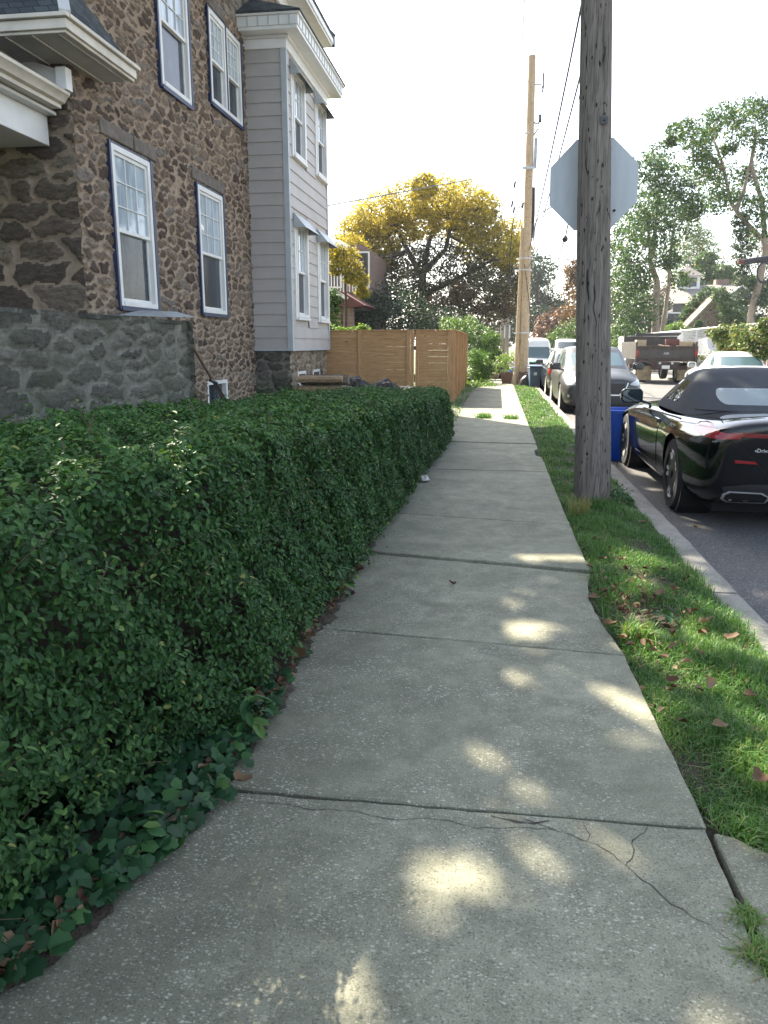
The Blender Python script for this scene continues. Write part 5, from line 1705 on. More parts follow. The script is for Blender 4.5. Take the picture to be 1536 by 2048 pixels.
gx = rng.uniform(-4.6, 7.5, n); gy = rng.uniform(-4.5, 12.5, n)
z = np.interp(gy, [3.6, 6.0], [10.3, 12.4]) + rng.normal(size=n) * 0.2 + 0.2 * np.sin(gx * 1.1)
keep = np.ones(n, bool)
holes = []
for (cx, cy, rx, ry) in ell:                                # every gap is several small ones run together
    holes.append((cx, cy, max(.01, rx * .42), max(.01, ry * .42)))
    for _ in range(6):
        a_ = random.uniform(0, 6.28); q = math.sqrt(random.random())
        k_ = random.uniform(.28, .55)
        holes.append((cx + math.cos(a_) * q * rx * .75, cy + math.sin(a_) * q * ry * .75, max(.012, rx * k_), max(.012, ry * k_)))
for _ in range(210): holes.append((random.gauss(.35, .4), random.uniform(.8, 6.5), random.uniform(.0, .045), random.uniform(.0, .03)))
for _ in range(150): holes.append((random.uniform(.7, 1.4), random.uniform(2.2, 7.5), random.uniform(.02, .10), random.uniform(.02, .09)))
for _ in range(50): holes.append((random.uniform(1.6, 4.0), random.uniform(4.0, 9), random.uniform(.02, .10), random.uniform(.02, .09)))
for (cx, cy, rx, ry) in holes:
    keep &= ~(((gx - cx) / (rx + .03)) ** 2 + ((gy - cy) / (ry + .03)) ** 2 < 1.0)
edge = (gx < 6.0 + .6 * np.sin(gy * 1.7)) & (gy < 9.6 + 0.5 * np.sin(gx * 2.1) + .4 * np.sin(gx * 5))
keep &= edge
gx, gy, z = gx[keep], gy[keep], z[keep]
tt = z / -SUN.z
P = np.stack([gx - SUN.x * tt, gy - SUN.y * tt, z], axis=1)
root = empty('unseen_shade_tree', (-15, 16, 0), label='unseen green shade tree added above the house to shape the sidewalk sun patches', cat='tree')
base = np.array([-15., 16., 0.])
link('crown', leaf_mesh('crown', P - base, np.array(-SUN) + rng.normal(size=(len(P), 3)) * .35, rng.uniform(.15, .25, len(P)), 'green_leaf', .75, .1), root)
mb = MB()
mb.tube([(0, 0, -.2), (.2, .2, 5), (.5, 0, 9), (1.2, .2, 12.5)], [.6, .5, .42, .2], 12)
for q in ((4, -4, 10.2), (5, 1, 12.3), (4, 6, 12.4), (8, -4, 10.4), (9, 3, 12.4), (6, -6, 10.3)):
    limb(mb, (.5, 0, 8.2), q, .2, .04, -.05)
mb.build('trunk', 'bark', root, smooth=60)
# ---------------------------------------------------------------- poles, sign, fence, bins
def pole_mesh(pts, rads, seg, name, mat, parent=None, **k):
    """round timber with a slightly uneven skin"""
    V = []; F = []
    P = []
    R_ = []
    for i in range(len(pts) - 1):
        a, b_ = Vector(pts[i]), Vector(pts[i + 1])
        n = max(1, int((b_ - a).length / 0.18))
        for q in range(n):
            P.append(a.lerp(b_, q / n)); R_.append(rads[i] + (rads[i + 1] - rads[i]) * q / n)
    P.append(Vector(pts[-1])); R_.append(rads[-1])
    for p, r in zip(P, R_):
        for q in range(seg):
            a = 2 * math.pi * q / seg
            rr = r * (1 + 0.018 * math.sin(3 * a + p.z * .5) + 0.012 * math.sin(7 * a + p.z * .3) + random.uniform(-.006, .006))
            V.append((p.x + math.cos(a) * rr, p.y + math.sin(a) * rr, p.z))
    for i in range(len(P) - 1):
        for q in range(seg): F.append((i * seg + q, i * seg + (q + 1) % seg, (i + 1) * seg + (q + 1) % seg, (i + 1) * seg + q))
    F.append(tuple((len(P) - 1) * seg + q for q in range(seg)))
    me = bpy.data.meshes.new(name); me.from_pydata(V, [], F); me.materials.append(M[mat]); shade_smooth(me, 50)
    return link(name, me, parent, **k)


up = empty('utility_pole', (0.905, 7.2, 0), label='dark weathered wooden utility pole on the grass verge in front of the octagonal sign', cat='utility pole')
pole_mesh([(0, 0, -.3), (0, 0, 0.02), (-.02, 0, .5), (-0.115, 0, 2.2), (-0.2, 0, 4.15), (-.42, 0, 9.2)], [.172, .168, .158, .142, .126, .11], 40, 'pole', 'weathered_pole', up)
mb = MB()
for (x, z) in ((-.10, 3.23),):
    mb.box(x - .03, x + .03, -.142, -.128, z - .03, z + .03)
mb.build('washer_plate', 'house_grey', up, bevel=.004)
mb = MB()
for (x, y_, z) in ((-.10, -.15, 3.23), (-.105, -.145, 3.36), (-.02, -.152, .26), (-.125, -.14, 2.35), (-.09, -.14, 2.72), (-.06, -.15, 1.1), (-.075, -.15, 1.42), (-.10, -.14, 3.28)):
    mb.lathe([(.009, 0), (.009, .012), (.004, .016)], 8, Matrix.Translation((x, y_ + .01, z)) @ Matrix.Rotation(rad(90), 4, 'X'))
mb.build('bolt', 'dark_iron', up)

# stop sign seen from behind, carried on its own post behind the pole
ss = empty('stop_sign', (0.87, 7.42, -.02), label='octagonal metal traffic sign seen from its plain grey back, behind the old pole', cat='sign')
R8 = 0.377 / math.cos(rad(22.5))
oc = [(R8 * math.cos(rad(22.5 + 45 * k)), R8 * math.sin(rad(22.5 + 45 * k))) for k in range(8)]
rz = Matrix.Rotation(rad(-1.2), 4, 'Y')
oc = [((rz @ Vector((x, 0, z))).x - .085, (rz @ Vector((x, 0, z))).z + 2.82) for x, z in oc]
MB().prism(oc, 0.0, 0.004, 'y').build('back_plate', 'sign_back', ss)
MB().prism([(x, z) for x, z in oc], 0.0045, 0.006, 'y').build('face', 'sign_red', ss)
MB().bar((0, -.035, -.3), (-.085, -.035, 3.1), .05, .03, (0, 1, 0)).build('post', 'galvanised', ss)
mb = MB()
for dz in (-.3, .3): mb.lathe([(.011, 0), (.011, .014)], 8, Matrix.Translation((-.085 + .19, 0, 2.82 + dz * .0 - .22)) @ Matrix.Rotation(rad(90), 4, 'X'))
mb.build('rivet', 'dark_iron', ss)

# tall new pole
Yp = 29.4
np_ = empty('utility_pole', (0.93, Yp, drop(Yp) - .05), label='tall new tan wooden utility pole by the kerb with splint timber and service brackets', cat='utility pole')
pole_mesh([(0, 0, -.3), (0, 0, 1.0), (-.03, 0, 5), (-.09, 0, 11.12)], [.18, .172, .155, .125], 28, 'pole', 'new_pole', np_)
mb = MB()
V0 = [(-.27, -.06, -.2), (-.245, -.06, 1.5), (-.23, -.05, 3.3), (-.21, -.05, 5.55)]
pole_mesh(V0, [.085, .08, .07, .06], 14, 'splint', 'new_pole', np_)
mb = MB()
for z in (4.1, 4.5, 1.9): mb.lathe([(.29, -.02), (.29, .02), (.275, .02), (.275, -.02)], 24, Matrix.Translation((-.10, 0, z)) @ Matrix.Scale(1.0, 4), closed=True)
mb.build('steel_band', 'galvanised', np_)
mb = MB()
mb.tube([(.02, -.05, 10.2), (.25, -.05, 10.2), (.33, -.05, 10.0)], .02, 6).tube([(.31, -.05, 10.55), (.33, -.05, 10.2), (.30, -.05, 9.95)], .03, 6)
mb.tube([(.05, -.05, 9.0), (.2, -.05, 8.95), (.26, -.05, 9.2)], .03, 6).tube([(.24, -.05, 9.25), (.27, -.05, 9.0)], .05, 6).tube([(.06, -.05, 8.6), (.2, -.05, 8.8)], .025, 6)
mb.build('insulator_bracket', 'dark_iron', np_)
MB().box(.09, .2, -.1, .1, 7.55, 8.5).build('riser_box', 'tin', np_, bevel=.01)
mb = MB()
mb.box(-.3, .14, -.2, -.12, 7.48, 7.56).box(-.28, -.1, -.2, -.14, 8.62, 8.66)
mb.build('crossbar', 'galvanised', np_)
mb = MB()
mb.tube([(.13, -.03, 6.9), (.16, -.03, 6.0), (.14, -.03, 5.2)], .05, 8)
mb.build('cable_guard', 'dark_iron', np_)
mb = MB()
mb.tube([(.2, -.03, 5.1), (.24, -.03, 5.7), (.42, -.03, 6.05), (.9, -.03, 6.3), (1.35, -.03, 6.55)], .03, 8)
mb.build('lamp_arm', 'galvanised', np_)
mb = MB()
for (x, z) in ((-.55, 6.15), (-.62, 6.35), (-.25, 6.3), (-.55, 7.0), (-.66, 3.75)): mb.tube([(x, -.1, z - .1), (x + .03, -.1, z + .1)], .04, 6)
mb.tube([(-.2, -.1, 6.3), (-.4, -.1, 6.2), (-.55, -.1, 5.8), (-.6, -.1, 5.0), (-.62, -.1, 4.6), (-.64, -.1, 3.9), (-.6, -.1, 3.3)], .02, 6)
mb.tube([(-.26, -.1, 7.5), (-.33, -.1, 6.75), (-.5, -.1, 6.45), (-.56, -.1, 6.7), (-.53, -.1, 7.2)], .015, 6)
mb.tube([(-.1, -.19, 4.3), (.02, -.2, 3.6), (.12, -.16, 3.0), (.16, -.1, 2.6)], .012, 5)
mb.build('service_drop', 'cable_black', np_)

# distant poles
Y = 62
for px, h, r, lab in ((1002, 7.0, .17, 'grey distant utility pole beneath the golden tree, left of two'), (1011, 10, .2, 'pale brown distant utility pole beneath the golden tree, right of two')):
    p = at(px, 745, Y); z0 = drop(Y) - .1
    q = empty('utility_pole', (p.x, Y, z0), label=lab, cat='utility pole', group='far utility poles')
    pole_mesh([(0, 0, -.3), (0, 0, h)], [r, r * .8], 14, 'pole', 'old_pole', q)
    MB().box(r * .7, r * .7 + .12, -r - .06, -r + .05, 2.4, 3.4).build('riser_box', 'galvanised', q)


def wire(pts, r, lab, mat='cable_black', sag=0.0, name='overhead_cable', n=24):
    a, b_ = Vector(pts[0]), Vector(pts[-1])
    if len(pts) == 2:
        P = [a.lerp(b_, i / n) + Vector((0, 0, -sag * 4 * (i / n) * (1 - i / n))) for i in range(n + 1)]
    else: P = [Vector(p) for p in pts]
    mb = MB().tube(P, r, 6)
    return mb.build(name, mat, smooth=60, label=lab, cat='cable')


def wire_through(pa, ya, pb, yb, r, lab, mat='cable_black', n=20, ext=0.0):
    """a straight-ish span between two photographed points at their own distances, carried on past the first"""
    a = at(*pa, ya); b_ = at(*pb, yb)
    a2 = a + (a - b_) * ext
    return wire([a2, b_], r, lab, mat, 0.0, n=n)


wire([(1.10, 7.45, 7.3), (0.98, 29.3, 4.75)], .016, 'thick dark cable from the old pole down to the tan pole, uppermost of the bundle', 'cable_black', .35)
wire([(1.05, 7.4, 5.6), (1.02, 29.3, 4.2)], .013, 'dark cable beside the old pole, middle of the three descending cables', 'cable_black', .12)
wire([(0.98, 7.4, 5.0), (1.10, 34, 4.0)], .006, 'thin cable hugging the old pole edge above the sign', 'cable_grey', .1)
wire([at(1052, -60, 16), at(1036, 250, 24), at(1028, 330, 29.2)], .010, 'thin overhead cable dropping to the left side of the tan pole', 'cable_grey')
wire([at(1072, -40, 20), at(1068, 110, 29.4)], .006, 'faint thin wire reaching the very top of the tan pole', 'cable_grey')
sd = [at(657, 411, 18.5), at(760, 392, 21), at(880, 370, 24.5), at(960, 355, 27), at(1030, 340, 29.2)]
wire(sd, .016, 'grey service cable crossing from the clapboard house to the tan pole', 'cable_grey')
w = wire([at(1140, 430, 17), at(1130, 478, 20), at(1112, 530, 30), at(1090, 590, 60)], .016, 'cable with a round splice hanging below the octagonal sign', 'cable_grey')
c = at(1130, 478, 19.9)
MB().lathe([(0.0, -.075), (.05, -.06), (.075, 0), (.05, .06), (0, .075)], 14, Matrix.Translation(c)).build('splice_case', 'dark_iron', w, smooth=60)
wire([at(1108, 440, 20), at(1090, 500, 26), at(1080, 520, 30)], .007, 'faint thin wire between the sign and the tan pole', 'cable_grey')
wire([at(1050, 514, 29.4), at(1160, 520, 33), at(1300, 526, 38), at(1420, 526, 42), at(1520, 520, 42)], .014, 'dark horizontal cable from the tan pole to the leaning tree', 'cable_black')
a_, b_ = at(1488, 524, 41.0), at(1545, 516, 41.0)
w = MB().tube([a_, a_.lerp(b_, .5), b_], [.13, .15, .15], 12).build('cable_closure', 'cable_black', smooth=60, label='black cable closure with orange end cap hanging by the leaning tree', cat='cable closure')
MB().tube([a_ - Vector((.28, 0, -.02)), a_ - Vector((.02, 0, 0))], [.09, .12], 10).build('end_cap', 'red_brown', w)
c = at(1527, 545, 40.8)
MB().lathe([(.26, -.03), (.32, -.03), (.32, .03), (.26, .03)], 20, Matrix.Translation(c) @ Matrix.Rotation(rad(90), 4, 'X') @ Matrix.Scale(1.6, 4, (0, 1, 0)), closed=True).build('cable_coil', 'cable_black', w)

# cedar fence: the run across the yard, the narrow gate leaf and the return along the sidewalk
FY = 19.5
fz = 0.0
f1 = empty('cedar_fence', (-3.2, FY, fz), label='horizontal board cedar fence panel between the clapboard bay and the gate', cat='fence')


def board_panel(root, axis, u0, u1, z0, z1, mat, n=11, gap=0.0022, th=0.022, off=0.0):
    mb = MB()
    h = (z1 - z0) / n
    for i in range(n):
        g_ = gap * random.uniform(0.25, 1.5)
        w_ = random.uniform(-.003, .003)
        if axis == 'x': mb.box(u0, u1, off + w_, off + w_ + th, z0 + i * h + g_ / 2, z0 + (i + 1) * h - g_ / 2)
        else: mb.box(off + w_, off + w_ + th, u0, u1, z0 + i * h + g_ / 2, z0 + (i + 1) * h - g_ / 2)
    return mb.build('board_panel', mat, root, bevel=.003)


board_panel(f1, 'x', -1.55, 1.02, .05, 1.76, 'cedar_x', 9)
for x in (-.30, .93): MB().box(x, x + .095, -.03, -.002, 0, 1.765).build('batten', 'cedar_z', f1, bevel=.003)
MB().box(1.03, 1.115, -.03, .06, -.2, 1.77).build('post', 'cedar_z', f1, bevel=.003)
MB().box(-1.56, 1.03, -.045, .06, 1.768, 1.79).build('cap_rail', 'cedar_x', f1, bevel=.003)
g_ = empty('cedar_gate', (-1.6, FY, fz), label='narrow horizontal board cedar gate leaf at the fence corner', cat='gate')
board_panel(g_, 'x', -.36, .36, .05, 1.76, 'cedar_x', 11, .004)
for x in (-.44, .365): MB().box(x, x + .075, -.03, .04, 0, 1.765).build('stile', 'cedar_z', g_, bevel=.003)
MB().box(-.44, .44, -.045, .055, 1.768, 1.79).build('cap_rail', 'cedar_x', g_, bevel=.003)
mb = MB(); mb.box(-.475, -.435, -.05, -.032, 1.30, 1.40).box(-.49, -.45, -.06, -.04, 1.34, 1.36)
mb.build('latch', 'dark_iron', g_)
f2 = empty('cedar_fence', (-1.12, FY, fz), label='cedar fence return with rows of upright posts facing the sidewalk', cat='fence')
board_panel(f2, 'y', .02, 8.0, .05, 1.74, 'cedar_y', 11, .012, .022, -.06)
for i in range(6):
    y = 0.0 + i * 1.58
    MB().box(-.03, .06, y - .045 if i else y - .02, y + .045, -.3, 1.77).build('post', 'cedar_z', f2, bevel=.004)
MB().box(-.085, .075, -.03, 8.02, 1.772, 1.795).build('cap_rail', 'cedar_y', f2, bevel=.003)

# things by the house wall
bp = empty('leaning_pole', (-4.7, 12.75, 0), label='old brown wooden pole leaning against the house wall by the porch', cat='pole')
MB().tube([(.32, .1, .0), (0.02, -.48, .95), (-.27, -.98, 1.78)], .028, 10).build('shaft', 'handle_wood', bp, smooth=60)
MB().tube([(.1, -.42, .82), (.28, .0, .2)], .012, 6).tube([(.05, -.55, .86), (.11, -.4, .8)], .028, 6).build('bracket', 'dark_iron', bp)
log = empty('log_pile', (-3.72, 15.6, 0), label='short stack of split grey logs and a plank against the bay foundation', cat='log pile')


def split_log(a, b_, r):
    a = Vector(a); b_ = Vector(b_)
    mb = MB()
    n = 9
    d = (b_ - a).normalized(); s = d.cross(Vector((0, 0, 1))).normalized(); u = s.cross(d)
    V = []
    ph = random.uniform(0, 6)
    for q in range(5):
        p = a.lerp(b_, q / 4)
        for k in range(n):
            t = 2 * math.pi * k / n
            rr = r * (1 + .22 * math.sin(2 * t + ph) + random.uniform(-.12, .12))
            V.append(p + s * math.cos(t) * rr + u * math.sin(t) * rr * .8)
    F = [(i * n + k, i * n + (k + 1) % n, (i + 1) * n + (k + 1) % n, (i + 1) * n + k) for i in range(4) for k in range(n)]
    F += [tuple(range(n))[::-1], tuple(4 * n + k for k in range(n))]
    mb.add(V, F)
    return mb


for i, (y, z, r, l) in enumerate(((-.1, .28, .13, 1.0), (.15, .26, .14, .95), (-.05, .52, .12, .98), (.2, .50, .13, .9), (.05, .72, .11, 1.0), (-.15, .74, .10, .9), (.3, .72, .10, .85))):
    split_log((-.28, y, z), (-.28 + l, y + random.uniform(-.05, .05), z + random.uniform(-.03, .03)), r).build('log', ('old_pole', 'bark', 'log_end')[i % 3], log, fix=True, smooth=25)
MB().bar((.62, -.2, .60), (1.75, -.1, .42), .30, .04).build('plank', 'old_pole', log, bevel=.006)
# black tarpaulin heap
n = 46
V = []; F = []
for j in range(n + 1):
    for i in range(n + 1):
        u, v = i / n, j / n
        x = (u - .5) * 2.5; y = (v - .5) * 1.3
        e = max(0, 1 - abs(2 * u - 1) ** 3) * max(0, 1 - abs(2 * v - 1) ** 2.5)
        z = e * (.34 + .26 * math.exp(-((x + .72) / .42) ** 2) + .10 * math.exp(-((x - .15) / .3) ** 2) + .06 * math.exp(-((x - .8) / .25) ** 2))
        z += e * (.05 * math.sin(9 * x + 5 * y) + .035 * math.sin(17 * x - 11 * y) + .03 * abs(math.sin(13 * y + 6 * x)))
        V.append((x + .03 * math.sin(11 * y), y + .03 * math.sin(8 * x), z))
for j in range(n):
    for i in range(n): F.append((j * (n + 1) + i, j * (n + 1) + i + 1, (j + 1) * (n + 1) + i + 1, (j + 1) * (n + 1) + i))
mb = MB(); mb.add(V, F)
tp = mb.build('tarpaulin', 'tarp', None, smooth=80, fix=False, label='crumpled black plastic tarpaulin heaped in front of the cedar fence', cat='tarpaulin')
tp.location = (-2.72, 17.9, .12)
so = tp.modifiers.new('s', 'SOLIDIFY'); so.thickness = .006
# rubbish: crumpled paper by the hedge
n = 9
V = [(random.uniform(.06, .1) * math.cos(2 * math.pi * k / 10) * s, random.uniform(.05, .09) * math.sin(2 * math.pi * k / 10) * s, h + random.uniform(0, .02)) for (s, h) in ((1, .005), (.7, .04), (.3, .05)) for k in range(10)]
F = [(r * 10 + k, r * 10 + (k + 1) % 10, (r + 1) * 10 + (k + 1) % 10, (r + 1) * 10 + k) for r in range(2) for k in range(10)] + [tuple(20 + k for k in range(10))]
mb = MB(); mb.add(V, F)
o = mb.build('crumpled_paper', 'paper_litter', None, label='crumpled grey white paper lying at the foot of the hedge', cat='paper')
o.location = on_ground(846, 962, .005)


# bins
def wheelie_bin(name, loc, w, d, h, body, lid, lab, rz=0.0, wheels=True):
    r = empty(name, loc, rz, label=lab, cat='bin')
    mb = MB()
    t = .82
    V = [(-w / 2 * t, -d / 2 * t, .05), (w / 2 * t, -d / 2 * t, .05), (w / 2 * t, d / 2 * t, .05), (-w / 2 * t, d / 2 * t, .05), (-w / 2, -d / 2, h), (w / 2, -d / 2, h), (w / 2, d / 2, h), (-w / 2, d / 2, h)]
    mb.add(V, [(0, 3, 2, 1), (4, 5, 6, 7), (0, 1, 5, 4), (1, 2, 6, 5), (2, 3, 7, 6), (3, 0, 4, 7)])
    mb.box(-w / 2 - .02, w / 2 + .02, -d / 2 - .02, d / 2 + .02, h - .06, h - .01)
    mb.build('body', body, r, bevel=.025, smooth=40)
    if lid:
        l = MB()
        l.prism([(-d / 2 - .03, h), (d / 2 + .04, h), (d / 2 + .04, h + .035), (d / 4, h + .075), (-d / 4, h + .07), (-d / 2 - .03, h + .03)], -w / 2 - .025, w / 2 + .025, 'x')
        l.build('lid', lid, r, bevel=.012)
        MB().tube([(-w / 2 + .05, d / 2 + .08, h - .04), (w / 2 - .05, d / 2 + .08, h - .04)], .018, 8).build('handle', lid, r)
    if wheels:
        for s in (-1, 1):
            MB().lathe([(.0, -.025), (.11, -.025), (.125, 0), (.11, .025), (0, .025)], 18, Matrix.Translation((s * w * .36, d / 2 * .8, .12)) @ Matrix.Rotation(rad(90), 4, 'Y')).build('wheel', 'black_plastic', r)
    return r


# the round blue tub behind the old pole
bt = empty('blue_bin', (1.36, 9.35, -.02), label='bright blue plastic recycling tub standing by the kerb behind the old pole', cat='bin')
bt.location = (1.70, 11.15, -.15)
V = []; F = []
prof = [(.22, 0), (.235, .02), (.30, .62), (.30, .66), (.325, .665), (.325, .70), (.305, .70), (.295, .66), (.225, .03)]
MB().lathe(prof, 36).build('tub', 'blue_bin', bt, smooth=35)
for s in (-1, 1):
    MB().box(s * .31 - .02, s * .31 + .02, -.07, .07, .58, .63).build('handle', 'blue_bin', bt, bevel=.008)
Y = 27.6
p = at(1077, 775, Y)
wb = wheelie_bin('wheelie_bin', (1.27, Y, drop(Y) - .04), .42, .45, .72, 'navy_bin', 'navy_bin', 'tall slate blue wheeled bin between the tan pole and the dark hatchback', rad(8))
MB().box(-.06, .04, -.222, -.216, .44, .54).build('sticker', 'plate_white', wb)
wheelie_bin('wheelie_bin', (1.33, Y + .9, drop(Y) - .06), .42, .45, .86, 'black_bin', 'green_tarp', 'dark bin with teal lid behind the slate blue bin', rad(-4))
tb = empty('rubbish_bag', (1.02, Y + .25, drop(Y) - .12), label='low black rubbish sack slumped against the slate blue bin', cat='rubbish bag')
mb = MB(); mb.lathe([(0, 0), (.2, .02), (.24, .15), (.22, .34), (.14, .46), (.05, .5), (.07, .56), (0, .57)], 18)
mb.v = [(x * (1 + .12 * math.sin(7 * y + 9 * z)), y * (1 + .1 * math.sin(8 * x - 7 * z)), z) for x, y, z in mb.v]
mb.build('sack', 'black_bin', tb, smooth=70)
oc_ = empty('open_crate', (1.05, Y + 1.4, drop(Y) - .05), label='open brown cardboard carton behind the tan pole by the bins', cat='carton')
mb = MB(); mb.box(-.3, .3, -.25, -.24, 0, .5).box(-.3, .3, .24, .25, 0, .5).box(-.3, -.29, -.24, .24, 0, .5).box(.29, .3, -.24, .24, 0, .5).box(-.29, .29, -.24, .24, .01, .02)
mb.build('carton', 'brown_pot', oc_)
MB().bar((-.3, -.25, .5), (-.34, -.5, .62), .6, .008, (1, 0, 0)).build('flap', 'cardboard', oc_)
# planter and household junk left of the tan pole
Y = 29.9
pl = empty('planter', (0.34, Y, drop(Y)), label='brown tapered planter with a yellow green plant on the sidewalk', cat='planter')
mb = MB()
a, b_ = .17, .24
mb.add([(-a, -a, 0), (a, -a, 0), (a, a, 0), (-a, a, 0), (-b_, -b_, .42), (b_, -b_, .42), (b_, b_, .42), (-b_, b_, .42), (-.2, -.2, .42), (.2, -.2, .42), (.2, .2, .42), (-.2, .2, .42), (-.2, -.2, .36), (.2, -.2, .36), (.2, .2, .36), (-.2, .2, .36)],
       [(0, 3, 2, 1), (0, 1, 5, 4), (1, 2, 6, 5), (2, 3, 7, 6), (3, 0, 4, 7), (4, 5, 9, 8), (5, 6, 10, 9), (6, 7, 11, 10), (7, 4, 8, 11), (8, 9, 13, 12), (9, 10, 14, 13), (10, 11, 15, 14), (11, 8, 12, 15), (12, 13, 14, 15)])
mb.build('pot', 'brown_pot', pl, bevel=.012)
P, N, S, T = blob_leaves([((0, 0, .75), (.42, .4, .3)), ((-.25, 0, .6), (.3, .3, .25)), ((.1, 0, .95), (.3, .3, .2))], 90, .09, .5, tint=(.7, .2))
link('foliage', leaf_mesh('foliage', P, N, S, 'bright_leaf', .5, .2, T), pl)


def cushion(name, loc, sx, sy, sz, mat, lab, cat, rz=0.0):
    mb = MB(); mb.lathe([(0, -1), (.62, -.92), (.95, -.5), (1, 0), (.95, .5), (.62, .92), (0, 1)], 16)
    mb.v = [(math.copysign(abs(x) ** .72, x) * sx * (1 + .06 * math.sin(6 * y + 4 * z)), math.copysign(abs(y) ** .72, y) * sy, z * sz * (1 + .08 * math.sin(5 * x))) for x, y, z in mb.v]
    o = mb.build(name, mat, None, smooth=70, label=lab, cat=cat)
    o.location = (loc[0], loc[1], loc[2] + sz); o.rotation_euler.z = rz
    return o


zz = drop(34)
cushion('rubbish_bag', (0.62, 30.4, zz), .2, .2, .2, 'pale_bag', 'pale translucent rubbish bag beside the planter', 'rubbish bag')
cushion('blue_bag', (0.6, 31.3, zz), .2, .2, .3, 'blue_bag', 'bright blue plastic bag behind the planter', 'bag')
cushion('dark_sack', (0.0, 34.6, drop(34.6)), .28, .3, .33, 'dark_cloth', 'dark navy sack of household junk farther up the sidewalk', 'sack')
cushion('wooden_bowl', (-.12, 34.0, drop(34)), .18, .2, .14, 'brown_pot', 'small brown wooden tub in front of the navy sack', 'tub')
cushion('pink_cushion', (0.42, 35.2, drop(35)), .34, .3, .3, 'pink_cloth', 'salmon pink cushion in the sidewalk junk', 'cushion')
cushion('lilac_bedding', (0.32, 35.6, drop(35) + .5), .5, .35, .1, 'lilac_cloth', 'lilac folded bedding on top of the sidewalk junk', 'bedding')
ch = empty('office_chair', (-.05, 36.4, drop(36)), label='black chair standing upright in the far sidewalk junk', cat='chair')
MB().box(-.24, .24, -.22, .22, .42, .5).build('seat', 'dark_cloth', ch, bevel=.02)
MB().box(-.22, .22, .2, .27, .52, 1.1).build('backrest', 'dark_cloth', ch, bevel=.02)
for sx in (-1, 1):
    for sy in (-1, 1): MB().box(sx * .2 - .02, sx * .2 + .02, sy * .18 - .02, sy * .18 + .02, 0, .42).build('leg', 'dark_iron', ch)
# ---------------------------------------------------------------- vehicles
def body_cage(stations):
    """stations from rear to front: (y, [(x, z) from bottom centre round to top centre])"""
    k = len(stations[0][1])
    V = []; F = []
    ring = 2 * k - 2
    for y, pts in stations:
        full = pts + [(-x, z) for x, z in reversed(pts[1:-1])]
        for q in full:
            V.append((q[0], y + (q[2] if len(q) > 2 else 0), q[1]) if len(q) > 2 else (q[0], y, q[1]))
    for i in range(len(stations) - 1):
        for j in range(ring):
            F.append((i * ring + j, i * ring + (j + 1) % ring, (i + 1) * ring + (j + 1) % ring, (i + 1) * ring + j))
    for e in (0, len(stations) - 1):
        o = e * ring
        F.append((o, o + 1, o + ring - 1))
        for j in range(1, k - 2): F.append((o + j, o + j + 1, o + ring - j - 1, o + ring - j))
        F.append((o + k - 2, o + k - 1, o + k))
    return V, F


def st(y, w, zb, zr, zw, zs, zt, tuck=.9, shoulder=.93, crown=.55):
    """one station: half width w, bottom, rocker, widest, shoulder and top heights"""
    return (y, [(0, zb), (w * .7, zb), (w * tuck, zb + .015), (w * .965, zr), (w, zw), (w * .985, (zw + zs) / 2), (w * shoulder, zs), (w * crown, zt), (0, zt + .008)])


def cabin_cage(rings, glass_rows=(1,)):
    """rings bottom to top: (z, w, y_rear, y_front, rear corner inset, front corner inset, y_B).  Faces are numbered by sector:
    0 body, 1 rear glass, 2 rear side glass, 3 front side glass, 4 windshield"""
    V = []; F = []; Mi = []
    n = None
    for (z, w, yr, yf, ir, jf, yb, *ex) in rings:
        half = [(0, yr), (w * .5, yr + ir * .10), (w * .86, yr + ir * .42), (w, yr + ir), (w, yb), (w * 1.0, yf - jf), (w * .88, yf - jf * .45), (w * .5, yf - jf * .10), (0, yf)]
        full = half + [(-x, y) for x, y in reversed(half[1:-1])]
        n = len(full)
        V += [(x, y, z) for x, y in full]
    sec = [1, 1, 0, 2, 3, 0, 4, 4, 4, 4, 0, 3, 2, 0, 1, 1]
    for i in range(len(rings) - 1):
        for j in range(n):
            F.append((i * n + j, i * n + (j + 1) % n, (i + 1) * n + (j + 1) % n, (i + 1) * n + j))
            Mi.append(sec[j] if i in glass_rows else 0)
    o = (len(rings) - 1) * n
    h = n // 2
    F.append((o, o + 1, o + n - 1)); Mi.append(0)
    for j in range(1, h - 1): F.append((o + j, o + j + 1, o + n - j - 1, o + n - j)); Mi.append(0)
    F.append((o + h - 1, o + h, o + h + 1)); Mi.append(0)
    return V, F, Mi


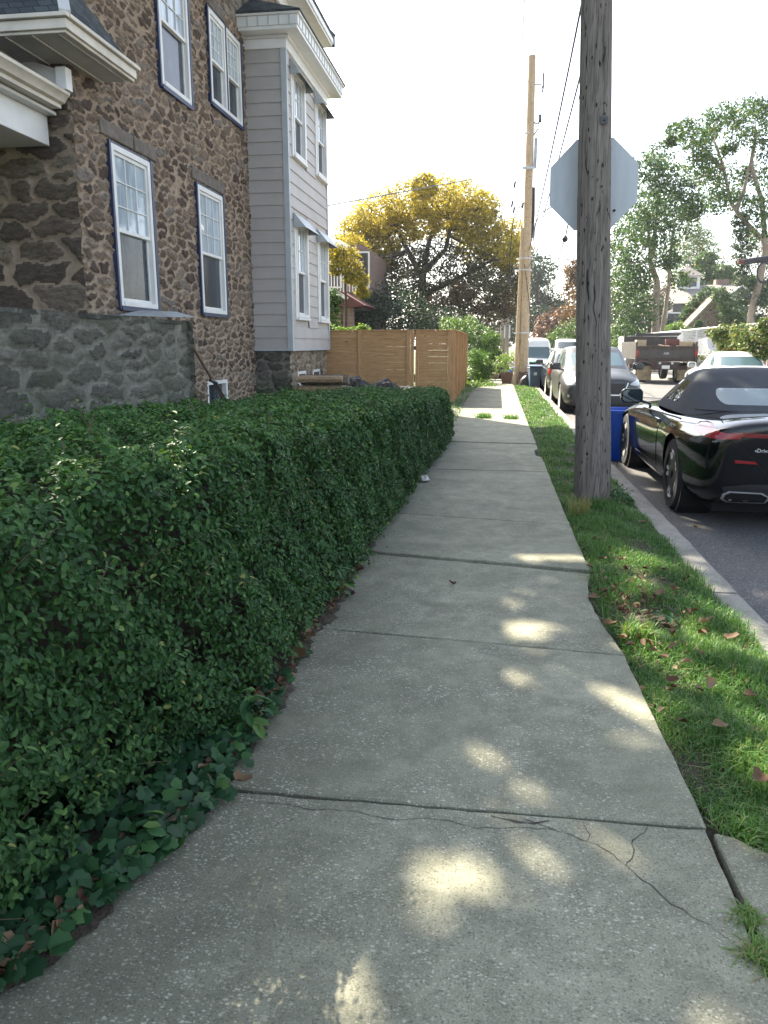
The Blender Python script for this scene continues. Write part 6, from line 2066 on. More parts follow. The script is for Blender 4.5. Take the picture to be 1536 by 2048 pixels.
def wheel(root, x, y, r, w, side, style='five', rim='rim_metal'):
    mt = Matrix.Translation((x, y, r)) @ Matrix.Rotation(rad(90) * side, 4, 'Y')
    rr = r * .70
    t_ = MB().lathe([(rr, -w / 2), (r * .93, -w / 2), (r * .985, -w * .42), (r, -w * .25), (r, w * .25), (r * .985, w * .42), (r * .93, w / 2), (rr, w / 2)], 40, mt, closed=True).build('wheel', 'tyre_rubber', root, smooth=40)
    MB().lathe([(rr + .003, w * .44), (rr - .012, w * .5), (rr - .03, w * .44), (rr - .04, -w * .3), (0.0, -w * .3), (0, -w * .34), (rr + .003, -w * .34)], 36, mt).build('rim', 'rim_black' if style == 'split' else rim, t_, smooth=35)
    mb = MB()
    n = 5
    for k in range(n):
        a0 = 2 * math.pi * k / n + .3
        offs = (-.16, .16) if style == 'split' else (0,)
        for d in offs:
            a = a0 + d
            ca, sa = math.cos(a), math.sin(a); c0, s0 = math.cos(a0 + d * .25), math.sin(a0 + d * .25)
            wd = .03 if style == 'split' else .06
            p0 = Vector((c0 * .05, s0 * .05, w * .40)); p1 = Vector((ca * (rr - .02), sa * (rr - .02), w * .47))
            tn = Vector((-sa, ca, 0)) * wd
            V = [p0 - tn * .8, p0 + tn * .8, p1 + tn * .6, p1 - tn * .6]
            V2 = [v - Vector((0, 0, .03)) for v in V]
            mb.add(V + V2, [(0, 1, 2, 3), (4, 7, 6, 5), (0, 4, 5, 1), (1, 5, 6, 2), (2, 6, 7, 3), (3, 7, 4, 0)], mt)
    mb.lathe([(0, w * .44), (.05, w * .44), (.065, w * .38), (.065, w * .3)], 16, mt)
    mb.build('spokes', rim, t_, fix=True, bevel=.004)
    return t_


def mirror(root, x, y, z, s, mat, glass_mat='car_glass'):
    V = []
    prof = [(-.13, -.055), (-.11, -.085), (.10, -.085), (.13, -.04), (.12, .06), (.08, .085), (-.10, .085), (-.13, .05)]
    mb = MB()
    mb.prism([(p[0] * s, p[1]) for p in prof], -.02, .06, 'y')
    mb.prism([(p[0] * .7 * s, p[1] * .7) for p in prof], .06, .12, 'y')
    mb.v = [(x + a, y + b_, z + c) for a, b_, c in mb.v]
    mb.bar((x - s * .10, y + .03, z - .06), (x - s * .24, y + .05, z - .10), .05, .03)
    o = mb.build('mirror', mat, root, bevel=.014, smooth=40)
    mb = MB(); mb.prism([(p[0] * .85 * s, p[1] * .82) for p in prof], -.028, -.0215, 'y')
    mb.v = [(x + a, y + b_, z + c) for a, b_, c in mb.v]
    mb.build('mirror_glass', glass_mat, o)
    return o


def bvh_of(me): 
    bm = bmesh.new(); bm.from_mesh(me); b = BVHTree.FromBMesh(bm); bm.free()
    return b


def line_patch(bvh, pts, d, r, name, mat, parent, off=.001):
    """a thin bead along a path thrown on to a body (panel gaps, trim)"""
    d = Vector(d).normalized()
    P = []
    for a, b_ in zip(pts[:-1], pts[1:]):
        a = Vector(a); b_ = Vector(b_)
        n = max(2, int((b_ - a).length / .04))
        for i in range(n): P.append(a.lerp(b_, i / n))
    P.append(Vector(pts[-1]))
    Q = []
    for p in P:
        h = bvh.ray_cast(p, d)
        if h[0] is not None: Q.append(h[0] - d * off)
    if len(Q) > 1: return MB().tube(Q, r, 5).build(name, mat, parent)


# ===== black convertible, nearest car =====
car = empty('convertible', (2.62, 9.13, -.15), label='glossy black convertible with dark fabric top parked nearest at the kerb', cat='car')
W = .945
S = [
    (-2.44, [(0, .40), (.50, .40), (.66, .42), (.74, .52), (.77, .66), (.76, .80), (.70, .89), (.45, .935), (0, .95)]),
    (-2.36, [(0, .24), (.58, .24), (.76, .30), (.84, .46), (.855, .64), (.84, .80), (.78, .905), (.48, .97), (0, .985)]),
    st(-2.12, .905, .20, .36, .62, .90, .985, .90, .90),
    st(-1.75, .94, .18, .30, .66, .90, .975, .90, .89),
    st(-1.40, .955, .18, .28, .68, .90, .965, .90, .885),
    st(-1.0, .95, .17, .27, .66, .895, .955, .92, .885),
    st(-.5, .925, .17, .25, .60, .885, .94, .93, .90),
    st(.3, .925, .17, .25, .60, .875, .92, .93, .90),
    st(.9, .935, .17, .26, .62, .86, .91, .92, .88),
    st(1.40, .945, .18, .28, .64, .83, .885, .90, .86),
    st(1.85, .925, .18, .30, .60, .77, .83, .90, .86),
    st(2.25, .84, .2, .34, .55, .68, .75, .88, .86),
    (2.42, [(0, .26), (.45, .26), (.60, .32), (.66, .42), (.67, .52), (.66, .58), (.58, .63), (.36, .67), (0, .69)]),
]
V, F = body_cage(S)
bme = subsurf_mesh(V, F, 3, [(-1.40, .345, .395, .62, 1.1), (-1.40, .345, .395, -1.1, -.62), (1.42, .345, .39, .62, 1.1), (1.42, .345, .39, -1.1, -.62)])
bme.materials.clear(); bme.materials.append(M['black_paint'])
shade_smooth(bme, 32)
bvh = bvh_of(bme)
body = link('body', bme, car)
for s in (-1, 1):
    for y in (-1.40, 1.42):
        MB().lathe([(0, -.01), (.40, -.01), (.40, .30), (.38, .30), (.38, 0), (0, 0)], 30, Matrix.Translation((s * .60, y, .35)) @ Matrix.Rotation(rad(90) * s, 4, 'Y')).build('wheel_well', 'underbody', car)
        wheel(car, s * .80, y, .345, .25, s, 'split')
# soft top
rings = [(.90, .80, -1.72, .95, .60, .80, -.80), (.955, .775, -1.60, .78, .56, .62, -.78), (1.24, .60, -.92, .02, .16, .20, -.66), (1.315, .49, -.72, -.05, .12, .16, -.52), (1.335, .3, -.6, -.15, .1, .12, -.42)]
V, F, Mi = cabin_cage(rings)
Mi = [5 if m == 2 else m for m in Mi]
cm = subsurf_mesh(V, F, 3, (), [0 if m in (1, 5) else m for m in Mi])
tops = split_by_material(cm, {0: ('soft_top', 'softtop'), 3: ('side_window', 'car_glass'), 4: ('windshield', 'car_glass')}, car)
tb_ = bvh_of(cm)
# oval rear window, framed, thrown on the sloping back of the top
def rounded(x0, x1, z0, z1, r, n=6, skew=0.0):
    out = []
    for cx, cz, a0 in ((x1 - r, z1 - r, 0), (x0 + r, z1 - r, 90), (x0 + r, z0 + r, 180), (x1 - r, z0 + r, 270)):
        for i in range(n + 1):
            a = rad(a0 + 90 * i / n)
            out.append((cx + r * math.cos(a) + skew * (cz + r * math.sin(a) - z0) * (1 if cx > (x0 + x1) / 2 else -1), cz + r * math.sin(a)))
    return out
patch(tb_, rounded(-.50, .50, 1.015, 1.155, .065), (0, -3, 0), (1, 0, 0), (0, 0, 1), (0, 1, 0), 'rear_window', 'car_glass_pale', car, .006, .004)
line_patch(bvh, [(-.845, -1.3, 1.5), (-.83, -.4, 1.5), (-.84, .7, 1.5)], (0, 0, -1), .010, 'window_trim', 'black_plastic', car)
line_patch(tb_, [(-.7, -1.75, .96), (-.3, -1.9, .96), (0, -1.9, .96), (.3, -1.9, .96), (.7, -1.75, .96)], (0, 1, 0), .008, 'top_seam', 'black_plastic', car)
# tail lamps wrap from flank to tail
for s in (-1, 1):
    d = Vector((-s * .45, 1, 0)).normalized()
    uv = Vector((1, s * .45, 0)).normalized()
    o = Vector((s * .72, -2.3, 0)) - d * 1.2
    main = [(-.30, .875), (-.26, .84), (-.16, .822), (0.0, .815), (.15, .825), (.155, .86), (.04, .868), (-.05, .885), (-.11, .918), (-.19, .925), (-.27, .91)]
    main = [(-s * x, z - .015) for x, z in main]
    patch(bvh, main, o, uv, (0, 0, 1), d, 'tail_light', 'red_lens', car, .010, .014)
    tail = [(s * x, z) for x, z in ((.24, .822), (.34, .815), (.60, .825), (.64, .845), (.70, .86), (.60, .862), (.34, .848), (.24, .846))]
    patch(bvh, tail, (0, -4, 0), (1, 0, 0), (0, 0, 1), (0, 1, 0), 'tail_light', 'dark_red_lens', car, .008, .012)
    rf = [(s * x, z) for x, z in ((.46, .602), (.64, .607), (.645, .632), (.48, .622))]
    patch(bvh, rf, (0, -4, 0), (1, 0, 0), (0, 0, 1), (0, 1, 0), 'reflector', 'red_lens', car, .008, .012)
    ex = [(s * x, z) for x, z in ((.34, .255), (.64, .245), (.70, .28), (.70, .335), (.66, .365), (.40, .36), (.33, .32))]
    t_ = patch(bvh, ex, (0, -4, 0), (1, 0, 0), (0, 0, 1), (0, 1, 0), 'exhaust_tip', 'chrome', car, .016, .03)
    ex2 = [((x - s * .51) * .90 + s * .51, (z - .305) * .80 + .305) for x, z in ex]
    patch(bvh, ex2, (0, -4, 0), (1, 0, 0), (0, 0, 1), (0, 1, 0), 'opening', 'underbody', t_, .020, .006)
    mirror(car, s * 1.0, .62, .97, s, 'black_paint')
    dh = patch(bvh, [(-.12, -.018), (.12, -.018), (.12, .018), (-.12, .018)], (s * 2, -.42, .78), (0, 1, 0), (0, 0, 1), (-s, 0, 0), 'door_handle', 'black_paint', car, .022, .02)
    for yy_ in (-.62, .68):
        line_patch(bvh, [(s * 2, yy_ - .03, .86), (s * 2, yy_, .6), (s * 2, yy_ + .03, .32)], (-s, 0, 0), .004, 'door_gap', 'underbody', car)
    line_patch(bvh, [(s * 2, -.62, .315), (s * 2, .7, .315)], (-s, 0, 0), .004, 'door_gap', 'underbody', car)
# bumper insert, diffuser, plate recess, boot lid line, lettering
patch(bvh, [(-.72, .40), (-.62, .22), (.62, .22), (.72, .40), (.5, .43), (-.5, .43)], (0, -4, 0), (1, 0, 0), (0, 0, 1), (0, 1, 0), 'diffuser', 'black_plastic', car, .008, .012)
patch(bvh, [(-.33, .50), (-.29, .47), (.29, .47), (.33, .50), (.36, .64), (-.36, .64)], (0, -4, 0), (1, 0, 0), (0, 0, 1), (0, 1, 0), 'plate', 'plate_blank', car, .008, .012)
line_patch(bvh, [(-.74, -4, .82), (-.60, -4, .74), (-.45, -4, .58), (-.36, -4, .46), (.36, -4, .46), (.45, -4, .58), (.60, -4, .74), (.74, -4, .82)], (0, 1, 0), .004, 'boot_gap', 'underbody', car)
line_patch(bvh, [(-.62, -1.55, 2), (-.66, -1.9, 2), (-.70, -2.2, 2)], (0, 0, -1), .004, 'boot_gap', 'underbody', car)
h = bvh.ray_cast(Vector((-.44, -4, .715)), Vector((0, 1, 0)))
text_mesh('xDrive', .043, .003, 'badge', 'chrome', car, Matrix.Translation(h[0] + Vector((0, -.008, 0))) @ Matrix.Rotation(rad(90), 4, 'X') @ Matrix.Rotation(rad(-14), 4, 'Y'))
MB().box(-.7, .7, -2.1, 2.0, .13, .22).build('underbody', 'underbody', car)


# ===== generic closed cars =====
def closed_car(name, loc, rz, L, Wd, H, paint_, lab, hood=.9, belt=.95, tail=.98, yA=.75, yF=.55, yR=-1.9, yRt=-1.55, r=.33, glass_m='car_glass', cabw=.80, roofw=.62, front='grille', yRoofF=.1, sc=1.0):
    root = empty(name, loc, rz, label=lab, cat='car')
    w = Wd / 2; h2 = L / 2
    ax = h2 * .60
    S = [
        (-h2, [(0, .42), (w * .55, .42), (w * .72, .45), (w * .80, .55), (w * .83, .68), (w * .82, tail - .14), (w * .76, tail - .06), (w * .48, tail - .01), (0, tail)]),
        (-h2 + .09, [(0, .26), (w * .6, .26), (w * .82, .32), (w * .9, .46), (w * .92, .66), (w * .91, tail - .1), (w * .86, tail - .02), (w * .5, tail + .015), (0, tail + .02)]),
        st(-h2 + .35, w * .975, .22, .36, .62, tail - .03, tail + .03, .9, .93),
        st(-ax, w, .20, .30, .66, belt - .02, belt + .03, .9, .93),
        st(-ax * .4, w * .985, .2, .28, .62, belt - .03, belt, .92, .94),
        st(ax * .35, w * .985, .2, .28, .62, belt - .04, belt - .01, .92, .94),
        st(ax * .75, w, .2, .3, .64, belt - .06, hood + .03, .9, .92),
        st(ax * 1.05, w, .2, .3, .64, hood - .09, hood, .9, .90),
        st(h2 - .35, w * .96, .2, .34, .58, hood - .16, hood - .06, .88, .88),
        st(h2 - .09, w * .86, .22, .36, .55, hood - .26, hood - .15, .86, .86),
        (h2, [(0, .28), (w * .55, .28), (w * .68, .33), (w * .74, .42), (w * .76, .52), (w * .75, .60), (w * .68, hood - .28), (w * .4, hood - .22), (0, hood - .20)]),
    ]
    V, F = body_cage(S)
    rr = r + .055
    me = subsurf_mesh(V, F, 2, [(-ax, r, rr, w * .66, w * 1.3), (-ax, r, rr, -w * 1.3, -w * .66), (ax, r, rr, w * .66, w * 1.3), (ax, r, rr, -w * 1.3, -w * .66)])
    me.materials.clear(); me.materials.append(M[paint_]); shade_smooth(me, 32)
    bv = bvh_of(me)
    link('body', me, root)
    yb = (yR + yA) / 2
    rings = [(belt - .06, w * cabw + .06, yR - .05, yA + .1, .45, .5, yb), (belt, w * cabw, yR, yA, .42, .45, yb), (H - .10, w * roofw + .05, yRt, yRoofF, .28, .22, yb), (H - .03, w * roofw - .06, yRt + .16, yRoofF - .16, .25, .2, yb), (H, w * roofw - .25, yRt + .35, yRoofF - .35, .2, .2, yb)]
    V, F, Mi = cabin_cage(rings)
    cm_ = subsurf_mesh(V, F, 2, (), Mi)
    split_by_material(cm_, {0: ('roof', paint_), 1: ('rear_window', glass_m), 2: ('side_window', glass_m), 3: ('side_window', glass_m), 4: ('windshield', glass_m)}, root)
    for s in (-1, 1):
        for y in (-ax, ax):
            wheel(root, s * (w - .13), y, r, .22, s)
            MB().lathe([(0, 0), (rr, 0), (rr, .22), (rr - .02, .22), (rr - .02, .01), (0, .01)], 24, Matrix.Translation((s * (w - .34), y, r)) @ Matrix.Rotation(rad(90) * s, 4, 'Y')).build('wheel_well', 'underbody', root)
        mirror(root, s * (w + .06), yA - .35, belt + .04, s, paint_)
    MB().box(-w * .7, w * .7, -h2 + .3, h2 - .3, .16, .24).build('underbody', 'underbody', root)
    return root, bv, w, h2


# grey crossover facing the camera
suv, bv, w, h2 = closed_car('crossover', (2.36, 20.3, -.17), rad(180.5), 4.5, 1.84, 1.57, 'grey_paint', 'dark grey crossover facing the camera behind the black convertible', hood=1.03, belt=1.05, tail=1.05, yA=1.12, yR=-2.0, yRt=-1.72, r=.345, cabw=.84, roofw=.70, yRoofF=.32, glass_m='car_glass_pale')
D = (0, -1, 0); O = (0, 5, 0); U = (1, 0, 0); Vv = (0, 0, 1)
gr_ = patch(bv, [(-.45, .62), (-.36, .50), (.36, .50), (.45, .62), (.47, .74), (-.47, .74)], O, U, Vv, D, 'grille', 'black_plastic', suv, .01, .02)
line_patch(bv, [(-.53, 5, .76), (-.47, 5, .60), (-.34, 5, .485), (.34, 5, .485), (.47, 5, .60), (.53, 5, .76)], D, .014, 'grille_trim', 'chrome', suv, .012)
patch(bv, [(-.58, .40), (-.5, .30), (.5, .30), (.58, .40), (.5, .44), (-.5, .44)], O, U, Vv, D, 'air_intake', 'black_plastic', suv, .01, .02)
patch(bv, [(-.8, .29), (.8, .29), (.8, .25), (-.8, .25)], O, U, Vv, D, 'skirt', 'grey_plastic', suv, .012, .02)
for s in (-1, 1):
    d = Vector((-s * .55, -1, 0)).normalized(); u_ = Vector((1, -s * .55, 0)).normalized()
    o = Vector((s * .68, 2.0, 0)) - d * 1.5
    patch(bv, [(s * x, z) for x, z in ((-.20, .715), (-.08, .69), (.10, .715), (.22, .79), (.23, .83), (.14, .825), (-.04, .785), (-.18, .75))], o, u_, Vv, d, 'headlight', 'clear_lens', suv, .010, .02)
    fl = patch(bv, [(s * x, z) for x, z in ((-.12, .40), (.12, .42), (.15, .52), (-.10, .50))], o, u_, Vv, d, 'fog_light', 'black_plastic', suv, .010, .02)
    patch(bv, [(s * (.0 + .035 * math.cos(a)), .455 + .035 * math.sin(a)) for a in [k * .524 for k in range(12)]], o, u_, Vv, d, 'lamp', 'clear_lens', fl, .016, .01)
# plate on the bumper
patch(bv, [(-.16, .455), (.16, .455), (.16, .54), (-.16, .54)], O, U, Vv, D, 'plate', 'plate_blank', suv, .02, .02)

# dark hatchback beyond it, tail towards the camera
hb, bv, w, h2 = closed_car('hatchback', (2.36, 26.6, -.19), rad(1.0), 4.25, 1.78, 1.50, 'navy_car', 'dark navy hatchback with red tail lamp parked between crossover and white van', hood=.95, belt=1.0, tail=1.02, yA=.95, yR=-2.05, yRt=-1.8, r=.32, cabw=.84, roofw=.68, yRoofF=.25, glass_m='car_glass_pale')
D2 = (0, 1, 0); O2 = (0, -5, 0)
for s in (-1, 1):
    d = Vector((-s * .6, 1, 0)).normalized(); u_ = Vector((1, s * .6, 0)).normalized()
    o = Vector((s * .72, -2.0, 0)) - d * 1.5
    patch(bv, [(s * x, z) for x, z in ((-.16, .74), (.14, .72), (.20, .84), (.15, .97), (-.02, .98), (-.12, .88))], o, u_, Vv, d, 'tail_light', 'red_lens', hb, .012, .02)
patch(bv, [(-.22, .66), (.22, .66), (.22, .78), (-.22, .78)], O2, U, Vv, D2, 'plate', 'plate_white', hb, .012, .02)
patch(bv, [(-.7, .30), (.7, .30), (.74, .46), (-.74, .46)], O2, U, Vv, D2, 'bumper_insert', 'black_plastic', hb, .012, .02)

# white saloon across the street
sd_, bv, w, h2 = closed_car('saloon', (7.3, 26.4, -.2), rad(0), 4.7, 1.82, 1.43, 'white_car', 'white saloon parked across the street seen over the convertible roof', hood=.92, belt=.95, tail=1.0, yA=.95, yR=-1.75, yRt=-1.1, r=.32, cabw=.84, roofw=.66, yRoofF=.15, glass_m='car_glass_pale')
for s in (-1, 1):
    d = Vector((-s * .4, 1, 0)).normalized(); u_ = Vector((1, s * .4, 0)).normalized()
    patch(bv, [(s * x, z) for x, z in ((-.16, .76), (.14, .74), (.17, .88), (-.14, .90))], Vector((s * .68, -2.2, 0)) - d * 1.5, u_, Vv, d, 'tail_light', 'red_lens', sd_, .012, .02)
# far white car at the end of the row
fc_, bv, w, h2 = closed_car('estate_car', (3.55, 47.0, drop(47) - .15), rad(180), 4.6, 1.85, 1.75, 'white_car', 'white car far down the road glimpsed beside the crossover roof', hood=1.0, belt=1.05, tail=1.05, yA=1.1, yR=-2.0, yRt=-1.75, r=.33, cabw=.85, roofw=.70, yRoofF=.3)
fc_.location = (4.35, 52.0, drop(52) + .32)

# ===== tall white van facing the camera =====
Yv = 50.0
van = empty('delivery_van', (2.42, Yv + 2.75, -.72), rad(180), label='tall white delivery van facing the camera beyond the tan pole', cat='van')
S = []
for (y, w_, zt, zs) in ((-2.75, .93, 2.50, 2.25), (-2.6, .98, 2.56, 2.3), (-1.0, 1.0, 2.60, 2.32), (.6, 1.0, 2.60, 2.32), (1.0, .99, 2.56, 2.26), (1.25, .98, 2.40, 2.12), (1.45, .98, 2.05, 1.85), (1.75, .98, 1.55, 1.42), (1.95, .98, 1.28, 1.2), (2.45, .96, 1.17, 1.08), (2.68, .92, 1.08, .95), (2.76, .86, .95, .82)):
    S.append((y, [(0, .3), (w_ * .75, .3), (w_ * .95, .34), (w_ * .99, .45), (w_, .75), (w_ * .99 if zs < 1.3 else w_ * .98, min(zs - .1, 1.2) if zs < 1.4 else 1.2), (w_ * .93 if zs > 1.4 else w_ * .95, zs), (w_ * .7, zt), (0, zt + .02)]))
V, F = body_cage(S)
vm = subsurf_mesh(V, F, 2, [(1.75, .36, .43, .6, 1.3), (1.75, .36, .43, -1.3, -.6), (-1.6, .36, .43, .6, 1.3), (-1.6, .36, .43, -1.3, -.6)])
vm.materials.clear(); vm.materials.append(M['white_car']); shade_smooth(vm, 35)
bv = bvh_of(vm)
link('body', vm, van)
patch(bv, [(-.84, 1.30), (.84, 1.30), (.80, 1.95), (.70, 2.02), (-.70, 2.02), (-.80, 1.95)], O, U, Vv, D, 'windshield', 'car_glass_pale', van, .012, .02)
gr_ = patch(bv, [(-.60, .74), (-.56, .62), (.56, .62), (.60, .74), (.56, .90), (.5, .96), (-.5, .96), (-.56, .90)], O, U, Vv, D, 'grille', 'black_plastic', van, .015, .03)
for z in (.73, .85): patch(bv, [(-.5, z), (.5, z), (.5, z + .022), (-.5, z + .022)], O, U, Vv, D, 'bar', 'grey_trim', gr_, .022, .02)
patch(bv, [(-.88, .30), (.88, .30), (.88, .55), (-.88, .55)], O, U, Vv, D, 'bumper', 'black_plastic', van, .015, .03)
h = bv.ray_cast(Vector((0, 5, .80)), Vector(D))
text_mesh('TRANSIT', .10, .006, 'lettering', 'chrome', van, Matrix.Translation(h[0] + Vector((0, .03, 0))) @ Matrix.Rotation(rad(180), 4, 'Z') @ Matrix.Rotation(rad(90), 4, 'X'))
for s in (-1, 1):
    patch(bv, [(s * x, z) for x, z in ((.62, .80), (.86, .86), (.88, 1.06), (.66, .98))], O, U, Vv, D, 'headlight', 'clear_lens', van, .015, .03)
    mirror(van, s * 1.14, 1.45, 1.45, s, 'black_plastic')
    for y in (1.75, -1.6): wheel(van, s * .86, y, .36, .24, s)

# ===== dump truck across the street, tail towards the camera =====
tr = empty('dump_truck', (6.92, 34.0, -.15), rad(1.5), label='black dump truck with rusty tailgate and piled lumber seen from behind', cat='truck')
wt = 1.24
mb = MB()
mb.box(-wt, wt, .1, 3.3, .98, 1.06)
mb.box(-wt, -wt + .07, .05, 3.3, 1.06, 1.70).box(wt - .07, wt, .05, 3.3, 1.06, 1.70).box(-wt + .07, wt - .07, 3.2, 3.3, 1.06, 1.95)
mb.build('dump_bed', 'truck_black', tr, bevel=.01)
mb = MB()
mb.box(-wt + .07, wt - .07, .0, .05, .99, 1.48)
tg = mb.build('tailgate', 'truck_black', tr, bevel=.01)
mb = MB()
mb.box(-wt - .01, -wt + .12, -.045, .045, .86, 1.52).box(wt - .12, wt + .01, -.045, .045, .86, 1.52).box(-wt + .12, wt - .12, -.035, -.002, .90, .985).box(-wt + .12, wt - .12, -.04, -.002, 1.46, 1.53)
mb.box(-wt + .24, wt - .24, -.025, -.003, 1.04, 1.06).box(-wt + .24, wt - .24, -.025, -.003, 1.40, 1.42)
mb.build('tailgate_frame', 'rusty_black', tg, bevel=.008)
text_mesh('AIR', .15, .006, 'lettering', 'grey_trim', tg, Matrix.Translation((-.0, -.012, 1.22)) @ Matrix.Rotation(rad(90), 4, 'X'))
mb = MB()
mb.box(-.9, .9, .1, 4.4, .55, .72).box(-.55, .55, -.05, .05, .62, .88)
ch_ = mb.build('chassis', 'rusty_black', tr)
for x in (-.25, .25):
    MB().lathe([(0, 0), (.055, 0), (.055, .03), (0, .03)], 14, Matrix.Translation((x, -.06, .83)) @ Matrix.Rotation(rad(90), 4, 'X')).build('work_lamp', 'clear_lens', tr)
MB().box(-.16, .16, -.07, -.055, .60, .74).build('plate', 'plate_white', tr)
for s in (-1, 1):
    MB().box(s * wt - .06 * (1 + s) - (.0 if s > 0 else -.0), s * wt + .06 * (1 - s), -.055, -.048, 1.12, 1.36).build('tail_light', 'red_lens', tr)
    MB().box(s * .82 - .3, s * .82 + .3, .10, .12, .12, .72).build('mud_flap', 'mud_flap', tr)
    for q in (0, .26):
        wheel(tr, s * (.98 - q), .85, .42, .24, s)
    wheel(tr, s * .95, 4.5, .42, .26, s)
mb = MB()
mb.prism([(3.5, .6), (5.4, .6), (5.5, 1.05), (4.95, 1.15), (4.6, 1.75), (3.6, 1.8), (3.5, 1.6)], -1.0, 1.0, 'x')
mb.box(-1.16, -1.0, 3.9, 5.2, .45, .95).box(1.0, 1.16, 3.9, 5.2, .45, .95)
cab = mb.build('cab', 'white_car', tr, bevel=.04)
MB().box(-.8, .8, 3.488, 3.497, 1.2, 1.65).build('rear_window', 'car_glass', cab)
mb = MB(); mb.box(-1.30, -1.15, 2.4, 3.3, .62, .92); mb.build('tool_box', 'white_car', tr, bevel=.02)
# the load: boards, boxes and scrap, each lying in the bed
for i in range(16):
    x = random.uniform(-1.05, .45); y0 = random.uniform(.12, .4); L_ = random.uniform(1.6, 2.8); a = random.uniform(-.12, .12)
    z = 1.10 + .05 * (i // 2) + random.uniform(0, .05)
    xe = max(-1.1, min(1.1, x + a * L_))
    b = MB().bar((x, y0, z), (xe, y0 + L_, z + random.uniform(.0, .15)), random.uniform(.08, .2), .04)
    b.v = [tuple(Vector((6.92, 34.0, -.15)) + Vector(p)) for p in b.v]
    side = 'left' if x < -.55 else ('middle' if x < 0 else 'right')
    b.build('scrap_board', 'lumber' if i % 3 else 'rusty_black', None, label='salvaged board lying in the loaded bed of the dump truck', cat='board', group='boards in the truck bed')


def crate(name, x0, x1, y0, y1, z0, z1, mat, lab, cat):
    o = MB().box(x0, x1, y0, y1, z0, z1).build(name, mat, None, bevel=.008, label=lab, cat=cat)
    o.location = (6.92, 34.0, -.15)
    return o


crate('cardboard_box', -1.15, -.75, .45, .9, 1.07, 1.78, 'cardboard', 'tan cardboard box at the left rear of the truck load', 'box')
crate('cardboard_box', .55, 1.1, .3, .8, 1.07, 1.72, 'cardboard', 'tan cardboard box at the right rear of the truck load', 'box')
crate('red_toolbox', -.02, .52, .15, .45, 1.55, 1.80, 'red_brown', 'red brown toolbox on the lumber in the truck bed', 'toolbox')
b = MB()
for i in range(5): b.bar((-1.2 + .02 * i, .5 + .1 * i, 1.95 + .02 * i), (.55 + .05 * i, .6 + .12 * i, 1.97 + .02 * i), .09, .05)
o = b.build('lumber_bundle', 'truck_black', None, label='dark timber bundle laid across the top of the truck bed', cat='lumber'); o.location = (6.92, 34.0, -.15)

# white pickup behind the chain-link fence
pk = empty('pickup_truck', (11.9, 41.0, .0), rad(4), label='white pickup with red tail lamp parked behind the chain link fence', cat='pickup')
mb = MB()
mb.prism([(0, .55), (5.2, .55), (5.25, 1.0), (4.4, 1.12), (3.9, 1.75), (2.3, 1.8), (1.9, 1.15), (0, 1.12)], -.98, .98, 'x')
mb.build('body', 'white_car', pk, bevel=.05)
MB().box(-.9, .9, -.03, .0, .72, 1.10).build('tailgate', 'white_car', pk, bevel=.01)
MB().box(-.3, .3, -.045, -.031, .80, .98).build('plate', 'plate_blank', pk)
MB().box(-.95, .95, -.14, -.03, .48, .64).build('bumper', 'galvanised', pk, bevel=.02)
MB().box(-.75, .75, 1.975, 2.0, 1.22, 1.62).build('rear_window', 'car_glass', pk)
for s in (-1, 1):
    MB().box(s * .93 - .055, s * .93 + .055, -.04, .02, .70, 1.06).build('tail_light', 'red_lens', pk)
    for y in (1.0, 4.3): wheel(pk, s * .85, y, .38, .25, s)
# white van roofs in the yard
wv = empty('panel_van', (10.6, 52, .0), rad(0), label='white work van with racks standing in the fenced yard', cat='van')
mb = MB(); mb.prism([(0, .4), (4.6, .4), (4.7, 1.1), (4.1, 1.3), (3.6, 2.05), (3.3, 2.2), (.2, 2.2), (0, 2.0)], -.95, .95, 'x')
mb.build('body', 'white_car', wv, bevel=.08)
for s in (-1, 1):
    MB().box(s * .45 - .36, s * .45 + .36, -.02, -.0, 1.2, 1.8).build('rear_window', 'car_glass_pale', wv)
    for y in (.9, 3.7): wheel(wv, s * .82, y, .34, .22, s)
# ---------------------------------------------------------------- far buildings and the yard across the street
# neighbouring house with its brick porch, seen over the left fence panel
Y = 33.0
nb = empty('brick_house', (-9.5, Y, -.1), label='brick house with white rail balcony and porch beyond the left fence panel', cat='house')
bx0 = at(650, 700, Y).x + 9.5; bx1 = at(722, 700, Y).x + 9.5
nb.location = (-9.5, Y, 0)
MB().box(-9, bx0 + 1.1, 3.4, 11, 0, 5.9).build('wall', 'brick', nb)
mb = MB(); mb.add([(-9.2, 2.9, 5.85), (bx0 + .5, 2.9, 5.85), (bx0 + .5, 11.4, 5.85), (-9.2, 11.4, 5.85), (-9.2, 7, 7.4), (bx0 - 2.6, 7, 7.4)], [(0, 1, 5, 4), (1, 2, 5), (2, 3, 4, 5), (0, 4, 3), (0, 3, 2, 1)])
mb.build('roof', 'roof_grey', nb)
mb = MB(); mb.box(-9, bx0 + .5, 2.8, 3.35, 5.7, 5.84).box(-9, bx0 + .52, 2.75, 2.8, 5.66, 5.86)
mb.build('eaves', 'vinyl_white', nb)
x0, x1 = bx0 + .1, bx1 - .15
for x in (x0 + .45, x1 - .45):
    MB().box(x - .24, x + .24, .0, .48, 0, 3.0).build('brick_post', 'brick', nb)
mb = MB(); mb.prism([(x0 - .6, 3.45), (x0 + .7, 3.62), (x1 + .35, 3.05), (x1 + .1, 2.98), (x0 - .6, 3.0)], -.25, 3.3, 'y')
mb.build('porch_roof', 'red_brown', nb)
mb = MB(); mb.bar((x0 + .35, -.30, 3.66), (x1 - .35, -.30, 3.30), .12, .14).bar((x0 - 1.2, -.30, 3.74), (x0 + .35, -.3, 3.70), .14, .2)
mb.build('gutter', 'white_paint', nb)
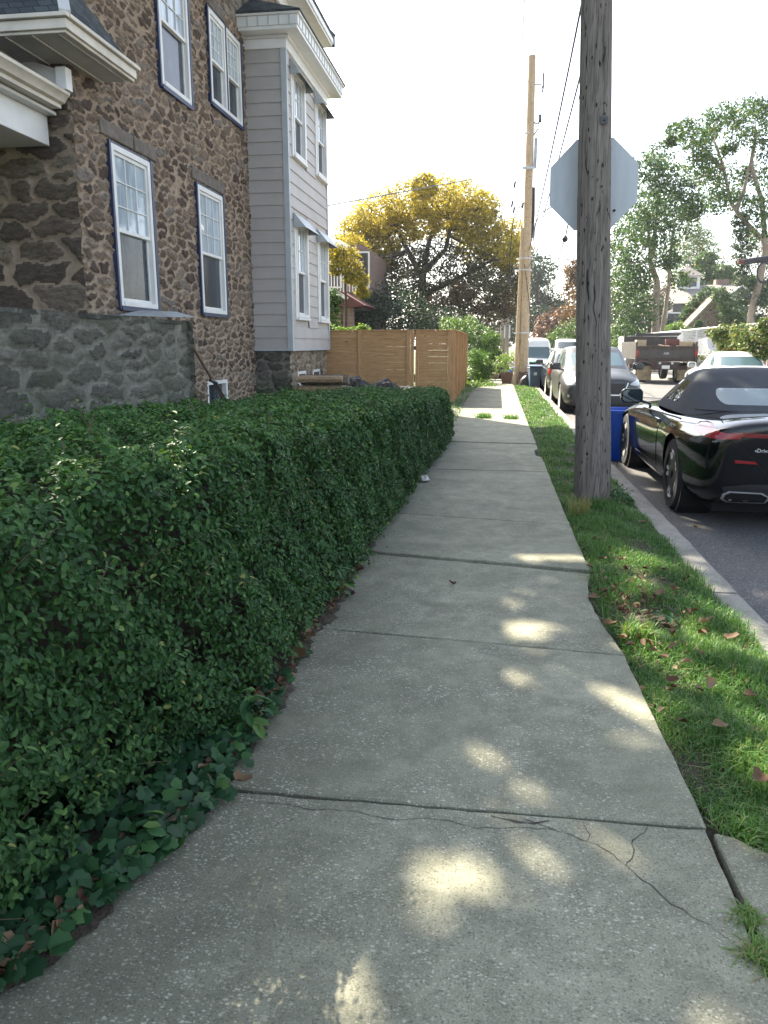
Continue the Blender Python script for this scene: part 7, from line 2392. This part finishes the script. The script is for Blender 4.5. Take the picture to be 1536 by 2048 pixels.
mb = MB(); mb.tube([(x0 + .42, -.34, 3.55), (x0 + .55, -.36, 3.35), (x0 + .42, -.34, 3.15), (x0 + .25, -.3, 2.9)], .06, 8)
mb.build('downspout', 'white_paint', nb, smooth=60)
MB().box(x0 - 1.5, x0 + .6, -.27, .5, 3.05, 3.5).build('porch_gable', 'stucco', nb)
rl = MB()
rl.box(x0 - 1.2, x1 + .2, -.05, .0, 4.75, 4.82)
for i in range(22):
    x = x0 - 1.2 + i * (x1 + 1.4 - x0) / 21
    rl.box(x - .02, x + .02, -.045, -.01, 3.6, 4.75)
rl.build('balcony_rail', 'white_paint', nb)
MB().box(x0 - 1.2, x1 + .1, .5, 3.4, 2.9, 2.98).build('porch_ceiling', 'interior', nb)
for a in (x0 - .8, x0 + .5):
    w_ = MB().box(a, a + .8, 3.36, 3.40, 4.0, 5.6).build('window', 'white_paint', nb)
    MB().box(a + .07, a + .73, 3.34, 3.359, 4.07, 5.53).build('pane', 'screen_pane', w_)
w_ = MB().box(x0 + .9, x0 + 1.7, 3.36, 3.40, .3, 2.4).build('door', 'house_grey', nb)
# grey house with cupola and ivy gable
Yh = 74.0
hz = drop(Yh)
A = lambda px, py, Y_=Yh: at(px, py, Y_)
l, r_ = A(1350, 600).x, A(1492, 600).x
zr, ze, zb = A(1400, 562).z, A(1400, 605).z, 0
gh = empty('cupola_house', ((l + r_) / 2, Yh, 0), label='grey shingled house with white roof cupola among the trees on the right', cat='house')
hw = (r_ - l) / 2
MB().box(-hw, hw, .6, 9, 0, ze).build('wall', 'house_grey', gh)
MB().prism([(0.2, ze - .05), (9.4, ze - .05), (4.8, zr)], -hw - .3, hw + .3, 'x').build('roof', 'roof_grey', gh)
c = A(1398, 560).x - gh.location.x
cp = MB()
cp.box(c - 1.0, c + 1.0, 3.8, 5.8, zr - .9, zr + .75)
cu = cp.build('cupola', 'white_paint', gh)
MB().box(c - .7, c + .7, 3.77, 3.799, zr - .2, zr + .6).build('louvre', 'house_grey', cu)
mb = MB(); mb.add([(c - 1.3, 3.5, zr + .75), (c + 1.3, 3.5, zr + .75), (c + 1.3, 6.1, zr + .75), (c - 1.3, 6.1, zr + .75), (c, 4.8, zr + 1.75)], [(0, 1, 4), (1, 2, 4), (2, 3, 4), (3, 0, 4), (0, 3, 2, 1)])
mb.build('cupola_roof', 'roof_grey', cu)
d = A(1478, 600).x - gh.location.x
MB().prism([(d - 1.9, ze - .1), (d + 1.9, ze - .1), (d, ze + 1.35)], -.4, 3, 'y').build('dormer', 'house_grey', gh)
mb = MB(); mb.bar((d - 2.1, -.45, ze - .2), (d, -.45, ze + 1.42), .12, .22, (0, 1, 0)).bar((d + 2.1, -.45, ze - .2), (d, -.45, ze + 1.42), .12, .22, (0, 1, 0))
mb.build('bargeboard', 'white_paint', gh)
for x in (d - 1.3, d + .2):
    w_ = MB().box(x, x + 1.1, .50, .58, ze - 1.9, ze - .3).build('window', 'white_paint', gh)
    MB().box(x + .12, x + .98, .47, .499, ze - 1.78, ze - .42).build('pane', 'car_glass_pale', w_)
x = A(1348, 612).x - gh.location.x
w_ = MB().box(x - .5, x + .9, .50, .58, ze - 2.3, ze - .8).build('window', 'white_paint', gh)
MB().box(x - .38, x + .78, .47, .499, ze - 2.18, ze - .92).build('pane', 'screen_pane', w_)
MB().box(A(1476, 575).x - gh.location.x - .6, A(1476, 575).x - gh.location.x + .6, 5, 6, zr - .8, zr + .5).build('chimney', 'brick', gh)
# ivy covered gable in front of it
Yg = 60.0
G_ = lambda px, py: at(px, py, Yg)
xa, xb, xc = G_(1365, 670).x, G_(1432, 585).x, G_(1478, 670).x
za, zc = G_(1365, 668).z, G_(1432, 592).z
ga = empty('ivy_gable', (xb, Yg, 0), label='steep stone gable smothered in ivy with a pale roof verge', cat='building')
MB().prism([(xa - xb - .2, 0), (xc - xb, 0), (xc - xb, za), (0, zc), (xa - xb - .2, za)], 0, 5, 'y').build('wall', 'rubble_pale', ga)
mb = MB(); mb.bar((xa - xb - .5, .2, za - .3), (0.1, .2, zc + .1), .8, .12, (0, 0, 1)).bar((xc - xb + .5, .2, za - .3), (-.1, .2, zc + .05), .9, .25, (0, 0, 1))
mb.build('verge_coping', 'stucco', ga)
tree('gable_ivy', 'thick green ivy cloaking the steep gable and wall by the twin trunks', [[Vector((at(1450, 690, 59).x, 59, 0)), at(1450, 640, 59)]], .05,
     [('crown', blobs_at([(1400, 600, 14, 63), (1418, 588, 14, 63), (1440, 590, 15), (1455, 605, 18), (1470, 625, 20), (1458, 635, 16), (1480, 650, 20), (1385, 615, 12, 63), (1372, 632, 12, 63), (1398, 648, 6, 59), (1395, 664, 9, 58.6), (1378, 666, 10, 58.6), (1360, 655, 14, 63), (1495, 640, 20), (1510, 660, 20)], 58.6, .5), 60, .17, 'green_leaf', (.45, .25), .34)], 'bark', 'ivy', limbs=False)
tree('lit_shrub', 'sunlit bright green shrubs in front of the twin trunks', [[Vector((at(1355, 690, 56).x, 56, 0)), at(1355, 670, 56)]], .05,
     [('crown', blobs_at([(1340, 662, 12), (1358, 660, 14), (1372, 668, 10), (1350, 672, 14)], 56, .5), 80, .15, 'bright_leaf', (.5, .2), .34)], 'bark', 'shrub', limbs=False)
tree('roadside_shrub', 'bright green shrubs along the far roadside left of the twin trunks', [[Vector((at(1255, 690, 58).x, 58, 0)), at(1255, 660, 58)]], .06,
     [('crown', blobs_at([(1235, 668, 16), (1255, 662, 16), (1275, 672, 14), (1245, 685, 18), (1262, 690, 16), (1232, 695, 16), (1250, 715, 18), (1240, 735, 18)], 58, 1), 60, .17, 'bright_leaf', (.35, .22), .34)], 'bark', 'shrub')
tree('backdrop_tree', 'dark green trees filling the gap behind the twin trunks', [[Vector((at(1300, 690, 68).x, 68, 0)), at(1300, 620, 68)]], .3,
     [('crown', blobs_at([(1250, 560, 36), (1240, 610, 40), (1285, 600, 40), (1310, 610, 26), (1290, 650, 36), (1325, 660, 22), (1240, 660, 36)], 68, 2), 26, .24, 'dark_leaf', (.75, .22), .34)], 'dark_bark')


# chain-link fence along the far pavement
def mesh_panel(root, p0, p1, z0, z1, cell=.14):
    p0 = Vector(p0); p1 = Vector(p1)
    L_ = (p1 - p0).length; d = (p1 - p0) / L_
    mb = MB()
    H_ = z1 - z0
    n = int((L_ + H_) / cell)
    r = .008
    for sgn in (1, -1):
        for i in range(n + 1):
            u0 = i * cell - (H_ if sgn > 0 else 0)
            ua, ub = u0, u0 + H_ * sgn if sgn < 0 else u0 + H_
            pts = []
            a = (ua, z0); b_ = (ub, z1)
            # clip to the panel
            t0, t1 = 0.0, 1.0
            du = b_[0] - a[0]
            for lim, s in ((0, 1), (L_, -1)):
                fa = (a[0] - lim) * s; fb = (b_[0] - lim) * s
                if fa < 0 and fb < 0: t0 = 2
                elif fa < 0: t0 = max(t0, fa / (fa - fb))
                elif fb < 0: t1 = min(t1, fa / (fa - fb))
            if t1 - t0 < .02: continue
            A_ = p0 + d * (a[0] + du * t0) + Vector((0, 0, a[1] + H_ * t0)); B_ = p0 + d * (a[0] + du * t1) + Vector((0, 0, a[1] + H_ * t1))
            mb.tube([A_, B_], r, 3, False)
    return mb.build('mesh', 'galvanised', root, fix=False)


FX = 8.75
cf = empty('chain_link_fence', (FX, 40, 0), label='galvanised chain link fence along the far side of the street', cat='fence')
prev = None
for i, y in enumerate((24, 27.2, 30.4, 33.6, 36.8, 40, 43.2, 46.4, 49.6, 52.8, 56)):
    h = 2.12 + drop(y) * .2
    MB().tube([(0, y - 40, 0), (0, y - 40, h)], .05, 8).build('post', 'galvanised', cf)
    if prev is not None:
        mesh_panel(cf, (0, prev - 40, 0), (0, y - 40, 0), .05, h - .02)
        MB().tube([(0, prev - 40, h), (0, y - 40, h)], .04, 8).build('top_rail', 'galvanised', cf)
        MB().tube([(0, prev - 40, 1.0), (0, y - 40, 1.0)], .025, 8).build('mid_rail', 'galvanised', cf)
    prev = y
mesh_panel(cf, (0, 16, 0), (-.6, 16.02, 0), .05, 2.0)
# vines on the fence
tree('fence_vine', 'tangled vine with yellowing and red leaves growing over the chain link fence', [[Vector((9.0, 27.5, 0)), Vector((9.0, 27.5, 1.2))]], .04,
     [('crown', blobs_at([(1440, 670, 16, 27.5), (1460, 665, 18, 27.5), (1485, 668, 20, 26.5), (1510, 672, 20, 25.8), (1530, 670, 22, 25.3), (1475, 690, 20, 27), (1500, 695, 20, 26), (1450, 690, 12, 28), (1520, 705, 18, 25.5), (1425, 665, 8, 28), (1535, 650, 14, 25)], 26.5), 38, .11, 'autumn_leaf', (.3, .25), .36)], 'bark', 'vine')
tree('dry_weeds', 'dry yellow weeds at the foot of the chain link fence beside the saloon', [[Vector((8.6, 33, 0)), Vector((8.6, 33, .6))]], .02,
     [('crown', [((8.6, 31.5, .5), (.25, .5, .5)), ((8.6, 33, .6), (.25, .6, .6)), ((8.6, 35, .5), (.25, .6, .5)), ((8.6, 37, .5), (.25, .8, .6))], 60, .10, 'autumn_leaf', (.45, .2), .36)], 'bark', 'weed', limbs=False)
sp = empty('yellow_post', (9.6, 26.0, 0), label='orange yellow post at the right edge beyond the vine', cat='post')
p = at(1531, 640, 27); sp.location = (p.x + .1, 27, 0)
MB().tube([(0, 0, 0), (0, 0, 3.6)], .05, 10).build('shaft', 'lumber', sp)
MB().lathe([(.0, 3.6), (.07, 3.6), (.07, 3.66), (0, 3.7)], 12).build('cap', 'lumber', sp)
# ---------------------------------------------------------------- light and camera
HAZE = 0.0004
w = bpy.data.worlds.new('World')
scene.world = w
w.use_nodes = True
nt = w.node_tree
nt.nodes.clear()
sky = nt.nodes.new('ShaderNodeTexSky')
sky.sky_type = 'NISHITA'
sky.sun_disc = False
back = -SUN
elev = math.asin(back.z)
sky.sun_elevation = elev
sky.sun_rotation = math.atan2(back.x, back.y)
sky.air_density = 1.0; sky.dust_density = 2.5; sky.ozone_density = 1.0
bg = nt.nodes.new('ShaderNodeBackground')
bg.inputs['Strength'].default_value = 0.085
out = nt.nodes.new('ShaderNodeOutputWorld')
hs = nt.nodes.new('ShaderNodeHueSaturation')
hs.inputs['Saturation'].default_value = 0.64
nt.links.new(sky.outputs[0], hs.inputs['Color'])
nt.links.new(hs.outputs[0], bg.inputs[0]); nt.links.new(bg.outputs[0], out.inputs[0])
ld = bpy.data.lights.new('sun', 'SUN')
ld.energy = 3.7; ld.angle = rad(0.42); ld.color = (1.0, 0.89, 0.72)
lo = bpy.data.objects.new('sun', ld); col.objects.link(lo)
lo.rotation_euler = SUN.to_track_quat('-Z', 'Y').to_euler()
lo.location = (-20, 30, 40)

# the warm haze in the air down the street
hz_ = MB().box(-520, 520, -30, 760, -4.5, 19.0)
t = NT('haze')
pv = t.n('ShaderNodeVolumePrincipled', {'Color': (0.86, 0.93, 1.0, 1), 'Density': HAZE, 'Anisotropy': 0.2})
t.t.links.new(pv.outputs[0], t.out.inputs['Volume'])
hz_.build('haze', 'haze', None, kind='stuff', label='pale summer haze filling the street', cat='haze')
cd = bpy.data.cameras.new('camera')
cam = bpy.data.objects.new('camera', cd); col.objects.link(cam)
cam.location = (0, 0, CAM_H)
cam.rotation_euler = (rad(90) - _TH, 0, _YAW)
cd.sensor_fit = 'VERTICAL'; cd.sensor_height = 24.0
cd.lens = 24.0 * _F / 2048
cd.clip_start = 0.05; cd.clip_end = 2000
scene.camera = cam
vs = scene.view_settings
vs.view_transform = 'Standard'; vs.look = 'None'; vs.gamma = 1.0; vs.use_curve_mapping = False
vs.exposure = 2.6
scene.render.engine = 'CYCLES'
scene.cycles.max_bounces = 6
scene.cycles.diffuse_bounces = 3
scene.cycles.transparent_max_bounces = 4
scene.cycles.use_denoising = True
try: scene.cycles.denoiser = 'OPENIMAGEDENOISE'
except Exception: pass
scene.cycles.sample_clamp_indirect = 6.0
